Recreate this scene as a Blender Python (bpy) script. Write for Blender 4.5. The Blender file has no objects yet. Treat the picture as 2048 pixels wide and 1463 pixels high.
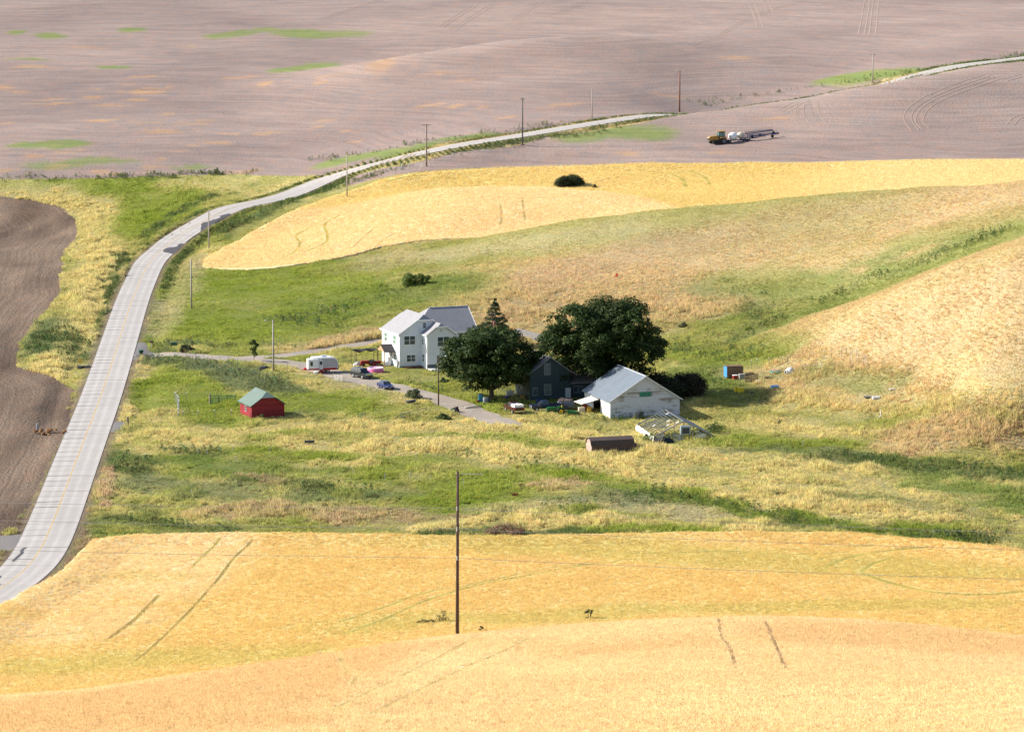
import bpy, math, random
import numpy as np
from mathutils import Vector, Matrix
R = math.radians
scene = bpy.context.scene
col = scene.collection
random.seed(7)
rng = np.random.default_rng(11)

# ------------------------------------------------------------------ camera, sky, sun, exposure
F = 7000.0                     # focal length in photo pixels (photo 2048 x 1463)
PITCH = R(7.92)
cd = bpy.data.cameras.new('camera'); cam = bpy.data.objects.new('camera', cd); col.objects.link(cam)
cd.sensor_width = 36.0; cd.lens = F/2048*36.0; cd.clip_start = 1.0; cd.clip_end = 20000
cam.location = (0, 0, 0); cam.rotation_euler = (math.pi/2-PITCH, 0, 0)
scene.camera = cam
SUN_EL = R(31); SUN_AZ = R(-80)          # azimuth from +Y (away from the camera), clockwise: the sun is on the left
w = bpy.data.worlds.new('World'); scene.world = w; w.use_nodes = True
wn = w.node_tree; sk = wn.nodes.new('ShaderNodeTexSky'); sk.sky_type = 'NISHITA'; sk.sun_disc = False
sk.sun_elevation = SUN_EL; sk.sun_rotation = SUN_AZ; sk.air_density = 1.0; sk.dust_density = 1.0; sk.ozone_density = 1.0
bg = wn.nodes['Background']; bg.inputs['Strength'].default_value = 0.098
wn.links.new(sk.outputs[0], bg.inputs['Color'])
sd = bpy.data.lights.new('sun', 'SUN'); sd.energy = 4.9; sd.angle = R(0.5); sd.color = (1.0, .94, .84)
so = bpy.data.objects.new('sun', sd); col.objects.link(so)
sdir = Vector((math.sin(SUN_AZ)*math.cos(SUN_EL), math.cos(SUN_AZ)*math.cos(SUN_EL), math.sin(SUN_EL)))
so.rotation_euler = (-sdir).to_track_quat('-Z', 'Y').to_euler()
so.location = (-100, 600, 200)
vs = scene.view_settings
vs.view_transform = 'Standard'; vs.look = 'None'; vs.exposure = 0.95; vs.gamma = 1; vs.use_curve_mapping = False
scene.cycles.max_bounces = 6; scene.cycles.transparent_max_bounces = 8

# ------------------------------------------------------------------ small helpers
def tag(o, label=None, cat=None, group=None, kind=None):
    if label: o['label'] = label
    if cat: o['category'] = cat
    if group: o['group'] = group
    if kind: o['kind'] = kind
    return o
def empty(name, loc, rz=0, label=None, cat=None, group=None):
    o = bpy.data.objects.new(name, None); col.objects.link(o); o.empty_display_size = .5
    o.location = loc; o.rotation_euler = (0, 0, rz)
    return tag(o, label, cat, group)
def children(o): return list(o.children)
def copy_tree(o, parent=None):
    c = o.copy(); col.objects.link(c)
    if parent is not None: c.parent = parent
    for ch in children(o): copy_tree(ch, c)
    return c

class MB:
    """collects simple shapes, built as ONE mesh object"""
    def __init__(s): s.v = []; s.f = []
    def add(s, vs, fs):
        n = len(s.v); s.v += [tuple(p) for p in vs]; s.f += [tuple(i+n for i in f) for f in fs]; return s
    def box(s, x0, x1, y0, y1, z0, z1, m=None):
        vs = [Vector(p) for p in ((x0,y0,z0),(x1,y0,z0),(x1,y1,z0),(x0,y1,z0),(x0,y0,z1),(x1,y0,z1),(x1,y1,z1),(x0,y1,z1))]
        if m is not None: vs = [m @ p for p in vs]
        return s.add(vs, [(0,3,2,1),(4,5,6,7),(0,1,5,4),(1,2,6,5),(2,3,7,6),(3,0,4,7)])
    def bar(s, p, q, w, h=None, up=(0,0,1)):
        h = h or w; p = Vector(p); q = Vector(q); d = (q-p); L = d.length; d.normalize()
        a = d.cross(Vector(up))
        if a.length < 1e-4: a = d.cross(Vector((1,0,0)))
        a.normalize(); b = a.cross(d)
        vs = [p+a*(i*w/2)+b*(j*h/2)+d*k*L for k in (0,1) for i, j in ((-1,-1),(1,-1),(1,1),(-1,1))]
        return s.add(vs, [(0,3,2,1),(4,5,6,7),(0,1,5,4),(1,2,6,5),(2,3,7,6),(3,0,4,7)])
    def tube(s, p, q, r0, r1=None, n=8, caps=True):
        r1 = r0 if r1 is None else r1; p = Vector(p); q = Vector(q); d = (q-p).normalized()
        a = d.cross(Vector((0,0,1)))
        if a.length < 1e-4: a = Vector((1,0,0))
        a.normalize(); b = d.cross(a)
        vs = []
        for c, r in ((p, r0), (q, r1)):
            for i in range(n):
                t = 2*math.pi*i/n; vs.append(c+a*(math.cos(t)*r)+b*(math.sin(t)*r))
        fs = [(i, (i+1) % n, n+(i+1) % n, n+i) for i in range(n)]
        if caps: fs += [tuple(range(n-1, -1, -1)), tuple(range(n, 2*n))]
        return s.add(vs, fs)
    def lathe(s, prof, c=(0,0,0), n=14, axis='z'):
        vs = []
        for (r, h) in prof:
            for i in range(n):
                t = 2*math.pi*i/n; a, b = math.cos(t)*r, math.sin(t)*r
                p = (a, b, h) if axis == 'z' else ((a, h, b) if axis == 'y' else (h, a, b))
                vs.append((p[0]+c[0], p[1]+c[1], p[2]+c[2]))
        m = len(prof); fs = []
        for k in range(m-1):
            for i in range(n): fs.append((k*n+i, k*n+(i+1) % n, (k+1)*n+(i+1) % n, (k+1)*n+i))
        fs += [tuple(range(n-1, -1, -1)), tuple(range((m-1)*n, m*n))]
        return s.add(vs, fs)
    def prism(s, prof, y0, y1, axis='y', ins=0.0):
        """profile in (x,z) swept along y (or in (y,z) along x)"""
        n = len(prof); vs = []
        for y in (y0, y1):
            for (a, z) in prof: vs.append((a, y, z) if axis == 'y' else (y, a, z))
        fs = [(i, (i+1) % n, n+(i+1) % n, n+i) for i in range(n)] + [tuple(range(n-1, -1, -1)), tuple(range(n, 2*n))]
        return s.add(vs, fs)
    def slab(s, pts, t):
        """flat polygon given thickness t downwards along its own normal"""
        P = [Vector(p) for p in pts]; nrm = Vector((0,0,0))
        for i in range(len(P)):
            a, b = P[i], P[(i+1) % len(P)]; nrm += Vector(((a.y-b.y)*(a.z+b.z), (a.z-b.z)*(a.x+b.x), (a.x-b.x)*(a.y+b.y)))
        nrm.normalize()
        if nrm.z < 0: P.reverse(); nrm = -nrm
        n = len(P); vs = P+[p-nrm*t for p in P]
        return s.add(vs, [tuple(range(n)), tuple(range(2*n-1, n-1, -1))]+[(i, n+i, n+(i+1) % n, (i+1) % n) for i in range(n)])
    def mesh(s, name, mat=None, smooth=False):
        me = bpy.data.meshes.new(name); me.from_pydata(s.v, [], s.f)
        import bmesh
        bm = bmesh.new(); bm.from_mesh(me); bmesh.ops.recalc_face_normals(bm, faces=bm.faces); bm.to_mesh(me); bm.free()
        if mat: me.materials.append(mat)
        if smooth: me.shade_smooth()
        return me
    def build(s, name, mat, parent=None, smooth=False, loc=None):
        o = bpy.data.objects.new(name, s.mesh(name, mat, smooth)); col.objects.link(o)
        if parent is not None: o.parent = parent
        if loc is not None: o.location = loc
        return o
def bevel(o, w=.03, seg=2):
    m = o.modifiers.new('bevel', 'BEVEL'); m.width = w; m.segments = seg; m.limit_method = 'ANGLE'; m.angle_limit = R(35)
    return o

def np_mesh(name, V, T, mat, colr=None, smooth=True):
    me = bpy.data.meshes.new(name)
    V = np.asarray(V, np.float32); T = np.asarray(T, np.int32); k = T.shape[1]
    me.vertices.add(len(V)); me.vertices.foreach_set('co', V.ravel())
    me.loops.add(T.size); me.loops.foreach_set('vertex_index', T.ravel())
    me.polygons.add(len(T)); me.polygons.foreach_set('loop_start', np.arange(0, T.size, k, dtype=np.int32))
    me.polygons.foreach_set('loop_total', np.full(len(T), k, np.int32))
    me.polygons.foreach_set('use_smooth', np.full(len(T), bool(smooth)))
    me.update(calc_edges=True)
    if colr is not None:
        a = me.attributes.new('col', 'FLOAT_COLOR', 'POINT')
        a.data.foreach_set('color', (colr if colr.shape[1] == 4 else np.hstack([colr, np.ones((len(colr), 1))])).astype(np.float32).ravel())
    if mat: me.materials.append(mat)
    o = bpy.data.objects.new(name, me); col.objects.link(o); return o

# ------------------------------------------------------------------ materials
class NT:
    def __init__(s, name):
        s.m = bpy.data.materials.new(name); s.m.use_nodes = True; s.t = s.m.node_tree; s.bsdf = s.t.nodes['Principled BSDF']
    def n(s, t, **k):
        nd = s.t.nodes.new(t)
        for a, b in k.items(): setattr(nd, a, b)
        return nd
    def l(s, a, b): s.t.links.new(a, b)
    def noise(s, vec, scale, detail=4, rough=.6):
        nd = s.n('ShaderNodeTexNoise'); nd.inputs['Scale'].default_value = scale; nd.inputs['Detail'].default_value = detail
        nd.inputs['Roughness'].default_value = rough
        if vec is not None: s.l(vec, nd.inputs['Vector'])
        return nd.outputs['Fac']
    def ramp(s, fac, a, b, lo=0., hi=1.):
        nd = s.n('ShaderNodeMapRange'); nd.inputs[1].default_value = a; nd.inputs[2].default_value = b
        nd.inputs[3].default_value = lo; nd.inputs[4].default_value = hi; s.l(fac, nd.inputs[0]); return nd.outputs[0]
    def mix(s, fac, a, b, mode='MIX'):
        nd = s.n('ShaderNodeMix', data_type='RGBA', blend_type=mode)
        for sock, v in ((nd.inputs['Factor'], fac), (nd.inputs[6], a), (nd.inputs[7], b)):
            if isinstance(v, (int, float)): sock.default_value = v
            elif isinstance(v, tuple): sock.default_value = (*v, 1)
            else: s.l(v, sock)
        return nd.outputs[2]
    def math(s, op, a, b=0.):
        nd = s.n('ShaderNodeMath', operation=op)
        for i, v in enumerate((a, b)):
            if isinstance(v, (int, float)): nd.inputs[i].default_value = v
            else: s.l(v, nd.inputs[i])
        return nd.outputs[0]
    def vmul(s, vec, v):
        nd = s.n('ShaderNodeVectorMath', operation='MULTIPLY'); s.l(vec, nd.inputs[0]); nd.inputs[1].default_value = v; return nd.outputs[0]
    def pos(s): return s.n('ShaderNodeNewGeometry').outputs['Position']
    def obj(s): return s.n('ShaderNodeTexCoord').outputs['Object']
    def bump(s, h, strength, dist):
        nd = s.n('ShaderNodeBump'); nd.inputs['Strength'].default_value = strength; nd.inputs['Distance'].default_value = dist
        s.l(h, nd.inputs['Height']); s.l(nd.outputs[0], s.bsdf.inputs['Normal'])
    def out(s, c, rough=.9, spec=.2):
        if isinstance(c, tuple): s.bsdf.inputs['Base Color'].default_value = (*c, 1)
        else: s.l(c, s.bsdf.inputs['Base Color'])
        s.bsdf.inputs['Roughness'].default_value = rough; s.bsdf.inputs['Specular IOR Level'].default_value = spec
        return s.m
MATS = {}
def paint(name, c, rough=.6, var=.18, scale=2.0, spec=.35, metal=0., dirt=None, bump=0., obj=True):
    """a plain coloured surface with procedural unevenness and wear"""
    if name in MATS: return MATS[name]
    k = NT(name); p = k.obj() if obj else k.pos()
    n1 = k.noise(p, scale, 5, .65)
    dark = tuple(x*(1-var) for x in c); lite = tuple(min(1, x*(1+var)) for x in c)
    cc = k.mix(k.ramp(n1, .3, .7), dark, lite)
    if dirt:
        n2 = k.noise(p, scale*.45, 6, .7); cc = k.mix(k.ramp(n2, .52, .68, 0, dirt[1]), cc, dirt[0])
    k.bsdf.inputs['Metallic'].default_value = metal
    if bump: k.bump(k.noise(p, scale*6, 3), bump, .02)
    MATS[name] = k.out(cc, rough, spec); return MATS[name]
# ------------------------------------------------------------------ terrain heights
CP, SP = math.cos(PITCH), math.sin(PITCH)
def ray(px, py):            # a point one metre deep along the optical axis, per unit depth
    u = (px-1024)/F; v = (731.5-py)/F
    return np.array([u, CP+v*SP, -SP+v*CP])
FL = -93.2                  # the valley floor, relative to the viewpoint
ctl = []
def cp(px, py, D): ctl.append(tuple(ray(px, py)*D))
def cz(px, py, z): r = ray(px, py); ctl.append(tuple(r*(z/r[2])))
def ch(px, D, z): ctl.append(((px-1024)/F*D, D*CP-z*SP*0+0, z))
# foreground hill under wheat
for px, rows in {-700: ((1700,150),(1463,235),(1420,268)), 0: ((1700,150),(1463,232),(1400,277),(1388,288)), 512: ((1700,150),(1463,228),(1400,258),(1350,300),(1324,325)),
                 1024: ((1700,150),(1463,226),(1400,252),(1345,284),(1300,318),(1257,352)), 1536: ((1700,146),(1463,218),(1400,238),(1352,262),(1300,300),(1260,328),(1230,346)),
                 2048: ((1700,140),(1463,206),(1400,226),(1350,246),(1320,290),(1290,325),(1269,342)), 2748: ((1700,135),(1463,200),(1400,220),(1340,260),(1300,320))}.items():
    for py, D in rows: cp(px, py, D)
for px, py, D in ((320,1352,310),(740,1288,342),(912,1268,352),(1200,1243,349),(1350,1235,347),(1800,1242,344)): cp(px, py, D)
for px, y, d0 in ((-700,1420,300),(0,1390,308),(320,1352,330),(640,1300,362),(912,1268,374),(1200,1243,372),(1500,1231,368),(1800,1243,366),(2048,1270,364),(2748,1310,345)):
    r = ray(px, y); z1 = r[2]*d0-2.0; ch(px, d0, z1); ch(px, d0+24, r[2]*(d0+24)-3.2)
# valley floor
for px in (-1200,-500,0,300,600,900,1200,1500,1800,2100,2700):
    for py, dz in ((1225,1.0),(1150,.3),(1060,0),(960,0),(870,0)):
        if py == 1225 and px < 400: py = 1290
        cz(px, py, FL+dz+(0.6 if px > 1700 and py < 900 else 0))
for px in (-1200,-500,0,300,600,900,1200): cz(px, 790, FL)
for px, py in ((-500,700),(0,700),(300,700),(600,720),(850,735),(1100,765),(300,620),(0,600),(-500,600),(450,600),(0,500),(-500,500),(200,480),(480,540),(330,500),(0,430),(-500,430),(600,610)): cz(px, py, FL)
cz(-1200, 620, FL); cz(-1200, 450, FL)
# grass hill and dry hill on the right
for p in ((2048,900,581),(2048,800,592),(2048,700,606),(2048,600,623),(2048,520,641),(2048,455,720),(2048,400,778),(2048,360,815),
          (2748,800,560),(2748,600,590),(2748,480,630),(2748,400,740),(2748,340,800),
          (1850,800,607),(1850,700,628),(1850,600,648),(1850,560,660),(1850,520,735),(1850,440,790),(1850,372,828),
          (1700,760,632),(1700,690,648),(1700,640,662),(1700,605,715),(1700,500,772),(1700,430,812),(1700,383,838),
          (1550,740,655),(1550,690,675),(1550,640,712),(1550,560,757),(1550,470,802),(1550,398,842),
          (1400,750,658),(1400,700,690),(1400,630,733),(1400,550,770),(1400,480,806),(1400,411,844),
          (1200,700,700),(1200,640,730),(1200,560,768),(1200,490,808),(1200,431,848),
          (1000,690,706),(1000,640,732),(1000,580,766),(1000,510,815),(1000,465,850),
          (850,640,735),(850,570,785),(850,520,830),(850,489,857),(700,580,788),(700,525,842)): cp(*p)
for px, y, d in ((1000,465,866),(1200,431,864),(1400,411,860),(1550,398,858),(1700,383,854),(1850,372,845),(2048,360,832),(2748,340,818)):
    r = ray(px, y); ch(px, d, r[2]*d-1.1)
# wheat hill and yellow valley behind it
for p in ((420,520,857),(560,450,905),(560,500,868),(700,460,888),(700,411,925),(760,391,938),(850,440,885),(850,400,915),(850,376,936),(955,371,938),(1000,420,893),(1100,371,930),(1100,400,905),
          (1200,379,920),(1300,384,914),(1000,352,960),(1000,338,972),(800,355,965),(1200,350,955),(1200,332,972),(1500,365,935),(1500,329,966),(1750,355,920),(1750,325,950),(2048,348,898),(2048,322,930),(2748,330,900),(2748,305,935)): cp(*p)
for px, y, d in ((850,376,952),(955,371,956),(1100,371,948),(1200,379,938)):
    r = ray(px, y); ch(px, d, r[2]*d-.7)
# field with the sprayer, road embankment and the far fallow hills
for p in ((1430,300,988),(1430,286,1000),(1430,250,1022),(1200,290,996),(1050,310,990),(2048,250,1012),(2048,190,1050),(1750,280,992),(1750,220,1030),(2748,240,1000),(2748,110,1080),
          (2048,133,1082),(1850,150,1070),(1700,175,1062),(1500,208,1048),(1330,226,1042),
          (600,382,978),(700,345,985),(797,318,988),(929,289,996),(1045,272,1008),(1200,247,1026),(1290,233,1042),(480,417,925)): cp(*p)
for px, y, d, dz in ((1400,219,1068,1.2),(1450,214,1076,1.9),(1525,203,1082,2.4),(1600,190,1088,2.6),(1680,178,1092,2.4),(1750,166,1096,2.0),(1400,216,1090,1.6),(1500,206,1100,2.4),(1600,190,1106,2.4)):
    r = ray(px, y); ch(px, d, r[2]*d-dz)
for p in ((1850,150,1098),(2048,120,1120),(2748,60,1160),(1750,145,1120),(1750,100,1190),(1750,50,1290),(1750,0,1410),(2048,80,1175),(2048,40,1265),(2048,0,1370),(2748,0,1330),
          (1400,190,1115),(1400,160,1142),(1500,180,1125),(1600,165,1135),(1400,105,1205),(1400,60,1310),(1400,0,1450),
          (1250,190,1090),(1250,130,1155),(1250,72,1228),(1250,40,1390),(1250,0,1490),(1000,230,1065),(1000,150,1150),(1000,82,1222),(1000,55,1370),(1000,0,1500),
          (800,200,1110),(800,112,1213),(800,85,1320),(800,0,1500),(650,142,1200),(650,115,1275),(600,230,1120),(600,300,1050),(500,180,1185),(500,100,1300),(500,0,1490),
          (300,320,1030),(300,240,1110),(300,160,1210),(300,80,1330),(300,0,1480),(0,335,1020),(0,250,1100),(0,150,1220),(0,80,1320),(0,0,1460),(-700,330,1020),(-700,150,1220),(-700,0,1450)): cp(*p)
for px, y, d, dz in ((1000,82,1262,2.0),(1250,72,1270,2.0),(800,112,1250,1.5)):
    r = ray(px, y); ch(px, d, r[2]*d-dz)
for px in (-1200,-300,500,1300,2100,3000):
    cp(px, -90, 1720); ctl.append(((px-1024)/F*2100, 2100, -20.0)); ctl.append(((px-1024)/F*2700, 2700, -45.0))
ctl = np.array(ctl)
def tps_fit(P, z, lam):
    P = P/100.; d = np.linalg.norm(P[:, None]-P[None], axis=2); K = np.where(d > 0, d*d*np.log(d+1e-12), 0)
    n = len(P); A = np.zeros((n+3, n+3)); A[:n, :n] = K+lam*np.eye(n); A[:n, n] = 1; A[:n, n+1:] = P; A[n, :n] = 1; A[n+1:, :n] = P.T
    return np.linalg.solve(A, np.concatenate([z, [0, 0, 0]]))
TW = tps_fit(ctl[:, :2], ctl[:, 2], .004); TP = ctl[:, :2]/100.
def tps(X, Y):
    sh = X.shape; X = X.ravel()/100.; Y = Y.ravel()/100.; out = np.empty(len(X)); n = len(TP)
    for i in range(0, len(X), 20000):
        d2 = (X[i:i+20000, None]-TP[:, 0])**2+(Y[i:i+20000, None]-TP[:, 1])**2
        out[i:i+20000] = (.5*d2*np.log(d2+1e-12)) @ TW[:n]+TW[n]+TW[n+1]*X[i:i+20000]+TW[n+2]*Y[i:i+20000]
    return out.reshape(sh)
# value noise on a lattice
_tab = np.random.default_rng(3).random((256, 256))
def vnoise(x, y, seed=0):
    x = x+seed*37.17; y = y+seed*91.7; xi = np.floor(x).astype(int); yi = np.floor(y).astype(int); fx = x-xi; fy = y-yi
    fx = fx*fx*(3-2*fx); fy = fy*fy*(3-2*fy); g = lambda a, b: _tab[a & 255, b & 255]
    return (g(xi, yi)*(1-fx)+g(xi+1, yi)*fx)*(1-fy)+(g(xi, yi+1)*(1-fx)+g(xi+1, yi+1)*fx)*fy
def fbm(x, y, seed=0, o=4):
    s = 0; a = .5
    for i in range(o): s = s+a*(vnoise(x*2**i, y*2**i, seed+i)-.5); a *= .55
    return s          # about -0.4 .. 0.4
# a fan-shaped grid: fine where the land is seen, coarse to the sides
ac = np.concatenate([-.17-np.geomspace(.004, .55, 36)[::-1], np.linspace(-.17, .17, 405), .17+np.geomspace(.004, .55, 36)])
yr = [95.0]
while yr[-1] < 1720: yr.append(yr[-1]*1.0029)
yr = np.array(yr+list(np.geomspace(1760, 6500, 26)))
AA, YY = np.meshgrid(ac, yr); XX = AA*YY
c2 = np.linspace(0, len(ac)-1, 150); r2 = np.linspace(0, len(yr)-1, 330)
def on_coarse():
    a = np.interp(c2, np.arange(len(ac)), ac); y = np.interp(r2, np.arange(len(yr)), yr); A, Y = np.meshgrid(a, y)
    Z = tps(A*Y, np.minimum(Y, 2700)); 
    T = np.empty((len(r2), len(ac)))
    for i in range(len(r2)): T[i] = np.interp(np.arange(len(ac)), c2, Z[i])
    O = np.empty((len(yr), len(ac)))
    for j in range(len(ac)): O[:, j] = np.interp(np.arange(len(yr)), r2, T[:, j])
    return O
ZZ = on_coarse()
ZZ = np.where(YY > 2000, ZZ+(-30-ZZ)*np.clip((YY-2000)/900, 0, 1), ZZ)
def hz(X, Y):               # ground height anywhere
    X = np.asarray(X, float); Y = np.asarray(Y, float); A = X/Y
    j = np.clip(np.searchsorted(ac, A)-1, 0, len(ac)-2); i = np.clip(np.searchsorted(yr, Y)-1, 0, len(yr)-2)
    t = np.clip((A-ac[j])/(ac[j+1]-ac[j]), 0, 1); s = np.clip((Y-yr[i])/(yr[i+1]-yr[i]), 0, 1)
    return (ZZ[i, j]*(1-t)+ZZ[i, j+1]*t)*(1-s)+(ZZ[i+1, j]*(1-t)+ZZ[i+1, j+1]*t)*s
_D = np.concatenate([np.arange(130, 1300, .8), np.arange(1300, 2000, 2.)])
def hit(px, py):            # where the sight line through a photo point meets the ground
    r = ray(px, py); X = r[0]*_D; Y = r[1]*_D; z = r[2]*_D; below = z < hz(X, Y)
    k = int(np.argmax(below)) if below.any() else len(_D)-1
    if k > 0:
        a0 = z[k-1]-float(hz(X[k-1], Y[k-1])); a1 = z[k]-float(hz(X[k], Y[k])); t = a0/(a0-a1+1e-9); d = _D[k-1]+(_D[k]-_D[k-1])*min(max(t, 0), 1)
    else: d = _D[0]
    return np.array([r[0]*d, r[1]*d])
def gp(px, py=None, D=None):
    if D is not None: return np.array([(px-1024)/F*D, D])
    return hit(px, py)
def poly(pts): return np.array([gp(*p) for p in pts])
def P3(px, py, dz=0.):
    x, y = hit(px, py); return Vector((x, y, float(hz(x, y))+dz))
def seg_dist(X, Y, L, signed=False):
    best = np.full(X.shape, 1e9); sd_ = np.zeros(X.shape); par = np.zeros(X.shape); acc = 0.
    for a, b in zip(L[:-1], L[1:]):
        d = b-a; l2 = d @ d+1e-9; t = np.clip(((X-a[0])*d[0]+(Y-a[1])*d[1])/l2, 0, 1)
        ex = X-a[0]-t*d[0]; ey = Y-a[1]-t*d[1]; q = np.sqrt(ex*ex+ey*ey); m = q < best
        best = np.where(m, q, best); sd_ = np.where(m, np.sign(d[0]*ey-d[1]*ex), sd_); par = np.where(m, acc+t*math.sqrt(l2), par); acc += math.sqrt(l2)
    return best, sd_, par
def poly_sdf(X, Y, Pg):     # negative inside
    Lc = np.vstack([Pg, Pg[:1]]); x0, y0 = Pg.min(0)-40; x1, y1 = Pg.max(0)+40
    out = np.full(X.shape, 40.); m = (X > x0) & (X < x1) & (Y > y0) & (Y < y1); x = X[m]; y = Y[m]
    d, _, _ = seg_dist(x, y, Lc); ins = np.zeros(x.shape, bool)
    for a, b in zip(Lc[:-1], Lc[1:]):
        c = ((a[1] > y) != (b[1] > y)); ins ^= c & (x < (b[0]-a[0])*(y-a[1])/(b[1]-a[1]+1e-12)+a[0])
    out[m] = np.where(ins, -d, d); return out
def spline(P, step=2.0):    # Catmull-Rom through the points, resampled evenly
    P = np.asarray(P); Q = np.vstack([2*P[0]-P[1], P, 2*P[-1]-P[-2]]); o = []
    for i in range(1, len(Q)-2):
        for t in np.linspace(0, 1, 24, endpoint=False):
            a, b, c, d = Q[i-1], Q[i], Q[i+1], Q[i+2]
            o.append(.5*((2*b)+(-a+c)*t+(2*a-5*b+4*c-d)*t*t+(-a+3*b-3*c+d)*t**3))
    o.append(P[-1]); o = np.array(o); s = np.concatenate([[0], np.cumsum(np.linalg.norm(np.diff(o, axis=0), axis=1))])
    n = max(2, int(s[-1]/step)); u = np.linspace(0, s[-1], n)
    return np.stack([np.interp(u, s, o[:, k]) for k in range(o.shape[1])], 1)

# the road: its centre line follows the yellow paint
road_px = [(-420,1400),(-160,1268),(-60,1215),(0,1180),(31,1160),(66,1128),(85,1100),(98,1065),(123,1003),(154,920),(172,868),(188,834),(198,803),(216,756),(233,697),(247,655),(261,611),(276,566),(291,531),(312,504),(337,483),(371,460),(420,437),(477,416),(559,385),(639,357.5),(718,336),(797,318),(850,305),(929,289),(1008,276.5),(1098,262),(1200,246.5),(1290,233)]
RP = [gp(*p) for p in road_px]+[gp(1450, D=1078), gp(1600, D=1088), gp(1750, D=1096), gp(1850, D=1104), gp(1960, D=1116), gp(2048, D=1130), gp(2300, D=1160), gp(2750, D=1190)]
RP = np.array(RP)
for _ in range(2): RP[1:-1] = .25*RP[:-2]+.5*RP[1:-1]+.25*RP[2:]
RC = spline(RP, 1.54)
rz = hz(RC[:, 0], RC[:, 1]); ker = np.ones(15)/15; rz = np.convolve(np.pad(rz, 7, 'edge'), ker, 'valid')
# ------------------------------------------------------------------ the ground: fields, grassland, drive
dr, dsg, _ = seg_dist(XX, YY, RC[::4])
iz = np.argmin(np.abs(RC[None, ::4, 1]-0), axis=1)
def road_z(X, Y):
    o = np.empty(X.shape)
    for i in range(0, X.size, 4000):
        x = X.ravel()[i:i+4000]; y = Y.ravel()[i:i+4000]
        o.ravel()[i:i+4000] = rz[np.argmin((x[:, None]-RC[:, 0])**2+(y[:, None]-RC[:, 1])**2, axis=1)]
    return o
near_road = dr < 14
ZR = ZZ[near_road]; q = dr[near_road]; rzz = road_z(XX[near_road], YY[near_road])
bl = np.clip((q-4.6)/8, 0, 1); bl = bl*bl*(3-2*bl)
ditch = .55*np.exp(-((q-7.6)/2.0)**2)*np.clip((YY[near_road]-560)/60, 0, 1)
ZZ[near_road] = (rzz-.02-.0*q)*(1-bl)+ZR*bl-ditch
und = fbm(XX/14, YY/14, 1, 4)*.9*np.clip((dr-6)/10, 0, 1)*(YY < 1500)
DR_W = [([(272,702),(330,709),(420,714),(540,722),(610,731),(680,750),(760,768),(850,790),(920,812),(965,832),(1010,848)], 3.0),
        ([(470,716),(560,711),(640,700),(720,688),(770,680),(900,672),(1030,668),(1090,683)], 2.1)]
S = {}
fl = XX.ravel(), YY.ravel()
n6 = fbm(XX/9, YY/9, 5, 4).ravel(); n2 = fbm(XX/2.2, YY/3.5, 6, 3).ravel()
dsd = np.full(XX.size, 40.)
for L, hw in DR_W:
    d_, _, pr_ = seg_dist(*fl, spline(poly(L), 3.)); dsd = np.minimum(dsd, d_-hw-(pr_ > 125)*(L[0][0] < 300)*np.clip((pr_-125)/40, 0, 1)*2.4)
for pts in ([(216,868),(262,852),(244,842),(232,842),(222,850)], [(-60,1106),(20,1100),(52,1090),(60,1066),(-20,1074),(-80,1088)], [(262,688),(290,684),(300,702),(290,712),(262,722)]):
    dsd = np.minimum(dsd, poly_sdf(*fl, poly(pts)))
S['drive'] = dsd+n2*1.6
S['wheat_near'] = poly_sdf(*fl, np.vstack([poly([(-500,1560),(-120,1318),(0,1216),(60,1182),(120,1152),(158,1108),(180,1086),(250,1074),(600,1072),(900,1076),(1200,1072),(1700,1070),(1850,1084),(1960,1094),(2048,1106),(2300,1122)]), [[75,500],[130,430],[130,110],[-130,110],[-140,300]]]))+n2*1.2+n6*.8
wm = [gp(*p) for p in ((405,534),(440,538),(500,541),(560,537),(640,524),(700,513))]+[gp(760, D=856)]+[gp(px, D=d) for px, d in ((850,859),(1000,857),(1200,855),(1400,851),(1550,849),(1700,845),(1850,837),(2048,822),(2500,812))]
wm += [gp(2500, D=945)]+[gp(*p) for p in ((2200,319),(2048,321),(1750,324),(1500,327),(1200,332),(1000,338),(900,342),(820,350),(760,362),(700,383),(660,396),(615,412),(560,436),(500,468),(440,500),(408,522))]
S['wheat_mid'] = poly_sdf(*fl, np.array(wm))+n2*.8
S['plough'] = poly_sdf(*fl, poly([(-900,392),(0,392),(60,399),(125,414),(158,440),(160,470),(132,500),(124,560),(126,590),(76,650),(46,690),(40,735),(110,752),(150,775),(136,850),(110,900),(62,1000),(38,1058),(0,1070),(-800,1080)]))+n2*1.1+n6*.6
fb = [gp(*p) for p in ((-900,357),(0,359),(200,356),(330,352),(480,347),(560,352),(640,352),(700,371),(760,356),(820,346),(900,338),(1000,334),(1200,328),(1500,323),(1750,320),(2048,317),(2200,315))]
fb += [gp(2700, D=960), np.array([4600., 1000.]), np.array([4600., 6600.]), np.array([-4600., 6600.]), np.array([-4600., 1010.])]
fs = poly_sdf(*fl, np.array(fb))
verge = 7.6+1.2*np.clip((YY.ravel()-850)/100, 0, 1)+n6*7
S['fallow'] = np.maximum(np.where(YY.ravel() > 1350, -40, fs), verge-dr.ravel())+n2*1.2
ZZ += und*(0.25+.75*(np.minimum.reduce([S['wheat_near'], S['wheat_mid'], S['plough'], S['fallow']]).reshape(XX.shape) > 0))*np.clip(S['drive'].reshape(XX.shape)/4, .1, 1)

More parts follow.
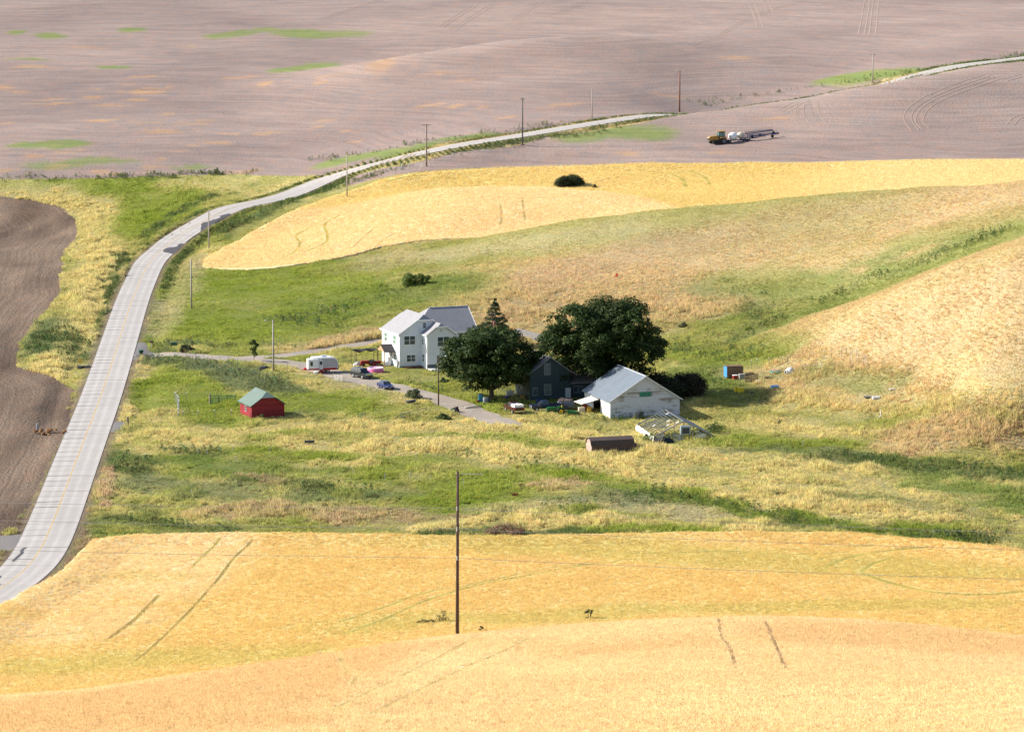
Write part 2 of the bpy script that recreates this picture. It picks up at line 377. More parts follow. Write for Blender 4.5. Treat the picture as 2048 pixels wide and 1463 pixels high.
ZZ -= .72*np.clip(-(S['wheat_near'].reshape(XX.shape)+1.5)/5, 0, 1)+.5*np.clip(-(S['wheat_mid'].reshape(XX.shape)+1.5)/6, 0, 1)
def split(P, T, s):         # cut the triangles where s changes sign; inside = s < 0
    neg = s[T] < 0; c = neg.sum(1); ins = T[c == 3]; out = T[c == 0]; mx = T[(c == 1) | (c == 2)]; ng = neg[(c == 1) | (c == 2)]
    if not len(mx): return P, ins, out
    one = ng.sum(1) == 1; k = np.where(one, np.argmax(ng, 1), np.argmin(ng, 1)); r = np.arange(len(mx))
    a, b, c_ = mx[r, k], mx[r, (k+1) % 3], mx[r, (k+2) % 3]
    E = np.sort(np.concatenate([np.stack([a, b], 1), np.stack([a, c_], 1)]), 1); u, inv = np.unique(E, axis=0, return_inverse=True); inv = inv.ravel()
    t = s[u[:, 0]]/(s[u[:, 0]]-s[u[:, 1]]); newP = P[u[:, 0]]*(1-t)[:, None]+P[u[:, 1]]*t[:, None]
    p = len(P)+inv[:len(mx)]; q_ = len(P)+inv[len(mx):]; P = np.vstack([P, newP])
    lone = np.stack([a, p, q_], 1); rest = np.concatenate([np.stack([p, b, c_], 1), np.stack([p, c_, q_], 1)]); o2 = np.concatenate([one, one])
    return P, np.vstack([ins, lone[one], rest[~o2]]), np.vstack([out, lone[~one], rest[o2]])
names = ['drive', 'wheat_near', 'wheat_mid', 'plough', 'fallow']
Pm = np.column_stack([XX.ravel(), YY.ravel(), ZZ.ravel()]+[S[k_] for k_ in names])
n = len(ac); i = (np.arange(len(yr)-1)[:, None]*n+np.arange(n-1)[None]).ravel()
T = np.concatenate([np.stack([i, i+1, i+n+1], 1), np.stack([i, i+n+1, i+n], 1)])
ZT = {}
for k_, nm in enumerate(names):
    s_ = Pm[:, 3+k_].copy(); s_[np.abs(s_) < 1e-6] = 1e-6
    Pm, ZT[nm], T = split(Pm, T, s_)
ZT['grass'] = T

# ---- colours painted as soft strokes in the ground's own metres
PAL = dict(straw=(.525,.438,.195), green=(.20,.25,.028), olive=(.275,.275,.075), dark=(.095,.135,.045), tan=(.49,.365,.20), brown=(.41,.295,.18), weed=(.16,.19,.085),
           pale=(.43,.37,.21), soil=(.28,.20,.14), fgreen=(.155,.21,.045), forange=(.50,.30,.15), fpale=(.375,.28,.237), fdark=(.275,.203,.178),
           wpale=(.66,.513,.29), worange=(.585,.408,.20), wgold=(.60,.436,.17), wgreen=(.50,.415,.14), wyellow=(.60,.466,.205), pdark=(.10,.068,.05), plite=(.26,.187,.135))
PAL = {k_: np.array(v)*(.82 if k_[0] in 'fp' and k_ not in ('pale', 'fgreen') else 1.) for k_, v in PAL.items()}
def strokes(L):
    out = []
    for kind, pts, rx, ry, st in L:
        C = [];
        for (px, py) in pts:
            c = hit(px, py); a = hit(px, py+ry*.8); b = hit(px, py-ry*.8); sc = F/math.hypot(*c)
            ryw = min(max(np.linalg.norm(b-a)/1.6, rx/sc*.35), rx/sc*6) if np.linalg.norm(b-a) < 200 else rx/sc*2
            C.append((c[0], c[1], rx/sc, ryw))
        for j in range(len(C)):
            out.append((kind, *C[j], st))
            if j+1 < len(C):
                A_, B_ = np.array(C[j]), np.array(C[j+1]); m = int(max(abs(A_[0]-B_[0])/A_[2], abs(A_[1]-B_[1])/A_[3])*1.2)
                for t in range(1, m+1): out.append((kind, *(A_+(B_-A_)*t/(m+1)), st))
    return out
BRK = ('straw', 'dark', 'weed', 'fgreen', 'brown')
def paint_ground(X, Y, base, SL, warp=3.0, sharp=1.0):
    """X, Y flat arrays; base (N,3); SL strokes -> colours"""
    wx = X+fbm(X/11, Y/16, 21)*warp*2+fbm(X/2.5, Y/4, 25, 3)*warp*.9; wy = Y+fbm(X/11, Y/16, 31)*warp*5+fbm(X/2.5, Y/4, 35, 3)*warp*2
    brk = np.clip(1+3.4*fbm(X/5.5, Y/8, 27, 3), .08, 2.2) if warp > 2.5 else np.ones(len(X))
    acc = base*1.0; tot = np.ones(len(X))
    order = np.argsort(Y); ys = Y[order]; wt = {}
    for kind, cx, cy, rx, ry, st in SL:
        lo = np.searchsorted(ys, cy-3*ry-30); hi = np.searchsorted(ys, cy+3*ry+30); ids = order[lo:hi]
        ids = ids[np.abs(wx[ids]-cx) < 2.4*rx]
        if not len(ids): continue
        d2 = ((wx[ids]-cx)/rx)**2+((wy[ids]-cy)/ry)**2; v = st*np.exp(-d2*d2*.7)*((brk[ids] if cx < 95 or cy < 590 else .5+.5*np.minimum(brk[ids], 1.3)) if kind in BRK else 1.)
        w_ = wt.setdefault(kind, np.zeros(len(X))); w_[ids] = np.maximum(w_[ids], v)
    for kind, w_ in wt.items():
        w_ = np.clip(w_, 0, 30); acc += w_[:, None]*PAL[kind]; tot += w_
    return acc/tot[:, None]
G = [('tan',[(1020,610),(1150,565),(1300,535),(1450,485),(1600,455),(1750,432),(1900,415),(2048,398)],120,42,3),('tan',[(1060,650),(1250,625),(1370,605)],100,36,3),
 ('tan',[(2100,560),(1900,625),(1800,672),(1700,702),(1640,735)],130,50,4),('tan',[(2060,690),(1900,725),(1780,745)],120,45,3),('tan',[(2060,850),(1950,865),(1850,885)],90,24,4),
 ('straw',[(2000,770),(1800,780),(1620,770)],110,22,2),('straw',[(1560,810),(1700,815),(1850,800)],80,14,2),('straw',[(1480,745),(1600,728),(1700,715)],60,12,2),
 ('brown',[(1080,560),(1200,522),(1330,490),(1450,468)],70,22,2.2),('brown',[(1560,430),(1760,408)],60,10,1.6),('brown',[(640,688),(730,668)],40,7,2),('brown',[(1100,600),(1000,640)],60,14,1.3),
 ('olive',[(2060,440),(1950,490),(1850,530),(1750,570),(1650,605),(1550,635),(1440,655)],60,17,2.6),('fgreen',[(2060,450),(1930,498),(1830,540),(1730,580),(1640,612),(1540,640)],50,16,3),('olive',[(1450,560),(1550,562),(1600,575)],70,24,2.5),
 ('fgreen',[(1900,500),(1760,545),(1640,600),(1500,640)],75,26,1.6),('fgreen',[(1640,176),(1720,163),(1800,151),(1900,136),(2040,116)],40,4,7),('fgreen',[(1450,580),(1560,572),(1660,552),(1780,528)],75,20,2.0),('olive',[(1850,470),(1960,440),(2050,425)],60,16,2),('dark',[(1990,468),(1840,525),(1760,556)],30,9,1.6),('fgreen',[(1480,570),(1560,590)],40,14,1.5),('dark',[(1480,610),(1540,640),(1430,690)],28,7,1.3),
 ('green',[(1340,705),(1420,715),(1500,718)],60,16,2.5),('olive',[(1350,680),(1450,690),(1550,705)],70,12,2),('fgreen',[(1390,750),(1440,775),(1500,795)],40,12,3),('dark',[(1400,725),(1460,740)],30,6,1.5),
 ('fgreen',[(1560,755),(1650,752),(1740,752),(1800,760)],45,11,5),('olive',[(1380,840),(1500,830),(1460,800)],50,10,2),
 ('olive',[(870,497),(1000,470),(1200,437),(1400,416),(1700,389),(1900,372)],60,6,2.2),('pale',[(800,520),(950,500),(1100,475),(1250,455)],80,14,2.5),('olive',[(700,545),(850,530),(1000,512)],70,12,2.2),
 ('green',[(420,575),(550,568),(680,585)],95,32,4),('green',[(410,640),(500,655),(600,635)],80,32,4),('fgreen',[(650,620),(780,600),(880,575)],80,26,2.5),('olive',[(800,620),(900,600),(960,580)],60,26,2),
 ('pale',[(330,655),(345,610),(372,560),(395,530)],28,16,4),('straw',[(560,690),(650,690),(740,680)],50,8,2),('tan',[(600,700),(680,682)],40,6,2.5),('olive',[(500,690),(600,670),(700,650)],60,14,1.5),
 ('green',[(310,765),(400,790),(450,825),(600,800),(700,805)],62,20,4),('green',[(330,735),(300,800)],25,20,2),('dark',[(600,830),(640,820)],30,5,1.),('straw',[(330,790),(360,770)],25,5,1.2),('straw',[(640,770),(720,790),(800,800)],45,6,2.0),
 ('weed',[(300,712),(400,733),(480,752),(565,785)],32,11,7),('olive',[(600,800),(700,790),(640,760)],40,8,1.3),('pale',[(620,745),(700,770),(790,790)],30,5,1.6),
 ('straw',[(272,722),(262,770),(248,815),(236,845)],11,20,9),('olive',[(860,740),(900,760),(950,790)],50,12,2.4),('green',[(830,752),(1000,815),(1100,805)],50,8,1.6),('straw',[(700,735),(860,760)],30,6,1.2),
 ('straw',[(250,878),(400,868),(600,860),(800,862),(1000,850),(1150,872)],75,10,3.2),('straw',[(330,900),(430,890)],50,7,3),('straw',[(560,890),(700,905),(860,895)],60,8,3),('straw',[(620,930),(720,922)],50,6,3),
 ('green',[(560,905),(640,915),(480,900)],60,6,2),('dark',[(360,900),(420,905)],30,4,2.2),('green',[(1130,900),(1000,880),(860,870)],50,5,1.5),
 ('straw',[(900,888),(1050,915),(1200,928),(1350,958),(1500,985),(1650,1010),(1860,1032)],85,15,4.5),('straw',[(1300,905),(1450,918),(1600,930),(1750,952)],80,14,3),('straw',[(1920,1000),(1700,980),(1560,955)],60,9,3),
 ('straw',[(1500,850),(1600,860),(1700,870)],70,10,2.2),('green',[(1480,880),(1600,890),(1720,880)],60,8,2.2),('dark',[(1440,905),(1480,900)],30,4,1.5),
 ('green',[(1090,935),(1250,968),(1400,998),(1600,1038),(1800,1064),(1900,1077)],45,7,6),('dark',[(1300,985),(1450,1012),(1650,1050),(1880,1074)],50,4,3),
 ('dark',[(1650,915),(1800,925),(1950,948),(2060,955)],70,12,2.4),('fgreen',[(1850,960),(1960,1000),(2060,1010)],60,18,3),('dark',[(1700,990),(1950,1040)],40,5,2.2),('weed',[(1550,895),(1700,905)],50,6,2),
 ('green',[(950,965),(900,1000),(985,1000)],75,20,4),('green',[(830,920),(760,950)],70,9,2.5),('dark',[(240,925),(280,938)],40,16,4),('dark',[(520,962),(620,972),(720,988)],60,9,2.4),('weed',[(300,970),(420,985),(600,1000),(780,990)],80,12,2.2),('fgreen',[(320,920),(450,935),(600,940)],80,12,2.2),
 ('brown',[(620,1032),(760,1036),(450,1025)],90,8,2.5),('brown',[(1100,975),(1180,965)],60,6,2.5),('pale',[(1000,1018),(1250,1005),(1400,1030)],70,9,2.5),('brown',[(480,947),(545,975)],20,3,4),('brown',[(214,950),(206,1000)],6,18,6),('brown',[(920,1038)],40,6,2),
 ('weed',[(1150,1000),(1300,1000),(1260,975)],70,8,2.2),('straw',[(850,1055),(950,1045)],45,8,5),('straw',[(1070,1045),(1210,1045)],65,9,6),('dark',[(900,1069),(1100,1069),(1200,1070)],60,4,5),('green',[(1250,1060),(1370,1060)],60,6,4),
 ('olive',[(200,1045),(400,1055),(720,1062)],80,8,2.2),('dark',[(450,1062),(230,1035),(180,1060)],30,6,2),('soil',[(160,1095),(178,1070),(170,1020)],8,14,4),('soil',[(80,1175),(140,1130)],16,12,6),('soil',[(140,880),(112,930),(70,1030),(50,1060)],7,18,4),
 ('straw',[(20,377),(120,394),(200,428),(192,500),(200,560),(175,620),(155,680),(120,720)],36,20,5),('green',[(230,372),(330,398),(300,440)],75,18,4),('green',[(60,364),(200,362)],80,5,3),('straw',[(280,388),(390,374),(350,366)],45,5,2),
 ('dark',[(243,515),(226,580),(203,650),(186,705)],7,16,9),('dark',[(300,470),(335,440),(372,418),(420,395)],16,6,3),('weed',[(75,700),(105,655),(150,715)],32,12,4),('green',[(300,470),(340,420)],16,8,2),('olive',[(200,760),(160,790)],14,12,3),
 ('dark',[(450,462),(530,425),(620,392),(720,358),(800,336)],22,5,2.6),('olive',[(430,475),(380,510),(350,560)],20,10,2.5),('fgreen',[(340,530),(320,600),(296,680)],6,14,3),('dark',[(880,312),(950,300),(1050,282),(1180,266)],30,3,3),('straw',[(500,400),(560,372),(640,350)],20,3,1.5)]
FA = [('fgreen',[(600,66),(640,70),(690,68)],45,6,4),('fgreen',[(540,60)],30,4,2.5),('fgreen',[(440,73),(490,64)],24,4,2.5),('fgreen',[(100,72)],26,5,4),('fgreen',[(32,64)],16,4,4),('fgreen',[(262,60)],22,4,4),('fgreen',[(580,140),(640,133)],34,4,4),
 ('fgreen',[(60,290),(140,288)],36,5,4),('fgreen',[(230,134)],30,2.5,3),('fgreen',[(60,118)],40,2,2),('fgreen',[(1730,152),(1800,148),(1690,155)],50,7,6),('fgreen',[(680,322),(790,305),(860,294)],40,6,5),('fgreen',[(930,275),(990,268)],40,5,5),('fgreen',[(1150,268),(1230,262),(1290,265)],50,11,4),('fgreen',[(200,322),(120,330)],60,3,2),('fgreen',[(390,335)],40,3,2),
 ('fdark',[(900,150),(1050,115),(1200,105),(1330,120)],110,25,2.2),('fpale',[(1000,30),(800,60),(1200,40)],130,18,1.5),('fpale',[(1250,75),(1350,95)],50,5,1.5),('fpale',[(850,105),(700,135)],60,8,1.),('fdark',[(1500,300),(1800,300)],150,14,1.2),('fdark',[(950,322),(1100,318)],80,8,1.5)]
rr = random.Random(5)
for _ in range(70):
    FA.append(('forange', [(rr.gauss(330, 260), rr.uniform(150, 345)) if rr.random() < .75 else (rr.uniform(0, 1000), rr.uniform(85, 300))], rr.uniform(10, 34), rr.uniform(1.0, 2.2), rr.uniform(.7, 2.4)))
for x_, y_ in ((1560,232),(1330,190),(1470,115),(860,210),(1130,210),(1440,303),(1250,305)): FA.append(('forange', [(x_, y_)], 30, 2.5, 1.2))
WN = [('wgreen',[(250,1158),(340,1164)],60,8,2),('wgreen',[(150,1165),(240,1172)],40,5,1.2),('wpale',[(1500,1420),(1800,1410),(2048,1400)],200,28,2.5),('wpale',[(1300,1270),(1100,1290),(900,1330),(760,1380)],90,18,1.8),('worange',[(1050,1300),(1180,1310),(1330,1290)],90,12,1.1),('worange',[(100,1435),(300,1410),(500,1385),(620,1345)],170,34,4),('worange',[(150,1463),(400,1455)],200,20,3),('wgold',[(500,1250),(700,1180),(850,1150)],150,50,3),('wgreen',[(1000,1095),(1300,1110),(1600,1130),(1900,1150)],220,14,2),('wgreen',[(100,1340),(250,1330),(400,1320),(560,1310)],90,16,2.2),('wgreen',[(700,1262),(850,1240),(1050,1245),(1250,1225),(1900,1215)],130,9,1.8),
 ('wpale',[(130,1190),(250,1130),(330,1160),(380,1100)],110,40,3),('wpale',[(100,1270),(250,1240)],100,20,2),('worange',[(1650,1280),(1800,1290),(1950,1300)],140,22,1.6),('worange',[(800,1310),(900,1300)],70,10,1.),('wgold',[(1100,1180),(1400,1190)],150,18,1.4)]
SG, SFA, SWN = strokes(G), strokes(FA), strokes(WN)
hillw = lambda X, Y: np.clip((np.interp(X/Y, (np.array([0,320,640,912,1200,1500,1800,2048])-1024)/F/CP, [312,336,366,380,378,374,372,370])-Y)/8+.5, 0, 1)
def gsamp(Gd, X, Y):
    A = X/Y; j = np.clip(np.searchsorted(ac, A)-1, 0, len(ac)-2); i_ = np.clip(np.searchsorted(yr, Y)-1, 0, len(yr)-2)
    t = np.clip((A-ac[j])/(ac[j+1]-ac[j]), 0, 1); s = np.clip((Y-yr[i_])/(yr[i_+1]-yr[i_]), 0, 1)
    return (Gd[i_, j]*(1-t)+Gd[i_, j+1]*t)*(1-s)+(Gd[i_+1, j]*(1-t)+Gd[i_+1, j+1]*t)*s
def c_grass(X, Y):
    t = np.clip(.42+fbm(X/16, Y/24, 41)*1.5+fbm(X/3, Y/5, 44, 3)*.8, 0, 1)[:, None]; b = PAL['olive']*(1-t)+PAL['straw']*t
    g = np.clip(fbm(X/9, Y/15, 51)*2.2, 0, .8)[:, None]; b = b*(1-g)+PAL['green']*g
    d = np.clip(fbm(X/4, Y/7, 61)*2.4-.2, 0, .75)[:, None]; b = b*(1-d)+PAL['dark']*d
    h = np.clip((hz(X, Y)-FL-2.5)/4, 0, 1)*np.clip((X+60)/60, 0, 1); t2 = np.clip(.25+fbm(X/14, Y/18, 47)*.9, 0, .6)[:, None]; h = h[:, None]*.9; b = b*(1-h)+h*(PAL['tan']*(1-t2)+PAL['straw']*t2*.75+PAL['brown']*t2*.25)
    c = paint_ground(X, Y, b, SG); d_ = gsamp(dr, X, Y); s_ = np.exp(-(np.maximum(d_-4.1, 0)/(.9+1.2*np.clip((520-Y)/60, 0, 1)*(X > -75)))**2)[:, None]*np.clip(.75+fbm(X/2, Y/3, 57)*1.5, .2, 1)[:, None]
    return c*(1-s_)+s_*PAL['soil']*.9
def c_fallow(X, Y):
    t = np.clip(.5+fbm(X/50, Y/60, 71)*1.6, 0, 1)[:, None]; b = (PAL['fdark']*(1-t)+PAL['fpale']*t)*np.array([.97,.99,1.02])
    return paint_ground(X, Y, b, SFA, 2.0)
def c_wheat(X, Y):
    h = hillw(X, Y)[:, None]; t = np.clip(.5+fbm(X/14, Y/20, 81)*1.6, 0, 1)[:, None]
    b = h*(PAL['wpale']*(1-t*.45)+PAL['worange']*t*.45)+(1-h)*(PAL['wgold']*(1-t*.5)+PAL['wyellow']*t*.5)
    return paint_ground(X, Y, b, SWN, 1.5)
def c_wmid(X, Y):
    m = np.clip((np.interp(X/Y, (np.array([405,700,850,1000,1100,1200,1300,1400,2048])-1024)/F/CP, [905,925,937,938,932,918,900,872,872])-Y)/8+.5, 0, 1)[:, None]
    t = np.clip(.5+fbm(X/20, Y/25, 91)*1.6, 0, 1)[:, None]
    e = np.clip((1-(X/Y*7000+1024-405)/300), 0, 1)[:, None]
    b = m*(PAL['wpale']*(1-t*.3)+PAL['worange']*t*.3)+(1-m)*(PAL['wyellow']*(1-t*.4)+PAL['wgreen']*t*.4)
    r_ = np.clip((X/Y*7000+1024-1500)/400, 0, .7)[:, None]*(1-m); b = b*(1-r_)+PAL['wpale']*r_
    return b*(1-.5*e)+.5*e*PAL['wyellow']
def c_plough(X, Y):
    t = np.clip(.45+fbm(X/9, Y/40, 101)*1.7, 0, 1)[:, None]; return np.hstack([PAL['pdark']*(1-t)+PAL['plite']*t, np.clip(-gsamp(S['plough'].reshape(XX.shape), X, Y), 0, 38)[:, None]])
def c_drive(X, Y):
    t = np.clip(.5+fbm(X/3, Y/6, 111)*1.4, 0, 1)[:, None]; b = np.array((.24,.205,.175))*(1-t)+np.array((.36,.305,.255))*t
    a = ((X/Y*7000+1024) < 300)[:, None]; return np.where(a, np.array((.19,.175,.168))*(.9+.2*t), b)

def ground_mat(name, fine, streak=None, bumpd=.25, var=(.72, 1.28), rough=.95, furrow=None):
    k = NT(name); at = k.n('ShaderNodeAttribute', attribute_name='col'); p = k.pos()
    n1 = k.noise(k.vmul(p, (1, .5, 1)), fine, 5, .65); n2 = k.noise(k.vmul(p, (1, .45, 1)), fine*.17, 4, .6)
    v = k.ramp(n1, .28, .72, *var); c = k.mix(1.0, at.outputs['Color'], v, 'MULTIPLY')
    c = k.mix(1.0, c, k.mix(k.ramp(n2, .3, .7), (.9, .97, 1.02), (1.1, 1.03, .97)), 'MULTIPLY'); h = n1
    if streak:
        sx = k.n('ShaderNodeSeparateXYZ'); k.l(p, sx.inputs[0])
        wv = k.noise(k.vmul(p, (.018, .018, 0)), 1., 3); u = k.math('ADD', k.math('ADD', at.outputs['Alpha'], k.math('MULTIPLY', sx.outputs[2], .2)), k.math('MULTIPLY', wv, 3.)) if furrow else k.math('ADD', k.math('ADD', sx.outputs[2], k.math('MULTIPLY', sx.outputs[1], streak[0])), k.math('MULTIPLY', wv, streak[3]))
        cb = k.n('ShaderNodeCombineXYZ'); k.l(k.math('MULTIPLY', sx.outputs[0], streak[1]), cb.inputs[0]); k.l(k.math('MULTIPLY', u, streak[2]), cb.inputs[1])
        n3 = k.noise(cb.outputs[0], 1.0, 4, .7); c = k.mix(1.0, c, k.mix(k.ramp(n3, .36, .64), (.86,.85,.85), (1.13,1.12,1.11)), 'MULTIPLY'); h = k.math('ADD', n1, k.math('MULTIPLY', n3, .6))
    k.bump(h, 1.0, bumpd); return k.out(c, rough, .1)
M_grass = ground_mat('grassland', 2.4, None, .35); M_wheat = ground_mat('wheat_canopy', 3.0, None, .15, (.89, 1.10)); M_fallow = ground_mat('fallow_soil', 1.3, (.016, .03, 1.9, 3.), .16, (.9, 1.09))
M_plough = ground_mat('ploughed_soil', 2.2, (.35, .05, 1.1, 6.), .3, (.66, 1.36), furrow=True); M_drive = ground_mat('gravel', 3.5, None, .04, (.85, 1.14))
def zone(nm, key, cf, mat, lift=0.):
    Tz = ZT[key]; u, inv = np.unique(Tz, return_inverse=True); V = Pm[u, :3].copy(); Tn = inv.reshape(-1, 3); C = cf(V[:, 0], V[:, 1])
    if lift:
        E = np.concatenate([Tn[:, [0, 1]], Tn[:, [1, 2]], Tn[:, [2, 0]]]); Es = np.sort(E, 1); uu, ii, cc = np.unique(Es, axis=0, return_index=True, return_counts=True)
        B = E[ii[cc == 1]]; nv = len(V); low = V.copy(); low[:, 2] -= .1; V[:, 2] += lift
        bu, bi = np.unique(B, return_inverse=True); bi = bi.reshape(-1, 2); Vb = low[bu]
        Tn = np.vstack([Tn, np.stack([B[:, 1], B[:, 0], nv+bi[:, 0]], 1), np.stack([B[:, 1], nv+bi[:, 0], nv+bi[:, 1]], 1)]); V = np.vstack([V, Vb]); C = np.vstack([C, C[bu]])
    o = np_mesh(nm, V, Tn, mat, C); o['kind'] = 'structure'; return o
zone('grassland', 'grass', lambda X, Y: c_grass(X, Y)*(.66+.22*np.clip((hz(X, Y)-FL-3)/5, 0, 1)+.12*(Y > 1070))[:, None], M_grass); zone('wheat_field', 'wheat_near', c_wheat, M_wheat, .5); zone('wheat_field', 'wheat_mid', c_wmid, M_wheat, .25)  # grass sheet dimmed beneath tufts: litter, with the shade in gaps put into colour
zone('ploughed_field', 'plough', c_plough, M_plough); zone('fallow_field', 'fallow', c_fallow, M_fallow); zone('gravel_drive', 'drive', c_drive, M_drive)
# ------------------------------------------------------------------ the concrete road: base, slabs, paint, patches
def frames(L):
    t = np.gradient(L, axis=0); t /= np.linalg.norm(t, axis=1)[:, None]; return np.stack([t[:, 1], -t[:, 0]], 1)   # to the right of travel
RN = frames(RC)
RW = 3.72
def k_concrete():
    k = NT('road_concrete'); p = k.pos(); at = k.n('ShaderNodeAttribute', attribute_name='col')
    n1 = k.noise(p, .6, 5, .7); n2 = k.noise(k.vmul(p, (3, .12, 1)), 1., 4, .6)
    c = k.mix(1.0, at.outputs['Color'], k.ramp(n1, .3, .7, .93, 1.06), 'MULTIPLY'); c = k.mix(1.0, c, k.ramp(n2, .3, .7, .94, 1.05), 'MULTIPLY'); wp = k.math('SINE', k.math('MULTIPLY', at.outputs['Alpha'], 2*3.5)); c = k.mix(1.0, c, k.ramp(k.math('ADD', k.math('ABSOLUTE', wp), k.math('MULTIPLY', n1, .5)), .2, 1.2, 1.06, .90), 'MULTIPLY')
    k.bump(k.noise(p, 8, 3), .3, .02); return k.out(c, .85, .2)
M_conc = k_concrete(); M_tar = paint('joint_tar', (.035,.033,.033), .8, obj=False); M_patch = paint('asphalt', (.062,.06,.066), .85, .2, 1.5, obj=False); M_yel = paint('yellow_paint', (.46,.31,.11), .8, .25, 1.2, obj=False, dirt=((.36,.33,.29), .85))
def ribbon(name, i0, i1, a, b, dz, mat, colr=None, thick=None, parent=None, step=1):
    ids = list(range(i0, i1+1, step))
    if ids[-1] != i1: ids.append(i1)
    na = np.asarray(a)*np.ones(len(RC)) if np.isscalar(a) else a; nb = np.asarray(b)*np.ones(len(RC)) if np.isscalar(b) else b
    V = []; Tq = []
    for j in ids:
        l = RC[j]+RN[j]*na[j]; r_ = RC[j]+RN[j]*nb[j]; z = rz[j]+dz
        V += [(*l, z-.0045*na[j]**2), (*r_, z-.0045*nb[j]**2)]
        if thick: V += [(*l, z-thick), (*r_, z-thick)]
    m = 4 if thick else 2
    for j in range(len(ids)-1):
        o = j*m; Tq.append((o, o+1, o+m+1, o+m))
        if thick: Tq += [(o+2, o, o+m, o+m+2), (o+1, o+3, o+m+3, o+m+1)]
    if thick: Tq += [(2, 3, 1, 0), (len(V)-4, len(V)-3, len(V)-1, len(V)-2)]
    o = np_mesh(name, np.array(V), np.array(Tq), mat, None if colr is None else np.tile(colr, (len(V), 1)), smooth=False)
    if parent: o.parent = parent
    return o
NR = len(RC)-1
road = ribbon('road', 0, NR, -RW-.06, RW+.06, .055, M_tar, thick=.3); road['kind'] = 'structure'
far0 = int(np.argmax(RC[:, 1] > 905)); rs = random.Random(4)
# cell by cell slabs with open joints, near part; each slab tapers nothing, it follows the curve
def slab(j0, j1, a, b, g0, g1, tone):
    V = []; Tq = []; n_ = 4; L = np.linspace(j0, j1, n_)
    def at(t, off, dz):
        i_ = int(min(t, NR-1e-3)); f = t-i_; c = RC[i_]*(1-f)+RC[i_+1]*f; nn = RN[i_]*(1-f)+RN[i_+1]*f; z = rz[i_]*(1-f)+rz[i_+1]*f; q_ = c+nn*off
        return (q_[0], q_[1], z+dz-.0045*off*off)
    L[0] += g0/1.54; L[-1] -= g1/1.54
    for t in L:
        for off, dz in ((a, .06), (a, .105), (b, .105), (b, .06)): V.append(at(t, off, dz))
    for i_ in range(n_-1):
        o = i_*4
        for e in range(3): Tq.append((o+e, o+e+1, o+4+e+1, o+4+e))
    Tq += [(0, 1, 2, 3), (4*n_-1, 4*n_-2, 4*n_-3, 4*n_-4)]
    o = np_mesh('slab', np.array(V), np.array(Tq), M_conc, np.hstack([np.tile(tone, (len(V), 1)), np.tile(np.array([abs(a), abs(a), abs(b), abs(b)])/RW, len(V)//4)[:, None]]), smooth=False); o.parent = road
base = np.array((.40, .37, .348))
for lane, (a, b) in enumerate(((-RW, -.03), (.03, RW))):
    j = 0; g = .06
    while j < far0-2:
        n_ = 3 if rs.random() < .8 or lane == 0 else 6; j1 = j+n_ if j+n_ < far0-3 else far0; g2 = rs.choice((.05, .09, .13, .19) if lane == 0 else (.008, .015, .04, .12))
        slab(j, j1, a, b, g, g2, base*rs.uniform(.955, 1.04)*(1.0 if lane == 0 else 1.015)*np.array((1, 1, rs.uniform(.985, 1.015)))); j = j1; g = g2
    j = far0
    while j < NR-3:
        j1 = min(j+12, NR); slab(j, j1, a, b, .02, .02, base*rs.uniform(.97, 1.03)); j = j1
for o_ in (-.1,):
    i0 = 0
    ribbon('centre_line', 0, NR, -.13, .05, .112, M_yel, parent=road)
def edge(i0, i1, a0, sgn):
    v = np.zeros(len(RC)); L = np.arange(i0, i1+1); t = (L-i0)/max(1, i1-i0)
    v[L] = a0+sgn*(np.sin(np.pi*t)**.5)*2.2*(1+.35*np.sign(np.sin(t*23))*.6); return v
def near_i(px, py): c = hit(px, py); return int(np.argmin(np.linalg.norm(RC-c, axis=1)))
for (p0, p1) in (((318,508),(342,488)), ((380,462),(462,428))):
    i0, i1 = near_i(*p0), near_i(*p1); inn = np.full(len(RC), 3.6); L = np.arange(i0, i1+1); st = np.array([rs.uniform(-.3, .35) for _ in L]); u_ = (L-i0)/(i1-i0); inn[L] = np.clip(3.3-3.0*np.clip(np.minimum(u_*2.2, (1-u_)*1.5), 0, 1)**.8+np.repeat([rs.uniform(-.9, .8) for _ in L[::2]], 2)[:len(L)], .3, 3.5)
    ribbon('asphalt_patch', i0, i1, inn, np.full(len(RC), RW-.05), .11, M_patch, parent=road)
for (p0, p1, a) in (((40,1103),(30,1122), -2.6), ((10,1160),(2,1172), -2.3), ((4,1178),(-6,1186),-1.2)):
    i0, i1 = near_i(*p0), near_i(*p1); i0, i1 = min(i0, i1), max(i0, i1)+2
    inn = a+np.array([rs.uniform(-.35, .25) for _ in RC]); ribbon('asphalt_patch', i0, i1, inn, inn+.45, .11, M_patch, parent=road)

# ------------------------------------------------------------------ wheel tracks pressed into the crop
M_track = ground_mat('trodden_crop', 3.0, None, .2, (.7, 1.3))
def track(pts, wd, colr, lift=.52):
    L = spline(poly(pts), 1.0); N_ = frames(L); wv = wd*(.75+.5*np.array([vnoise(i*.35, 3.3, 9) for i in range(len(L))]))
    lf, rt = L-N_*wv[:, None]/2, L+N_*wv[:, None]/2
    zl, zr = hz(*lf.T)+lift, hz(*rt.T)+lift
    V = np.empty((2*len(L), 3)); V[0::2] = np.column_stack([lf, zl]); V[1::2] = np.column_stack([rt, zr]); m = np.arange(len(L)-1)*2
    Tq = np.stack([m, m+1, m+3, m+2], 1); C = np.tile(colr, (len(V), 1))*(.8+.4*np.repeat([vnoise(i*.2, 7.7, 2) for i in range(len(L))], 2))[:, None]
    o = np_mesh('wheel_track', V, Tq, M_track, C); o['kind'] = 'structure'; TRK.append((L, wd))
TRK = []
dk = np.array((.30,.215,.06)); dg = np.array((.36,.285,.07)); lt = np.array((.42,.295,.11)); br = np.array((.25,.155,.07))
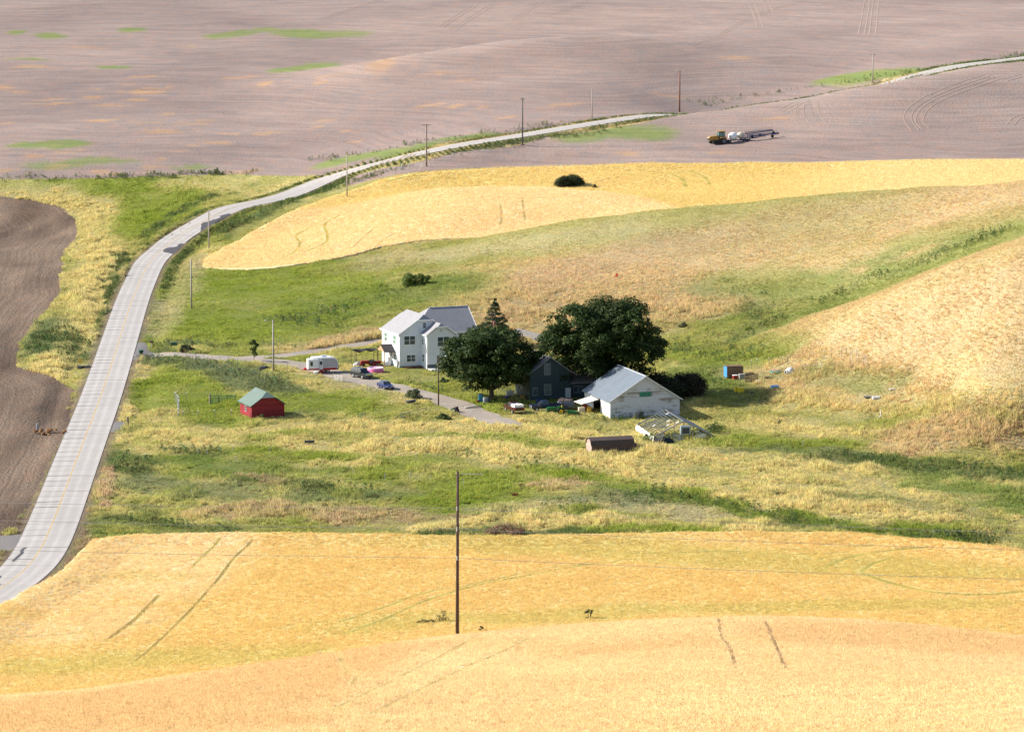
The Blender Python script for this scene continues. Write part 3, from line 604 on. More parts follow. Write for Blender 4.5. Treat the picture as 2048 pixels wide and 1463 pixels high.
for pts, wd, c in (([(505,1084),(470,1120),(430,1172),(370,1238),(300,1305),(268,1330)],.42,dk),([(440,1082),(415,1110),(382,1142)],.42,dg),([(318,1196),(270,1245),(210,1290)],.6,dk),
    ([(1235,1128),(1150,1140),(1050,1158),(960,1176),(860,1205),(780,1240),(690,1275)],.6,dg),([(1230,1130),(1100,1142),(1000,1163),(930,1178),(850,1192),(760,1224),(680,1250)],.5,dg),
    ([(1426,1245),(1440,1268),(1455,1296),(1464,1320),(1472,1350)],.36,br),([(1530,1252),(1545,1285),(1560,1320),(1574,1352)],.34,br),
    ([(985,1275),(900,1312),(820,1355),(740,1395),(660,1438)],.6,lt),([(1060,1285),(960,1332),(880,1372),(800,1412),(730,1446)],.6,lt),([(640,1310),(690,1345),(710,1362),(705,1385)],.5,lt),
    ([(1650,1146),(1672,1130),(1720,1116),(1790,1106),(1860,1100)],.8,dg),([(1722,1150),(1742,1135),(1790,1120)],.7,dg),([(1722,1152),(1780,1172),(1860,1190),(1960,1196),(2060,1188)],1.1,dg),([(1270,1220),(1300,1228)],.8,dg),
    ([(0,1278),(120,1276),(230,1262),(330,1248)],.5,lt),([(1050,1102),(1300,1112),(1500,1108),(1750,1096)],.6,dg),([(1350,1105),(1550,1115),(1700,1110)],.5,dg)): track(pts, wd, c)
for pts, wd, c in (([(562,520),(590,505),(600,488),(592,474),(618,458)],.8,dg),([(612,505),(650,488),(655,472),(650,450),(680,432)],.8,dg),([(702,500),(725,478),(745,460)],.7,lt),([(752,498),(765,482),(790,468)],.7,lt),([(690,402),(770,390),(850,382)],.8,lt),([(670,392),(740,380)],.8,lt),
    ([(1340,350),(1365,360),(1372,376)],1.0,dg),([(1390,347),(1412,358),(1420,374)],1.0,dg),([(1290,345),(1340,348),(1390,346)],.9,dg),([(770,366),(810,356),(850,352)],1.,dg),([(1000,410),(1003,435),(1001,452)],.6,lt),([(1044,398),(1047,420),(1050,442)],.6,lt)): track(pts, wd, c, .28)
# tyre marks on the fallow hills
M_tyre = ground_mat('tyre_mark', 2.0, None, .05, (.85, 1.1)); lg = np.array((.37,.28,.235))
for pts in ([(1560,222),(1598,205),(1600,232),(1625,262)],[(1588,222),(1622,203),(1632,230),(1650,255)],[(1830,262),(1815,235),(1838,205),(1930,165),(1975,150)],[(1850,258),(1838,240),(1862,208),(1955,170),(1998,155)],[(1500,0),(1512,30),(1520,56)],[(1530,0),(1540,25)],[(1735,0),(1728,40),(1722,70)],[(1752,0),(1748,38),(1744,72)],[(1440,70),(1515,30),(1575,10)],[(1380,90),(1460,62)],[(880,55),(950,10)],[(905,60),(990,5)],[(1030,40),(1080,4)],[(1110,30),(1180,0)],[(1310,240),(1400,222)],[(2010,160),(2048,150)],[(2020,250),(2035,235),(2060,230)],[(640,40),(760,0)],[(20,20),(200,10)]):
    L_ = spline(poly(pts), 2.0); 
    for off in (-1.1, 1.1):
        Q = L_+frames(L_)*off; N_ = frames(Q); wd = .4; V = np.empty((2*len(Q), 3)); a_, b_ = Q-N_*wd/2, Q+N_*wd/2
        V[0::2] = np.column_stack([a_, hz(*a_.T)+.06]); V[1::2] = np.column_stack([b_, hz(*b_.T)+.06]); m = np.arange(len(Q)-1)*2
        o = np_mesh('tyre_mark', V, np.stack([m, m+1, m+3, m+2], 1), M_tyre, np.tile(lg, (len(V), 1))*(.82+.2*np.repeat([vnoise(i*.15, off, 4) for i in range(len(Q))], 2))[:, None]); o['kind'] = 'structure'
# ------------------------------------------------------------------ crops, grasses and weeds: many small tufts
def leaf_mat(name, rough=.75, trans=.35, var=.25, inst=True):
    k = NT(name); at = k.n('ShaderNodeAttribute', attribute_name='col', attribute_type='INSTANCER' if inst else 'GEOMETRY')
    oi = k.n('ShaderNodeObjectInfo'); c = at.outputs['Color']
    if not inst:
        c = k.mix(1.0, c, k.ramp(k.noise(k.obj(), 1.3, 3), .3, .7, 1-var, 1+var), 'MULTIPLY')
    k.out(c, rough, .15); tr = k.n('ShaderNodeBsdfTranslucent'); k.l(c, tr.inputs['Color'])
    mx = k.n('ShaderNodeMixShader'); mx.inputs[0].default_value = trans; k.l(k.bsdf.outputs[0], mx.inputs[1]); k.l(tr.outputs[0], mx.inputs[2])
    k.l(mx.outputs[0], k.t.nodes['Material Output'].inputs['Surface']); return k.m
M_tuft = leaf_mat('grass_blades', .8, .45)
def tuft_mesh(name, n, spread, h, wd, lean, seed, head=False):
    r_ = random.Random(seed); b = MB()
    for _ in range(n):
        a = r_.uniform(0, 6.283); d = spread*math.sqrt(r_.random()); x, y = d*math.cos(a), d*math.sin(a); t = r_.uniform(0, 6.283); hh = h*r_.uniform(.6, 1.1)*(1-.35*d/spread); l = lean*r_.uniform(.3, 1.2)
        tx, ty = x+math.cos(t)*l*hh, y+math.sin(t)*l*hh; q_ = r_.uniform(0, 3.14); wx, wy = math.cos(q_)*wd/2, math.sin(q_)*wd/2
        b.add([(x-wx, y-wy, -.05), (x+wx, y+wy, -.05), (x*.3+tx*.7+wx*.8, y*.3+ty*.7+wy*.8, hh*.68), (tx, ty, hh), (x*.3+tx*.7-wx*.8, y*.3+ty*.7-wy*.8, hh*.68)], [(0, 1, 2, 3, 4)])
    me = bpy.data.meshes.new(name); me.from_pydata(b.v, [], b.f); me.materials.append(M_tuft); return me
def leafy_mesh(name, n, rad, h, sz, seed):
    r_ = random.Random(seed); b = MB()
    for _ in range(n):
        z = h*(1-r_.random()**1.6*.9); rr_ = rad*math.sqrt(r_.random())*(1.05-.5*z/h); a = r_.uniform(0, 6.283); c = Vector((rr_*math.cos(a), rr_*math.sin(a), z))
        nrm = Vector((r_.gauss(0, .6)+math.cos(a)*.5, r_.gauss(0, .6)+math.sin(a)*.5, r_.uniform(.1, 1.1))).normalized(); u = nrm.orthogonal().normalized(); v = nrm.cross(u); s = sz*r_.uniform(.6, 1.3)
        b.add([c-u*s, c-v*s*.5, c+u*s, c+v*s*.5], [(0, 1, 2, 3)])
    me = bpy.data.meshes.new(name); me.from_pydata(b.v, [], b.f); me.materials.append(M_tuft); return me
def scatter(name, me, X, Y, C, sc, dz=0., Z=None):
    """one object of many little copies on the ground; the copies are instances"""
    N_ = len(X); Z = hz(X, Y)+dz if Z is None else Z
    pm = bpy.data.meshes.new(name); pm.vertices.add(N_); pm.vertices.foreach_set('co', np.column_stack([X, Y, Z]).astype(np.float32).ravel())
    a = pm.attributes.new('col', 'FLOAT_COLOR', 'POINT'); a.data.foreach_set('color', np.column_stack([C, np.ones(N_)]).astype(np.float32).ravel())
    a = pm.attributes.new('scl', 'FLOAT_VECTOR', 'POINT'); a.data.foreach_set('vector', np.asarray(sc, np.float32).ravel())
    a = pm.attributes.new('rotz', 'FLOAT_VECTOR', 'POINT'); a.data.foreach_set('vector', np.column_stack([rng.normal(0, .08, N_), rng.normal(0, .08, N_), rng.uniform(0, 6.28, N_)]).astype(np.float32).ravel())
    o = bpy.data.objects.new(name, pm); col.objects.link(o); o['kind'] = 'stuff'
    src = bpy.data.objects.new(name+'_clump', me)
    ng = bpy.data.node_groups.new(name, 'GeometryNodeTree'); ng.interface.new_socket('Geometry', in_out='INPUT', socket_type='NodeSocketGeometry'); ng.interface.new_socket('Geometry', in_out='OUTPUT', socket_type='NodeSocketGeometry')
    gi = ng.nodes.new('NodeGroupInput'); go = ng.nodes.new('NodeGroupOutput'); ip = ng.nodes.new('GeometryNodeInstanceOnPoints'); oi = ng.nodes.new('GeometryNodeObjectInfo'); oi.inputs['Object'].default_value = src; oi.inputs['As Instance'].default_value = True
    def attr(nm):
        q_ = ng.nodes.new('GeometryNodeInputNamedAttribute'); q_.data_type = 'FLOAT_VECTOR'; q_.inputs['Name'].default_value = nm; return q_.outputs[0]
    L = ng.links.new; L(gi.outputs[0], ip.inputs['Points']); L(oi.outputs['Geometry'], ip.inputs['Instance']); L(attr('scl'), ip.inputs['Scale']); L(attr('rotz'), ip.inputs['Rotation']); L(ip.outputs[0], go.inputs[0])
    md = o.modifiers.new('clumps', 'NODES'); md.node_group = ng; return o
SG_ = {k_: S[k_].reshape(XX.shape) for k_ in names}
def rand_fan(N_, y0, y1, a=.172):
    Y = np.sqrt(rng.uniform(y0*y0, y1*y1, N_)); return rng.uniform(-a, a, N_)*Y, Y
def seen(X, Y, up=1.2):      # keep what the valley in view could show (a bit beyond the frame too)
    t = np.linspace(.3, .985, 40); Z = hz(X, Y)+up; v = np.ones(len(X), bool)
    for q_ in t: v &= hz(X*q_, Y*q_) < Z*q_+1.5
    return v
def vary(C, s=.12, hue=.06):
    return np.clip(C*rng.normal(1, s, (len(C), 1))*rng.normal(1, hue, C.shape), .004, .9)
FOOT = []; RECT = []          # no grass grows inside buildings or under the vehicles
for px, py, r_ in ((640,738,3.2),(725,752,2.6),(772,770,2.2),(1026,820,2.6),(1090,818,2.8),(1128,812,2.4),(751,743,1.7)): FOOT.append((*hit(px, py), r_))
for px, py, a, x0, x1, y0, y1 in ((1221,836,17,0,12.9,0,14.6),(799.6,735,22,0,15.9,0,10.8),(799.6,735,22,4.3,10.1,-3.6,0),(1060,800,17,0,14.5,0,9),(503.5,838,22,0,6,0,6.6),(1183.5,905.5,17,0,7.9,0,2.9)): RECT.append((*hit(px, py), R(a), x0, x1, y0, y1))
def free(X, Y, k_=1.):
    m = np.ones(len(X), bool)
    for x, y, r_ in FOOT: m &= (X-x)**2+(Y-y)**2 > (r_*k_)**2
    for x, y, a, x0, x1, y0, y1 in RECT:
        u = (X-x)*math.cos(a)+(Y-y)*math.sin(a); v = -(X-x)*math.sin(a)+(Y-y)*math.cos(a); m &= ~((u > x0-.25) & (u < x1+.25) & (v > y0-.25) & (v < y1+.25))
    return m
# grassland
X, Y = rand_fan(760000, 470, 1070); X, Y = X[(Y < 905) | (X < 40)], Y[(Y < 905) | (X < 40)]; d_r = gsamp(dr, X, Y)
m = (gsamp(SG_['wheat_near'], X, Y) > .1) & (gsamp(SG_['wheat_mid'], X, Y) > .1) & (gsamp(SG_['plough'], X, Y) > -.4) & (gsamp(SG_['fallow'], X, Y) > -.3) & (gsamp(SG_['drive'], X, Y) > .25) & (d_r > 4.9)
X, Y = X[m], Y[m]; m = free(X, Y) & seen(X, Y); X, Y = X[m], Y[m]
C = c_grass(X, Y); lum = C @ np.array((.3, .6, .1)); gr = C[:, 1]/(C[:, 0]+1e-6)
tallness = np.clip(.55+(gr < .85)*(C[:, 0] > .3)*.35+(lum < .11)*.5+fbm(X/7, Y/9, 131)*1.2, .3, 1.5)
hillm = np.clip((hz(X, Y)-FL-3)/5, 0, 1); clumpy = np.clip(1+3.4*fbm(X/4, Y/6, 133, 3), .3, 2.1); tallness *= (clumpy*(1-hillm)+hillm)*(1-.62*hillm); tallness *= 1+.6*np.exp(-(((X-hit(190,560)[0])/12)**2)**2)*(Y > 640)*(X < -50)
short = np.zeros(len(X))     # mown or grazed places near the buildings and in the paddock
for px, py, rx, ry in ((350,790,75,28),(620,810,90,22),(480,600,130,50),(800,735,120,25),(1080,812,120,14),(600,660,80,25),(900,740,60,20),(1495,757,70,14),(1555,768,60,14),(1150,818,40,10),(1470,783,30,8),(1745,794,40,8)):
    c = hit(px, py); a = np.linalg.norm(hit(px, py+ry)-hit(px, py-ry))/2; short = np.maximum(short, np.exp(-(((X-c[0])/(rx/10))**2+((Y-c[1])/a)**2)**2))
tallness *= 1-.6*short
keep = rng.random(len(X)) < np.clip(.35+tallness*.65, 0, 1)*np.where(Y > 720, .75, 1); X, Y, C, tallness = X[keep], Y[keep], C[keep], tallness[keep]
C2 = vary(C*np.where(lum > .24, 1.36, 1.3)[keep][:, None], .15, .05)*(1+.04*hillm[keep][:, None]); hgt = tallness*rng.uniform(.7, 1.25, len(X)); wds = rng.uniform(.8, 1.35, len(X))*(.75+.3*tallness)
half = rng.random(len(X)) < .5
GT = [tuft_mesh('grass_tuft_a', 16, .42, .85, .075, .42, 1), tuft_mesh('grass_tuft_b', 14, .5, .8, .085, .5, 2)]
for hm, me in ((half, GT[0]), (~half, GT[1])):
    scatter('meadow_grass', me, X[hm], Y[hm], C2[hm], np.column_stack([wds[hm], wds[hm], hgt[hm]]))
print('grass tufts', len(X))
# leafy weeds and scrub where the cover is dark or grey-green
SW = strokes([('dark',[(300,712),(400,733),(480,752),(565,785)],30,9,1),('dark',[(243,515),(226,580),(203,650),(184,715)],7,18,1.6),('dark',[(300,470),(335,440),(372,418),(420,395)],13,5,.8),('dark',[(75,700),(105,655),(150,715)],30,12,.7),('dark',[(450,462),(530,425),(620,392),(720,358),(800,336)],16,4,.7),('dark',[(880,312),(950,300),(1050,282),(1180,266),(1290,240)],24,3,.2),
  ('dark',[(640,320),(760,302),(900,278),(1000,263),(1150,243)],24,2,.15),('dark',[(1380,208),(1500,190),(1600,177),(1700,165),(1800,150),(1900,134),(2048,113)],30,1.6,.15),('dark',[(1650,915),(1800,925),(1950,948),(2060,955)],60,10,.3),('dark',[(240,925),(280,938)],32,12,.4),('dark',[(520,962),(620,972),(720,988)],55,7,.25),('dark',[(1300,985),(1450,1012),(1650,1050),(1880,1074)],45,4,.35),('dark',[(900,1069),(1100,1069),(1200,1070)],60,3,.5),('dark',[(1880,1075),(1960,1084)],50,6,1),
  ('dark',[(1990,468),(1840,525),(1760,556),(1640,600)],30,9,.14),('dark',[(1480,570),(1540,640),(1430,690)],45,12,.12),('dark',[(1350,690),(1420,705),(1480,712)],50,8,.3),('dark',[(0,358),(120,357),(250,355),(370,350),(480,347)],40,1.5,.7),('dark',[(1390,750),(1430,770)],30,8,.7),('dark',[(1050,920),(900,905),(1290,960)],20,4,.15),('dark',[(340,900),(420,903)],28,4,.8),('dark',[(460,1062),(230,1035)],25,5,.9),('dark',[(660,650),(560,640),(780,585)],45,8,.2),('dark',[(350,690),(420,692),(560,690)],40,4,.6),('dark',[(820,762),(880,790)],20,4,.5),('dark',[(1290,880),(1420,872),(1440,850)],14,3,.9),('dark',[(1180,835),(1225,842),(1310,830)],14,3,.5),('dark',[(1150,1010),(1280,1000)],70,9,.25)])
X, Y = rand_fan(420000, 470, 1160); d_r = gsamp(dr, X, Y); W = np.zeros(len(X)); wx = X+fbm(X/3, Y/5, 141)*4; wy = Y+fbm(X/3, Y/5, 151)*9
for kind, cx, cy, rx, ry, st in SW:
    q_ = (np.abs(wx-cx) < 2.2*rx) & (np.abs(wy-cy) < 2.2*ry); W[q_] = np.maximum(W[q_], st*np.exp(-((((wx[q_]-cx)/rx)**2+((wy[q_]-cy)/ry)**2)**2)*.8))
m = (rng.random(len(X)) < W*1.0) & (gsamp(SG_['wheat_near'], X, Y) > .5) & (gsamp(SG_['wheat_mid'], X, Y) > 1) & (gsamp(SG_['plough'], X, Y) > .5) & (gsamp(SG_['drive'], X, Y) > .6) & (d_r > 5.4)
X, Y = X[m], Y[m]; m = free(X, Y); X, Y = X[m], Y[m]; W = fbm(X/6, Y/8, 161)
grey = np.exp(-(((X-hit(430,745)[0])/16)**2+((Y-hit(430,745)[1])/60)**2))[:, None]
CW = (np.array((.095,.14,.045))*(1-grey)+np.array((.20,.24,.125))*grey)
CW = np.where((rng.random(len(X)) < .2)[:, None], np.array((.24,.24,.09)), CW); CW = vary(CW, .22, .08)
sc = np.clip(.8+W*1.6, .35, 1.4)*rng.uniform(.6, 1.25, len(X))
scatter('roadside_weeds', leafy_mesh('weed_clump', 34, .5, .95, .12, 5), X, Y, CW, np.column_stack([sc, sc, sc]), -.05)
print('weeds', len(X))
k_ = rng.integers(int(np.argmax(RC[:, 1] > 800)), NR-40, 16000); off = rng.choice((-1, 1), len(k_))*(5.2+np.abs(rng.normal(0, 1.5, len(k_)))); X, Y = (RC[k_]+RN[k_]*off[:, None]).T; q_ = rng.uniform(1365, 1870, 900); cy_ = np.interp(q_, (1330,1500,1700,1850), (1046,1054,1066,1074))+rng.uniform(-1.5, 3.5, 900); X = np.concatenate([X, (q_-1024)/F*cy_]); Y = np.concatenate([Y, cy_])
m = (rng.random(len(X)) < np.clip(.55+fbm(X/9, Y/12, 191)*2.4, 0, 1)) & (gsamp(SG_['wheat_mid'], X, Y) > .3); X, Y = X[m], Y[m]
CW = vary(np.where((rng.random(len(X)) < .3)[:, None], np.array((.26,.27,.08)), np.array((.11,.155,.05))), .2, .07); sc = rng.uniform(.45, 1.0, len(X))
scatter('verge_weeds', leafy_mesh('verge_clump', 26, .6, .8, .13, 6), X, Y, CW, np.column_stack([sc, sc, sc]), -.05)
# wheat: ears standing out of the crop
def off_track(X, Y):
    m = np.ones(len(X), bool)
    for L, wd in TRK:
        x0, y0 = L.min(0)-1; x1, y1 = L.max(0)+1; q_ = np.where((X > x0) & (X < x1) & (Y > y0) & (Y < y1))[0]
        if len(q_): d_, _, _ = seg_dist(X[q_], Y[q_], L[::3] if len(L) > 6 else L); m[q_[d_ < wd*.55+.12]] = False
    return m
X, Y = rand_fan(440000, 178, 520, .2); m = gsamp(SG_['wheat_near'], X, Y) < -.1; X, Y = X[m], Y[m]; m = seen(X, Y, .8) & off_track(X, Y); X, Y = X[m], Y[m]
keep = rng.random(len(X)) < np.where(Y < 365, 1, .75); X, Y = X[keep], Y[keep]
CWh = vary(c_wheat(X, Y)*1.27, .065, .025); sc = rng.uniform(.85, 1.2, len(X))*(1+fbm(X/5, Y/7, 171)*.4)
scatter('wheat_crop', tuft_mesh('wheat_tuft', 18, .36, .30, .042, .6, 3), X, Y, CWh, np.column_stack([sc, sc, sc]), .44)
print('wheat', len(X))
X, Y = rand_fan(160000, 840, 985); m = gsamp(SG_['wheat_mid'], X, Y) < -.05; X, Y = X[m], Y[m]; m = seen(X, Y, .8) & off_track(X, Y); X, Y = X[m], Y[m]
CWh = vary(c_wmid(X, Y)*1.38, .05, .02); sc = rng.uniform(.8, 1.3, len(X))
scatter('wheat_crop', tuft_mesh('wheat_tuft_far', 10, .5, .36, .09, .9, 4), X, Y, CWh, np.column_stack([sc*1.3, sc*1.3, sc]), .2)
print('wheat far', len(X))
# ------------------------------------------------------------------ buildings
def siding(name, c, pitch=.2, dirt=None):
    if name in MATS: return MATS[name]
    k = NT(name); p = k.obj(); sx = k.n('ShaderNodeSeparateXYZ'); k.l(p, sx.inputs[0])
    fr = k.math('FRACT', k.math('MULTIPLY', sx.outputs[2], 1/pitch)); n1 = k.noise(p, 1.1, 5, .6); n2 = k.noise(k.vmul(p, (3, 3, .4)), 1., 4)
    cc = k.mix(k.ramp(n1, .3, .7), tuple(x*.92 for x in c), tuple(min(1, x*1.04) for x in c)); cc = k.mix(k.ramp(n2, .55, .75, 0, .35), cc, tuple(x*.72 for x in c))
    if dirt: cc = k.mix(k.ramp(k.noise(k.vmul(p, (.6, .6, 2.2)), 1.4, 6, .75), .5, .62, 0, dirt[1]), cc, dirt[0])
    k.bump(fr, .5, .03); MATS[name] = k.out(cc, .6, .3); return MATS[name]
def shingles(name, c, pitch=.28):
    if name in MATS: return MATS[name]
    k = NT(name); p = k.obj(); n1 = k.noise(p, 3.2, 4, .7); n2 = k.noise(p, .5, 4, .6); n3 = k.noise(k.vmul(p, (1, 1, 6)), 2.2, 2)
    cc = k.mix(k.ramp(n1, .3, .7), tuple(x*.84 for x in c), tuple(x*1.14 for x in c)); cc = k.mix(k.ramp(n2, .35, .7), cc, tuple(x*.82 for x in c), 'MIX') if False else k.mix(k.ramp(n2, .4, .7, 0, .4), cc, tuple(x*.8 for x in c))
    k.bump(n3, .6, .04); MATS[name] = k.out(cc, .9, .2); return MATS[name]
def glass(name='window_glass', c=(.03,.045,.055)):
    if name in MATS: return MATS[name]
    k = NT(name); n1 = k.noise(k.obj(), 1.1, 3); cc = k.mix(k.ramp(n1, .4, .6), c, tuple(x*1.9 for x in c)); MATS[name] = k.out(cc, .08, .6); return MATS[name]
def metal_roof(name, c, rib=0.45):
    if name in MATS: return MATS[name]
    k = NT(name); p = k.obj(); n1 = k.noise(p, .5, 5, .6); n2 = k.noise(k.vmul(p, (.25, 2.2, .25)), 1.0, 4, .7)
    cc = k.mix(k.ramp(n1, .3, .7), tuple(x*.9 for x in c), tuple(x*1.07 for x in c)); cc = k.mix(k.ramp(n2, .5, .75, 0, .3), cc, tuple(x*.78 for x in c)); MATS[name] = k.out(cc, .5, .35); return MATS[name]
W_white = siding('white_clapboard', (.74,.77,.82)); W_trim = paint('white_trim', (.82,.82,.81), .5, .04); R_grey = shingles('grey_shingles', (.28,.275,.29))
G_win = glass(); G_green = glass('green_curtain_glass', (.10,.16,.13))
def window(parent, o, u, w_, h_, cols=1, rows=2, nrm=None, mat=None, frame=None, fw=.07, name='window'):
    """o: lower left corner on the wall, u: direction along the wall; nrm: outward; a frame with its panes"""
    o, u, nrm = Vector(o), Vector(u).normalized(), Vector(nrm).normalized(); z = Vector((0,0,1)); b = MB(); f_ = frame or W_trim
    def bx(mb, a0, a1, z0, z1, d0, d1):
        vs = [o+u*a+z*c+nrm*d for d in (d0, d1) for a, c in ((a0, z0), (a1, z0), (a1, z1), (a0, z1))]
        mb.add(vs, [(0,3,2,1),(4,5,6,7),(0,1,5,4),(1,2,6,5),(2,3,7,6),(3,0,4,7)])
    bx(b, -fw, w_+fw, -fw-.03, 0, .002, .09); bx(b, -fw, w_+fw, h_, h_+fw, .002, .08); bx(b, -fw, 0, 0, h_, .002, .08); bx(b, w_, w_+fw, 0, h_, .002, .08)
    for i in range(1, cols): x = w_*i/cols; bx(b, x-fw*.7, x+fw*.7, 0, h_, .002, .075)
    for j in range(1, rows):
        z_ = h_*j/rows
        for i in range(cols): bx(b, w_*i/cols+(fw*.7 if i else 0), w_*(i+1)/cols-(fw*.7 if i < cols-1 else 0), z_-.025, z_+.025, .002, .07)
    fo = b.build(name, f_, parent)
    for i in range(cols):
        for j in range(rows):
            g = MB(); bx(g, w_*i/cols+(fw*.7 if i else 0), w_*(i+1)/cols-(fw*.7 if i < cols-1 else 0), h_*j/rows+(.025 if j else 0), h_*(j+1)/rows-(.025 if j < rows-1 else 0), .004, .03); g.build('pane', mat or G_win, fo)
    return fo
def wall_poly(mb, pts, t):      # vertical wall polygon given thickness t inwards (t is a vector)
    P = [Vector(p) for p in pts]; t = Vector(t); n_ = len(P)
    mb.add(P+[p+t for p in P], [tuple(range(n_)), tuple(range(2*n_-1, n_-1, -1))]+[(i, n_+i, n_+(i+1) % n_, (i+1) % n_) for i in range(n_)])

# --- the white farmhouse
H = empty('farmhouse', P3(799.6, 735, -.1), R(22), 'two-storey white farmhouse with grey shingled roofs beside the gravel drive', 'house')
b = MB(); E = 6.6
wall_poly(b, [(0,0,0),(10.2,0,0),(10.2,0,E),(6.6,0,9.0),(3.6,0,9.0),(0,0,E)], (0,.2,0)); wall_poly(b, [(0,10,0),(0,10,E),(3.6,10,9),(6.6,10,9),(10.2,10,E),(10.2,10,0)], (0,-.2,0))
b.box(0, .2, .2, 9.8, 0, E); b.box(10.2, 15.9, 0, .2, 0, E); b.box(15.7, 15.9, .2, 10.8, 0, E); wall_poly(b, [(15.9,0,E),(15.9,10.8,E),(15.9,5.4,10.6)], (-.2,0,0)); b.box(10.2, 15.7, 10.6, 10.8, 0, E)
b.build('wall', W_white, H)
b = MB(); b.box(4.37, 10.1, -3.4, -3.2, .0, E); b.box(4.37, 4.57, -3.2, 0, 0, E); b.box(9.9, 10.1, -3.2, 0, 0, E); wall_poly(b, [(4.37,-3.4,E),(10.1,-3.4,E),(8.25,-3.4,8.0),(6.2,-3.4,8.0)], (0,.2,0)); b.build('bay_wall', W_white, H)
b = MB(); b.box(-.06, 10.26, -.06, .0, 0, .35); b.box(4.31, 10.16, -3.46, -3.4, 0, .9); b.build('foundation', paint('grey_concrete', (.12,.13,.15), .9), H)
def hip(mb, x0, x1, y0, y1, e, xm, rise, clip, ov=.35, back=True):
    """gable roof, ridge along y, ends clipped"""
    half = xm-x0; s = rise/half; z0 = e-ov*s; cz_ = e+clip; cx = clip/s; ins = (rise-clip)/1.2
    ye = y1+(ov if back else 0); yi = ye-(ins if back else 0)
    mb.slab([(x0-ov, y0-ov, z0+.1), (x0-ov, ye, z0+.1), (x0+cx, ye, cz_+.1)] + ([(xm, yi, e+rise+.1)] if True else []) + [(xm, y0-ov+ins, e+rise+.1), (x0+cx, y0-ov, cz_+.1)], .16)
    mb.slab([(x1+ov, y0-ov, z0+.1), (x1-cx, y0-ov, cz_+.1), (xm, y0-ov+ins, e+rise+.1), (xm, yi, e+rise+.1), (x1-cx, ye, cz_+.1), (x1+ov, ye, z0+.1)], .16)
    mb.slab([(x0+cx, y0-ov, cz_+.1), (x1-cx, y0-ov, cz_+.1), (xm, y0-ov+ins, e+rise+.1)], .16)
    if back: mb.slab([(x0+cx, ye, cz_+.1), (xm, yi, e+rise+.1), (x1-cx, ye, cz_+.1)], .16)
b = MB(); hip(b, 0, 10.2, 0, 10, E, 5.1, 3.4, 2.4); ro = b.build('roof', R_grey, H)
b = MB(); sl = .77; e0 = E-.3*sl+.1
b.slab([(10.45,-.35,e0-.04),(16.15,-.35,e0-.04),(16.15,5.4,10.75),(8.1,5.4,10.75),(6.3,3.6,9.36)], .16); b.slab([(2.7,11.1,e0),(8.1,5.4,10.75),(16.15,5.4,10.75),(16.15,11.1,e0)], .16); b.slab([(8.1,5.4,10.75),(2.7,11.1,e0),(2.7,-.0,E+.1),(6.3,3.6,9.36)], .16)
b.build('main_roof', R_grey, H)
b = MB(); hip(b, 4.37, 10.1, -3.4, 1.0, E, 7.23, 2.0, 1.4, .3, False); b.build('bay_roof', R_grey, H)
for a_, c_ in (((0-.35,-.37,E-.12),(3.6,-.37,9.1)),((6.6,-.37,9.1),(10.5,-.37,E-.12)),((4.1,-3.72,E-.1),(6.2,-3.72,8.1)),((8.25,-3.72,8.1),(10.4,-3.72,E-.1)),((3.6,-.37,9.06),(6.6,-.37,9.06)),((6.2,-3.72,8.06),(8.25,-3.72,8.06)),((-.37,-.35,E-.14),(-.37,10.35,E-.14)),((4.05,-3.7,E-.12),(4.05,-.4,E-.12)),((10.5,-.38,E-.16),(16.1,-.38,E-.16)),((16.17,-.35,e0-.1),(16.17,5.4,10.7))): b = MB(); b.bar(a_, c_, .05, .24); b.build('fascia', W_trim, H)
b = MB(); b.box(8.1, 16.1, 5.3, 5.5, 10.74, 10.82); b.build('ridge_cap', paint('pale_ridge', (.55,.55,.56)), H)
for (x, z, w_, h_, c_, m) in ((.93,4.5,2.2,1.6,2,G_win),(1.45,1.2,1.72,1.25,2,G_win),(4.76,7.55,.62,1.0,1,G_win),(12.2,4.6,2.2,1.5,2,G_win),(11.4,1.2,1.6,1.5,2,G_win)): window(H, (x,0,z), (1,0,0), w_, h_, c_, 2, (0,-1,0), m)
for (y, z, w_, h_) in ((8.5,4.35,1.5,1.6),(3.55,4.4,1.5,1.6),(3.0,1.2,1.1,1.2)): window(H, (0,y,z), (0,-1,0), w_, h_, 1, 2, (-1,0,0), G_green)
window(H, (6.5,-3.4,4.35), (1,0,0), 2.35, 1.75, 2, 2, (0,-1,0)); window(H, (6.3,-3.4,1.1), (1,0,0), .6, 1.5, 1, 2, (0,-1,0)); window(H, (4.37,-.9,1.3), (0,-1,0), .9, 1.3, 1, 2, (-1,0,0)); window(H, (4.37,-.8,4.5), (0,-1,0), .7, 1.1, 1, 2, (-1,0,0))
b = MB(); b.box(7.3, 8.6, -3.46, -3.41, .1, 2.15); d = b.build('door', paint('dark_door', (.03,.05,.05), .4), H); b = MB(); b.tube((8.45,-3.47,1.1),(8.45,-3.53,1.1),.04); b.build('handle', paint('brass', (.4,.3,.1), .3, metal=.8), d)
b = MB(); b.box(7.0, 7.45, -3.45, -3.4, 7.1, 7.6); b.build('vent', paint('vent_grey', (.5,.52,.55)), H)
b = MB(); b.tube((4.25,-3.55,6.4),(4.25,-3.55,.1),.05,n=6); b.build('downpipe', W_trim, H); b = MB(); b.tube((-.1,-.12,6.4),(-.1,-.12,.1),.05,n=6); b.build('downpipe', W_trim, H)
b = MB(); b.box(4.4, 6.6, -5.6, -3.5, .0, .22); b.box(4.9, 6.2, -6.0, -5.6, 0, .12); b.build('doorstep', paint('pale_concrete', (.5,.49,.46), .9), H)
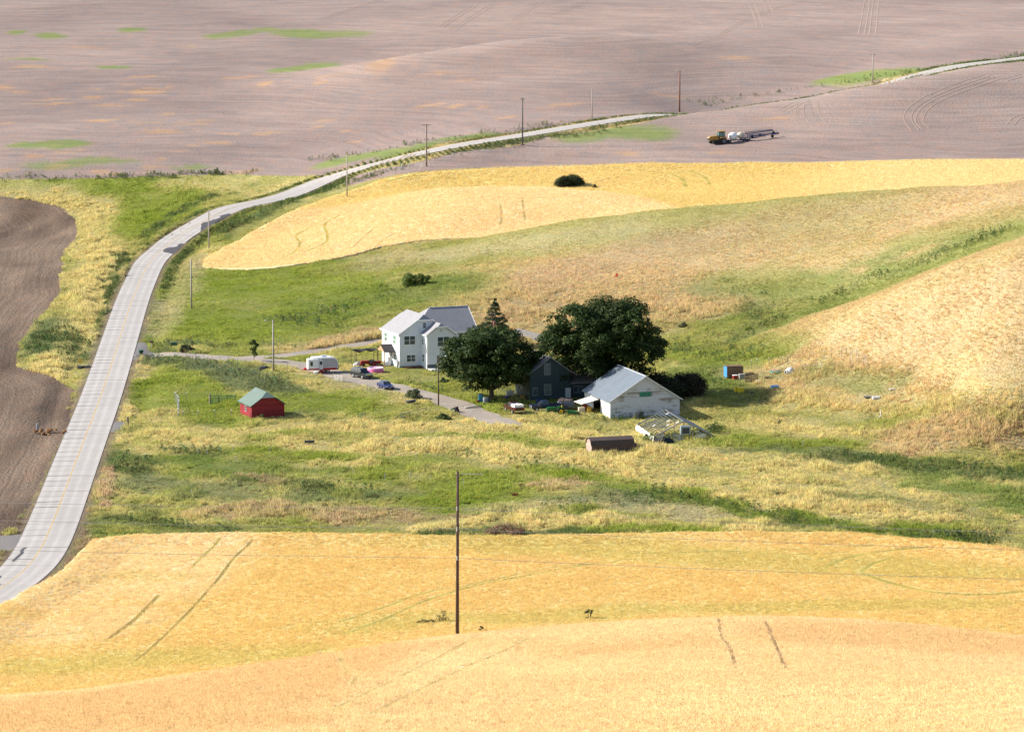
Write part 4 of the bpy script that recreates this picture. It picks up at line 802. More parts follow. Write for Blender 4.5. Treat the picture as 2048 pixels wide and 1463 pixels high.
# porch on the left side: hood, posts, white stairs
b = MB(); b.slab([(-2.3,2.2,2.95),(-2.3,4.5,4.2),(-.02,4.5,4.2),(-.02,2.2,2.95)], .12); b.slab([(-2.3,6.8,2.95),(-.02,6.8,2.95),(-.02,4.5,4.2),(-2.3,4.5,4.2)], .12); b.build('porch_roof', shingles('dark_shingles', (.06,.052,.055)), H)
b = MB(); wall_poly(b, [(-2.25,2.5,2.95),(-2.25,6.5,2.95),(-2.25,4.5,4.05)], (.1,0,0)); b.build('porch_gable', paint('raw_cedar', (.42,.24,.12), .8), H)
for y in (2.6, 6.4): b = MB(); b.box(-2.25, -2.1, y-.07, y+.07, 0, 2.9); b.build('porch_post', paint('raw_cedar', (.42,.24,.12)), H)
b = MB(); b.box(-.06, -.005, 4.0, 5.0, .95, 2.95); d = b.build('door', W_trim, H); b = MB(); b.box(-.075, -.061, 4.25, 4.75, 1.9, 2.7); b.build('pane', G_win, d)
b = MB()
for i in range(5): b.box(-.35-.28*i-.3, -.35-.28*i, 3.9, 5.1, 0, .9-.17*i)
b.build('stair', W_trim, H)
b = MB(); b.bar((-2.2,3.2,2.6),(-.9,3.2,1.2),.08); b.bar((-1.6,3.9,1.0),(-.35,3.9,1.9),.06); b.bar((-1.6,3.9,.2),(-1.6,3.9,1.0),.06); b.build('railing', W_trim, H)
b = MB(); b.tube((-.28,.7,0),(-.28,.7,1.5),.18,n=10); b.box(-.45,-.04,.2,.5,.6,1.3); b.build('meter_box', paint('meter_grey', (.35,.36,.38), .5), H)
dish = empty('satellite_dish', H.matrix_basis @ Vector((16.6,1.6,.0)), 0, 'dark satellite dish on a pole at the right-hand corner of the white farmhouse', 'satellite dish')
b = MB(); b.tube((0,0,0),(0,0,6.6),.05,n=6); b.build('pole', paint('steel_grey', (.3,.31,.33), .5, metal=.6), dish)
b = MB(); b.lathe([(.02,.0),(.3,-.05),(.5,-.15),(.52,-.14),(.3,-.01),(.02,.05)], (0,0,0), 12, 'y'); o = b.build('reflector', paint('dish_grey', (.08,.1,.16), .5), dish, True); o.location = (0,-.1,6.8); o.rotation_euler = (R(-15),0,R(20))

# --- grey-green house between the two maples
DT = paint('dull_trim', (.22,.24,.24), .6); H2 = empty('house', P3(1060, 800, -.1), R(17), 'dark green two-storey gabled house in the shade between the two big maples', 'house')
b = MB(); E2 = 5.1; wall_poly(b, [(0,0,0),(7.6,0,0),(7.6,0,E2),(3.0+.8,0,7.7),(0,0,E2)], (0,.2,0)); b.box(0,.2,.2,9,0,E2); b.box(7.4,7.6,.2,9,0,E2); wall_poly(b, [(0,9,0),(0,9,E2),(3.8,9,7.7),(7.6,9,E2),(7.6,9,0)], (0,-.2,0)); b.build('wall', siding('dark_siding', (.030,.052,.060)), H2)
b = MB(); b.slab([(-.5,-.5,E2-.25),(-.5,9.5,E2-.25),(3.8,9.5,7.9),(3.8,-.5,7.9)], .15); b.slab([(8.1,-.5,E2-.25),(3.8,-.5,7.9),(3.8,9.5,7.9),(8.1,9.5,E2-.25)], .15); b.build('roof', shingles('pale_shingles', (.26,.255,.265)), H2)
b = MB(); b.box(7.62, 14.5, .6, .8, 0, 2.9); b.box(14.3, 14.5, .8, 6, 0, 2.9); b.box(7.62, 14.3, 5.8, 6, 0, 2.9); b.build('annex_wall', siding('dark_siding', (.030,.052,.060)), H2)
b = MB(); b.slab([(7.62,.2,2.85),(14.9,.2,2.85),(14.9,6.3,4.0),(7.62,6.3,4.0)], .14); b.build('annex_roof', shingles('pale_shingles', (.26,.255,.265)), H2)
window(H2, (2.75,0,4.7), (1,0,0), 1.0, 1.9, 1, 2, (0,-1,0), None, DT, .10); window(H2, (2.75,0,1.0), (1,0,0), 1.15, 1.8, 1, 2, (0,-1,0), glass('pale_glass', (.06,.085,.075)), DT, .10); window(H2, (.5,0,1.0), (1,0,0), .9, 1.3, 1, 2, (0,-1,0), None, DT); window(H2, (8.5,.6,1.1), (1,0,0), 1.6, 1.1, 2, 1, (0,-1,0), None, DT)
b = MB(); b.box(11.0,12.0,.54,.6,.1,2.2); d = b.build('door', paint('white_door', (.25,.27,.27)), H2); b = MB(); b.box(11.2,11.8,.52,.54,1.2,2.0); b.build('pane', G_win, d)

# --- weathered white barn
BN = empty('barn', P3(1221, 836, -.1), R(17), 'weathered white barn with a blue-grey metal roof and one small green window', 'barn')
EB = 3.1; WB = 12.9; LB = 14.6; PB = 7.2
k = NT('weathered_boards'); p = k.obj(); at = k.n('ShaderNodeObjectInfo'); n1 = k.noise(k.vmul(p, (.22,.22,2.4)), 1.2, 7, .8); n2 = k.noise(k.vmul(p, (2.,2.,14.)), 1., 4, .7); n3 = k.noise(k.vmul(p, (.6,.6,1.2)), .5, 3)
c_ = k.mix(k.ramp(n2, .3, .7), (.46,.49,.56), (.64,.67,.74)); msk = k.math('ADD', n1, k.math('MULTIPLY', k.math('SUBTRACT', n3, .5), .9)); msk = k.math('ADD', msk, k.math('MULTIPLY', k.math('SUBTRACT', at.outputs['Random'], .5), .09)); c_ = k.mix(k.ramp(msk, .53, .63, 0, .85), c_, (.24,.20,.18)); c_ = k.mix(k.ramp(k.noise(k.vmul(p, (.8,.8,2.)), 1.7, 4), .62, .7, 0, .4), c_, (.35,.44,.55))
M_wb = k.out(c_, .8, .2)
nb = 22; hb = PB/nb; ys = []
def barn_boards():
    for i in range(nb):
        z0 = i*hb; z1 = z0+hb-.018
        def span(z): return (0, WB) if z <= EB else ((z-EB)/(PB-EB)*WB/2, WB-(z-EB)/(PB-EB)*WB/2)
        a0, a1 = span(z0); c0, c1 = span(z1); cuts = [0.] + sorted(rs.uniform(.25, .75) for _ in range(1)) + [1.]
        pr = .006*(i % 3)
        for u0, u1 in zip(cuts[:-1], cuts[1:]):
            bb = MB(); wall_poly(bb, [(a0+(a1-a0)*u0+.004,-pr,z0),(a0+(a1-a0)*u1-.004,-pr,z0),(c0+(c1-c0)*u1-.004,-pr-.012,z1),(c0+(c1-c0)*u0+.004,-pr-.012,z1)], (0,.05+pr,0)); bb.build('board', M_wb, BN)
barn_boards()
b = MB(); wall_poly(b, [(0.02,.06,0),(WB-.02,.06,0),(WB-.02,.06,EB-.05),(WB/2,.06,PB-.05),(.02,.06,EB-.05)], (0,.1,0)); wall_poly(b, [(0,LB,0),(0,LB,EB),(WB/2,LB,PB),(WB,LB,EB),(WB,LB,0)], (0,-.12,0)); b.box(WB-.12, WB, .17, LB-.12, 0, EB)
b.box(0, .12, .17, 4.9, 0, EB); b.box(0, .12, 9.6, LB-.12, 0, EB); b.box(0, .12, 4.9, 9.6, 2.6, EB); b.build('wall', paint('barn_white', (.80,.80,.79), .7, .06), BN)
b = MB(); b.box(-.1, -.02, 2.6, 5.3, .05, 2.75); b.build('sliding_door', paint('white_sheet', (.82,.82,.81), .5, .05), BN)
b = MB(); b.box(.1, 5, 4.9, 9.6, .0, .06); b.build('floor', paint('barn_dirt', (.10,.085,.07)), BN)
b = MB(); sb_ = (PB-EB)/(WB/2); ov = .45
b.slab([(-ov,-.35,EB-ov*sb_+.12),(-ov,LB+.35,EB-ov*sb_+.12),(WB/2,LB+.35,PB+.12),(WB/2,-.35,PB+.12)], .09); b.slab([(WB+ov,-.35,EB-ov*sb_+.12),(WB/2,-.35,PB+.12),(WB/2,LB+.35,PB+.12),(WB+ov,LB+.35,EB-ov*sb_+.12)], .09)
rf = b.build('roof', metal_roof('blue_grey_metal', (.20,.235,.28)), BN)
b = MB()
for i in range(31):
    y = -.3+i*(LB+.6)/30; b.bar((-ov,y,EB-ov*sb_+.14),(WB/2,y,PB+.14),.05,.05)
b.build('seam', metal_roof('blue_grey_metal', (.20,.235,.28)), rf)['kind'] = 'stuff'
b = MB(); b.box(WB/2-.16, WB/2+.16, -.37, LB+.37, PB+.10, PB+.17); b.build('ridge_cap', metal_roof('pale_metal', (.5,.53,.57)), rf)
b = MB(); b.bar((-ov,-.38,EB-ov*sb_+.04),(WB/2,-.38,PB+.04),.05,.2); b.bar((WB/2,-.38,PB+.04),(WB+ov,-.38,EB-ov*sb_+.04),.05,.2); b.build('barge_board', paint('pale_barge', (.62,.64,.66)), BN)
window(BN, (5.4,-.03,3.75), (1,0,0), 2.1, .72, 3, 1, (0,-1,0), glass('green_glass', (.02,.17,.13)), paint('green_frame', (.08,.2,.17)), .05)
b = MB(); b.box(-.14, .02, -.14, .0, 0, EB); b.build('corner_board', paint('barn_white', (.80,.80,.79)), BN)
AW = empty('awning', BN.matrix_basis @ Vector((-.1,7.2,0)), R(17), 'sagging off-white awning sheet propped over the open side door of the barn', 'awning')
b = MB(); nx = 8
for i in range(nx+1):
    for j in range(nx+1):
        u_, v_ = i/nx, j/nx; b.v.append((-.25-3.3*u_, -1.9+4.2*v_, 2.75-.75*u_-.28*math.sin(math.pi*v_)*math.sin(math.pi*u_)-.1*u_*v_))
for i in range(nx):
    for j in range(nx): q_ = i*(nx+1)+j; b.f.append((q_, q_+1, q_+nx+2, q_+nx+1))
o = b.build('sheet', paint('canvas', (.78,.74,.66), .8, .06), AW, True); so_ = o.modifiers.new('th', 'SOLIDIFY'); so_.thickness = .05
for y in (-1.8, 2.2): b = MB(); b.tube((-3.45,y,0),(-3.45,y,1.98-(.1 if y > 0 else 0)),.05,n=6); b.build('pole', paint('weathered_wood', (.32,.25,.18), .9), AW)

# --- red shed with the green roof
RS = empty('shed', P3(503.5, 838, -.08), R(22), 'small red shed with a pale green metal roof in the grass paddock', 'shed')
WS, LS, ES, PS = 6.0, 6.6, 2.5, 4.55
k = NT('red_boards'); p = k.obj(); oi = k.n('ShaderNodeObjectInfo'); n1 = k.noise(k.vmul(p, (1,1,4)), 1.3, 5, .7); c_ = k.mix(k.ramp(n1, .3, .7), (.20,.015,.022), (.29,.034,.042)); c_ = k.mix(k.ramp(k.noise(k.vmul(p, (.7,.7,3)), 2.3, 5, .7), .62, .74, 0, .5), c_, (.5,.26,.22)); c_ = k.mix(1., c_, k.ramp(oi.outputs['Random'], 0, 1, .82, 1.15), 'MULTIPLY'); M_red = k.out(c_, .7, .25)
clipz = 3.65; nb = 13; hb = clipz/nb
for i in range(nb):
    z0, z1 = i*hb, (i+1)*hb-.016
    s_ = lambda z: (0 if z <= ES else (z-ES)/(PS-ES)*WS/2)
    bb = MB(); wall_poly(bb, [(s_(z0),-.0,z0),(WS-s_(z0),-.0,z0),(WS-s_(z1),-.012,z1),(s_(z1),-.012,z1)], (0,.05,0)); bb.build('board', M_red, RS)
    if z1 < ES+.1:
        bb = MB(); wall_poly(bb, [(0,.06,z0),(0,LS,z0),(-.012,LS,z1),(-.012,.06,z1)], (.05,0,0)); bb.build('board', M_red, RS)
b = MB(); b.box(WS-.05, WS, .06, LS, 0, ES); b.box(.0, WS, LS, LS+.05, 0, ES); wall_poly(b, [(0,LS,ES),(WS,LS,ES),(WS/2,LS,PS)], (0,.05,0)); b.box(.06, WS-.06, .06, .1, 0, ES); b.box(.06,.1,.1,LS,0,ES); b.build('wall', M_red, RS)
b = MB(); ss = (PS-ES)/(WS/2); ov = .3; z0 = ES-ov*ss+.1; cx = (clipz-ES)/ss; ins = 1.1
b.slab([(-ov,-.35,z0),(-ov,LS+.35,z0),(WS/2,LS+.35,PS+.1),(WS/2,-.35+ins,PS+.1),(cx,-.35,clipz+.1)], .07); b.slab([(WS+ov,-.35,z0),(WS-cx,-.35,clipz+.1),(WS/2,-.35+ins,PS+.1),(WS/2,LS+.35,PS+.1),(WS+ov,LS+.35,z0)], .07); b.slab([(cx,-.35,clipz+.1),(WS-cx,-.35,clipz+.1),(WS/2,-.35+ins,PS+.1)], .07)
M_grf = metal_roof('pale_green_metal', (.175,.235,.20)); rf = b.build('roof', M_grf, RS)
b = MB()
for i in range(15): y = .0+i*LS/14; b.bar((-ov,max(y,.9) if False else y,z0+.02),(WS/2 if y > .8 else cx+(WS/2-cx)*max(0,(y+.35)/ins),y,(PS if y > .8 else clipz+(PS-clipz)*max(0,(y+.35)/ins))+.12),.03,.03)
b.build('seam', M_grf, rf)['kind'] = 'stuff'
for a_, c_ in (((-ov,-.37,z0-.06),(cx,-.37,clipz+.04)),((WS-cx,-.37,clipz+.04),(WS+ov,-.37,z0-.06)),((-ov-.02,-.35,z0-.06),(-ov-.02,LS+.35,z0-.06))): b = MB(); b.bar(a_, c_, .04, .14); b.build('fascia', paint('dark_green', (.05,.14,.11)), RS)
window(RS, (0,3.6,1.15), (0,-1,0), .75, .85, 1, 2, (-1,0,0), G_win, paint('grey_frame', (.45,.42,.42)), .06)
b = MB(); b.box(-.045,-.015,.45,.95,.15,1.1); b.build('hatch', paint('dark_hatch', (.07,.02,.025)), RS)

# --- low brown shed
LW = empty('shed', P3(1183.5, 905.5, -.05), R(17), 'low brown shingled shed with a rounded roof standing alone in the tall grass', 'shed')
prof = [(0,0),(2.9,0),(2.9,1.25),(2.55,1.95),(1.45,2.35),(.35,1.95),(0,1.25)]
b = MB(); b.prism([(x, z) for x, z in prof], 0, .08, 'x'); b.build('end_wall', paint('pinkish_boards', (.36,.25,.21), .85, .15, 2.5), LW)
b = MB(); b.prism([(x, z) for x, z in prof], 7.2, 7.28, 'x'); b.build('end_wall', paint('pinkish_boards', (.36,.25,.21)), LW)
M_bs = paint('brown_boards', (.10,.068,.062), .9, .25, 2.5)
for i in range(5): bb = MB(); bb.box(.1, 7.18, -.02-.008*(i % 2), .04, i*.25, i*.25+.235); bb.build('board', M_bs, LW)
for i in range(5): bb = MB(); bb.box(.1, 7.18, 2.86, 2.92, i*.25, i*.25+.235); bb.build('board', M_bs, LW)
b = MB(); M_bsh = shingles('brown_shingles', (.085,.062,.06), .2)
for (a_, c_) in (((-.1,1.2),(.3,2.0)),((.3,2.0),(1.45,2.42)),((1.45,2.42),(2.6,2.0)),((2.6,2.0),(3.0,1.2))): b.slab([(-.15,a_[0],a_[1]),(7.4,a_[0],a_[1]),(7.4,c_[0],c_[1]),(-.15,c_[0],c_[1])], .07)
b.build('roof', M_bsh, LW)
b = MB(); b.box(7.3, 7.95, .2, 2.0, 0, 1.15); b.build('end_box', M_bs, LW)
b = MB(); b.box(-.1, -.02, -.1, 3.0, 1.18, 1.26); b.box(-.1,-.02,-.1,-.02,0,1.18); b.build('trim', paint('pale_trim', (.5,.42,.38)), LW)

# --- greenhouse frame with torn plastic
GH = empty('greenhouse', P3(1309, 884, -.05), R(11), 'derelict greenhouse frame with torn white plastic sheeting and a wall heater', 'greenhouse')
WG, LG, EG, PG = 9.9, 13.0, 1.0, 3.45
M_gal = paint('galvanised', (.27,.285,.30), .45, .12, metal=.5); M_gd = paint('weathered_bar', (.10,.115,.115), .7, .2)
nR = 5
for i in range(nR):
    y = LG*i/(nR-1); m_ = M_gal if i in (0, nR-1) else M_gd; w_ = .17 if i in (0, nR-1) else .075
    b = MB(); b.bar((0,y,EG),(WG/2,y,PG),w_); b.bar((0,y,0),(0,y,EG),w_); b.build('rafter', m_, GH)
    if True: b = MB(); b.bar((WG,y,EG),(WG/2,y,PG),w_); b.bar((WG,y,0),(WG,y,EG),w_); b.build('rafter', m_, GH)
for (x, z) in ((0,EG),(WG,EG),(WG/2,PG)): b = MB(); b.bar((x,-.05,z),(x,LG+.05,z),.10); b.build('rail', M_gal, GH)
for t in (.1,.19,.28,.37,.46,.55,.64,.73,.82,.91): b = MB(); b.bar((WG/2*t,0,EG+(PG-EG)*t-.06),(WG/2*t,LG,EG+(PG-EG)*t-.06),.07); b.build('purlin', M_gd, GH)
for y in (0, LG):
    for x in (1.6, 3.3, 4.95, 6.6, 8.3): zt = EG+(PG-EG)*(1-abs(x-WG/2)/(WG/2)); b = MB(); b.bar((x,y,0),(x,y,zt-.05),.08); b.build('stud', M_gal, GH)
    b = MB(); b.bar((.1,y,1.35),(WG-.1,y,1.35) if False else (WG-1.1,y,1.35),.06); b.build('girt', M_gd, GH)
b = MB(); b.bar((1.7,-.02,.1),(3.2,-.02,1.3),.05); b.bar((3.4,-.02,1.3),(4.9,-.02,2.9),.05); b.bar((6.7,-.02,.3),(8.2,-.02,1.3),.05); b.build('brace', M_gal, GH)
k = NT('torn_plastic'); p = k.obj(); k.out(k.mix(k.noise(p, 1.5, 4), (.62,.63,.62), (.80,.80,.78)), .45, .4); tb = k.n('ShaderNodeBsdfTransparent'); mx = k.n('ShaderNodeMixShader'); k.l(k.ramp(k.noise(p, .9, 4), .4, .62, .25, .8), mx.inputs[0]); k.l(k.bsdf.outputs[0], mx.inputs[1]); k.l(tb.outputs[0], mx.inputs[2]); k.l(mx.outputs[0], k.t.nodes['Material Output'].inputs['Surface']); M_pl = k.m
k = NT('dark_cover'); k.out(k.mix(k.noise(k.obj(), .8, 4), (.075,.085,.10), (.15,.165,.19)), .6, .3); M_dc = k.m
b = MB(); b.slab([(WG+.1,-.05,EG+.03),(WG/2,-.05,PG+.08),(WG/2,LG+.05,PG+.08),(WG+.1,LG+.05,EG+.03)], .03); b.build('roof_cover', M_dc, GH)
def cloth(mb, f, nu, nv):
    n0 = len(mb.v)
    for i in range(nu+1):
        for j in range(nv+1): mb.v.append(tuple(f(i/nu, j/nv)))
    for i in range(nu):
        for j in range(nv): q_ = n0+i*(nv+1)+j; mb.f.append((q_, q_+1, q_+nv+2, q_+nv+1))
b = MB(); cloth(b, lambda u, v: (-.08-.22*math.sin(v*3)*(.5+.5*math.sin(u*19))-.1*v, u*LG-.1, EG*1.05-v*EG*.95+.05*math.sin(u*31)), 40, 4); o = b.build('plastic_sheet', paint('white_plastic', (.78,.79,.79), .5, .05), GH, True); o['label'] = 'white plastic rolled down along the eave'
b = MB(); cloth(b, lambda u, v: (.05+2.0*u*(1-.3*v), -.05-.05*math.sin(u*9+v*4), .05+(.75+.95*u)*v*(1-.12*math.sin(u*14))), 12, 6); b.build('plastic_sheet', M_pl, GH, True)
b = MB(); cloth(b, lambda u, v: (WG-.05-2.9*u, -.05-.05*math.sin(u*9+v*4), .1+(.65+1.5*u)*v*(1-.2*abs(math.sin(u*8)))), 14, 6); b.build('plastic_sheet', M_pl, GH, True)
b = MB(); cloth(b, lambda u, v: (3.4+1.4*u, -.05-.03*math.sin(u*9), .2+1.1*v), 6, 4); b.build('plastic_sheet', M_pl, GH, True)
for y0, x0 in ((1.0,3.9),(4.6,3.2),(2.3,2.6),(9.5,4.2),(6.5,1.2)): b = MB(); cloth(b, lambda u, v: (x0+u*.5, y0+v*.45, EG+(PG-EG)*(x0+u*.5)/(WG/2)+.09+.04*math.sin(v*5)), 3, 3); b.build('plastic_scrap', paint('white_plastic', (.78,.79,.79)), GH)
b = MB(); cloth(b, lambda u, v: (1.2+4.0*u, LG-.08, .3+(.9+1.2*u)*v), 8, 5); b.build('plastic_sheet', M_pl, GH, True)
b = MB(); b.box(4.3, 6.0, -.85, -.06, 1.35, 2.75); o = b.build('heater', paint('grey_blue_metal', (.30,.37,.39), .5, .1), GH)
b = MB(); b.box(4.55, 5.75, -.9, -.86, 1.5, 2.45); b.build('grille', paint('dark_grille', (.05,.06,.07)), o)
b = MB(); b.box(4.35,4.45,-.8,-.7,0,1.34); b.box(5.8,5.9,-.8,-.7,0,1.34); b.build('stand', M_gd, o)
TP_ = empty('tarp_heap', GH.matrix_basis @ Vector((1.6,-.9,0)), R(10), 'black crumpled tarp heap at the near end of the greenhouse frame', 'tarp')
def heap(mb, lx, ly, h, sd, n_=14):
    cloth(mb, lambda u, v: ((u-.5)*lx, (v-.5)*ly, -.1+(h+.1)*max(0, math.sin(math.pi*u)*math.sin(math.pi*v))**.6*(.65+.7*float(vnoise(np.array(u*5.), np.array(v*4.), sd)))), n_, n_)
b = MB(); heap(b, 3.6, 1.6, .95, 3); b.build('sheet', paint('black_tarp', (.012,.013,.016), .5, .3), TP_, True)
# --- retaining wall of grey blocks behind the houses
RWL = empty('retaining_wall', P3(1090, 684), 0, 'grey concrete block retaining wall behind the white farmhouse roof', 'wall')
a_, c_ = P3(1030, 669)-RWL.location, P3(1096, 686)-RWL.location; L_ = (c_-a_); nn = int(L_.length/1.5)
for i in range(nn):
    for j in range(4):
        s0 = a_+L_*((i+.5*(j % 2))/nn); s1 = a_+L_*((i+.5*(j % 2)+.98)/nn); bb = MB(); bb.bar(s0+Vector((0,.05*j,.25+.42*j-.3)), s1+Vector((0,.05*j,.25+.42*j-.3)), .5, .40); bb.build('block', paint('block_grey', (.19,.18,.175), .9, .2, 1.5), RWL)
# ------------------------------------------------------------------ trees and shrubs
M_leaf = leaf_mat('tree_leaves', .6, .28, .18, inst=False); M_bark = paint('bark', (.09,.07,.055), .95, .3, 4., bump=.6)
def bez(p, q, bend, n_=6): 
    m = (p+q)/2+bend; return [p*(1-t)**2+m*2*t*(1-t)+q*t*t for t in [i/n_ for i in range(n_+1)]]
def limb(mb, pts, r0, r1, n_=7):
    for i in range(len(pts)-1): t0, t1 = i/(len(pts)-1), (i+1)/(len(pts)-1); mb.tube(pts[i], pts[i+1], r0+(r1-r0)*t0, r0+(r1-r0)*t1, n_, caps=(i == len(pts)-2))
def leaf_cloud(name, mat, parent, clumps, n_leaf, sz, cols, seed, flat=.5, up=.5):
    """clumps: (centre, radius); leaves sit on the outer shell of every clump, facing out and up"""
    g = np.random.default_rng(seed); w_ = np.array([r_**2 for _, r_ in clumps]); k_ = g.choice(len(clumps), n_leaf, p=w_/w_.sum()); cen = np.array([tuple(c) for c, _ in clumps])[k_]; rad = np.array([r_ for _, r_ in clumps])[k_]
    d = g.normal(size=(n_leaf, 3)); d /= np.linalg.norm(d, axis=1)[:, None]; d[:, 2] = np.where(d[:, 2] < -.3, -d[:, 2], d[:, 2])
    P = cen+d*(rad*g.uniform(.55, 1.08, n_leaf))[:, None]*np.array([1, 1, .85]); nrm = d*.8+np.array([0, 0, up])+g.normal(0, .38, (n_leaf, 3)); nrm /= np.linalg.norm(nrm, axis=1)[:, None]
    u = np.cross(nrm, g.normal(size=(n_leaf, 3))); u /= np.linalg.norm(u, axis=1)[:, None]; v = np.cross(nrm, u); s = (sz*g.uniform(.6, 1.35, n_leaf))[:, None]
    V = np.stack([P-u*s, P-v*s*flat, P+u*s*1.0, P+v*s*flat], 1); V[:, 0, 2] -= s[:, 0]*.25; V = V.reshape(-1, 3); T_ = np.arange(4*n_leaf).reshape(-1, 4)
    cc = np.array(cols)[g.integers(0, len(cols), n_leaf)]*g.normal(1, .18, (n_leaf, 1)); tone = g.normal(1, .13, len(clumps))[k_][:, None]; cc = np.clip(cc*tone, .004, .6)
    o = np_mesh(name, V, T_, mat, np.repeat(cc, 4, 0), smooth=False); o.parent = parent; return o
def broad_tree(px, py, w_, h_, low, label, seed, ncl=150, nl=26000, cols=((.035,.062,.014),(.045,.075,.016),(.028,.05,.013)), trunk=.5, dx=0., dy=0., name='maple_tree', group=None, top=1.0):
    r_ = random.Random(seed); t = empty(name, P3(px, py, -.1), r_.uniform(0, 6), label, 'tree', group); t.location.x += dx; t.location.y += dy; t.location.z = float(hz(t.location.x, t.location.y))-.1
    cl = []; rx = w_/2; cz_ = (h_+low)/2; rzz_ = (h_-low)/2; nl_ = max(6, ncl//14)
    for i in range(nl_):          # big limbs' masses, each made of smaller leaf clumps
        z = -.85+1.75*(i+.5)/nl_+r_.uniform(-.12, .12); a = i*2.39996+r_.uniform(-.35, .35); q_ = max(.0, 1-abs(z)**2.1)**.5; lr = w_*r_.uniform(.13, .19); rr_ = r_.uniform(.9, 1.05)
        L_ = Vector((math.cos(a)*q_*(rx-lr)*rr_, math.sin(a)*q_*(rx-lr)*rr_, cz_+z*(rzz_-lr*.75)))
        for j in range(14):
            d = Vector((r_.gauss(0, 1), r_.gauss(0, 1), r_.gauss(.25, 1))).normalized(); cr = lr*r_.uniform(.28, .48); c = L_+Vector((d.x, d.y, d.z*.8))*(lr-cr*.5)
            if c.z-cr < low*.6: c.z = low*.6+cr
            cl.append((c, cr))
    for i in range(nl_):
        a = r_.uniform(0, 6.28); cl.append((Vector((math.cos(a)*rx*.35*r_.random(), math.sin(a)*rx*.35*r_.random(), cz_+r_.uniform(-.6, .6)*rzz_)), w_*.17))
    b = MB(); fork = Vector((0,0,low+.10*h_)); limb(b, bez(Vector((0,0,-.3)), fork, Vector((.15*w_*.1,0,0)), 5), trunk, trunk*.7, 9)
    for i in range(9):
        c, cr = cl[i*ncl//9]; limb(b, bez(fork+Vector((0,0,-.3)), c*.85+Vector((0,0,cz_*.1)), Vector((c.x*.15,c.y*.15,-.6)), 5), trunk*.42, .06, 6)
    b.build('trunk', M_bark, t, True); leaf_cloud('crown', M_leaf, t, cl, nl, .27, cols, seed); return t
MG = ((.028,.054,.012),(.042,.070,.015),(.020,.040,.010),(.058,.085,.021))
broad_tree(986, 798, 20.6, 13.2, .7, 'smaller dark green maple, on a forked trunk at the end of the drive', 3, 260, 46000, MG, .55, dx=-.3)
broad_tree(1206, 792, 24.0, 18.3, .5, 'huge round dark green maple rising behind the weathered barn', 8, 340, 76000, MG, .75, dy=1.2)
def shrub(name, px, py, w_, h_, label, seed, cols, nl=2500, ncl=26, sz=.16, group=None, depth=None, stem=True, cat='shrub'):
    r_ = random.Random(seed); t = empty(name, P3(px, py, -.05), r_.uniform(-.3, .3), label, cat, group); cl = []
    for i in range(ncl):
        a = r_.uniform(0, 6.283); rr_ = math.sqrt(r_.random()); cr = r_.uniform(.16, .30)*min(w_, h_*1.6)*.8; z = r_.uniform(.1, 1)*(1-.55*rr_*rr_)
        cl.append((Vector((math.cos(a)*rr_*(w_/2-cr*.6), math.sin(a)*rr_*((depth or w_)/2-cr*.6), max(cr*.4, z*(h_-cr*.8)))), cr))
    b = MB()
    for i in range(6): c, cr = cl[i % ncl]; limb(b, bez(Vector((0,0,-.1)), c, Vector((0,0,.2)), 3), .07, .02, 5)
    b.build('stem', M_bark, t); leaf_cloud('foliage', M_leaf, t, cl, nl, sz, cols, seed); return t
DK = ((.022,.034,.013),(.032,.045,.016),(.05,.042,.028)); LG_ = ((.13,.17,.035),(.09,.14,.03),(.16,.19,.05)); GG = ((.12,.15,.07),(.09,.12,.05),(.15,.16,.09))
shrub('lilac_bush', 1322, 800, 8.6, 6.2, 'large dark bush growing against the back corner of the barn', 21, DK, 14000, 70, .2)
shrub('lilac_bush', 1376, 791, 7.0, 5.2, 'dark bush with a brownish tinge at the right end of the thicket behind the barn', 22, ((.03,.036,.016),(.07,.05,.032),(.04,.04,.02)), 10000, 60, .2)
shrub('juniper_bush', 1139, 374, 8.6, 4.2, 'dark green bush clump standing alone on the crest of the wheat hill', 23, ((.035,.052,.02),(.05,.065,.026),(.06,.06,.03)), 6000, 40, .24, depth=5)
shrub('juniper_bush', 1187, 376, 2.6, 1.2, 'tiny dark bush just right of the bush clump on the wheat hill', 24, ((.035,.052,.02),(.05,.065,.026)), 800, 10, .2)
shrub('hillside_shrub', 821, 572, 4.6, 4.4, 'light green shrub on the grassy slope above the farmhouse, left of its pair', 25, LG_, 3200, 22, .17)
shrub('hillside_shrub', 848, 569, 3.4, 3.7, 'light green shrub on the grassy slope above the farmhouse, right of its pair', 26, LG_, 2400, 18, .16)
shrub('willow_bush', 826, 797, 3.3, 2.6, 'grey-green rounded bush beside the drive below the blue car', 27, GG, 2600, 22, .14)
shrub('garden_shrub', 374, 703, 4.2, 1.7, 'low dark shrub beside the start of the drive', 28, ((.04,.055,.025),(.06,.055,.04),(.07,.09,.035)), 2200, 22, .14)
shrub('garden_shrub', 893, 765, 3.4, 1.2, 'low green shrub on the lawn in front of the farmhouse', 29, ((.05,.085,.03),(.07,.11,.03)), 1500, 16, .13)
shrub('garden_shrub', 887, 838, 3.0, 1.2, 'dense green shrub by the fence at the end of the drive', 30, ((.06,.095,.03),(.09,.12,.04)), 1300, 14, .13)
shrub('garden_shrub', 523, 840, 1.3, 1.3, 'small pale shrub against the dark side of the red shed', 31, ((.10,.14,.05),(.14,.17,.06)), 700, 10, .1)
shrub('sagebrush', 1367, 654, 2.3, 1.2, 'grey sagebrush on the slope right of the big maple', 32, GG, 900, 12, .12)
shrub('yucca', 1496, 660, 1.6, 1.0, 'bright yellow-green bushy plant at the foot of the dry slope', 33, ((.28,.30,.03),(.2,.26,.03)), 700, 8, .12)
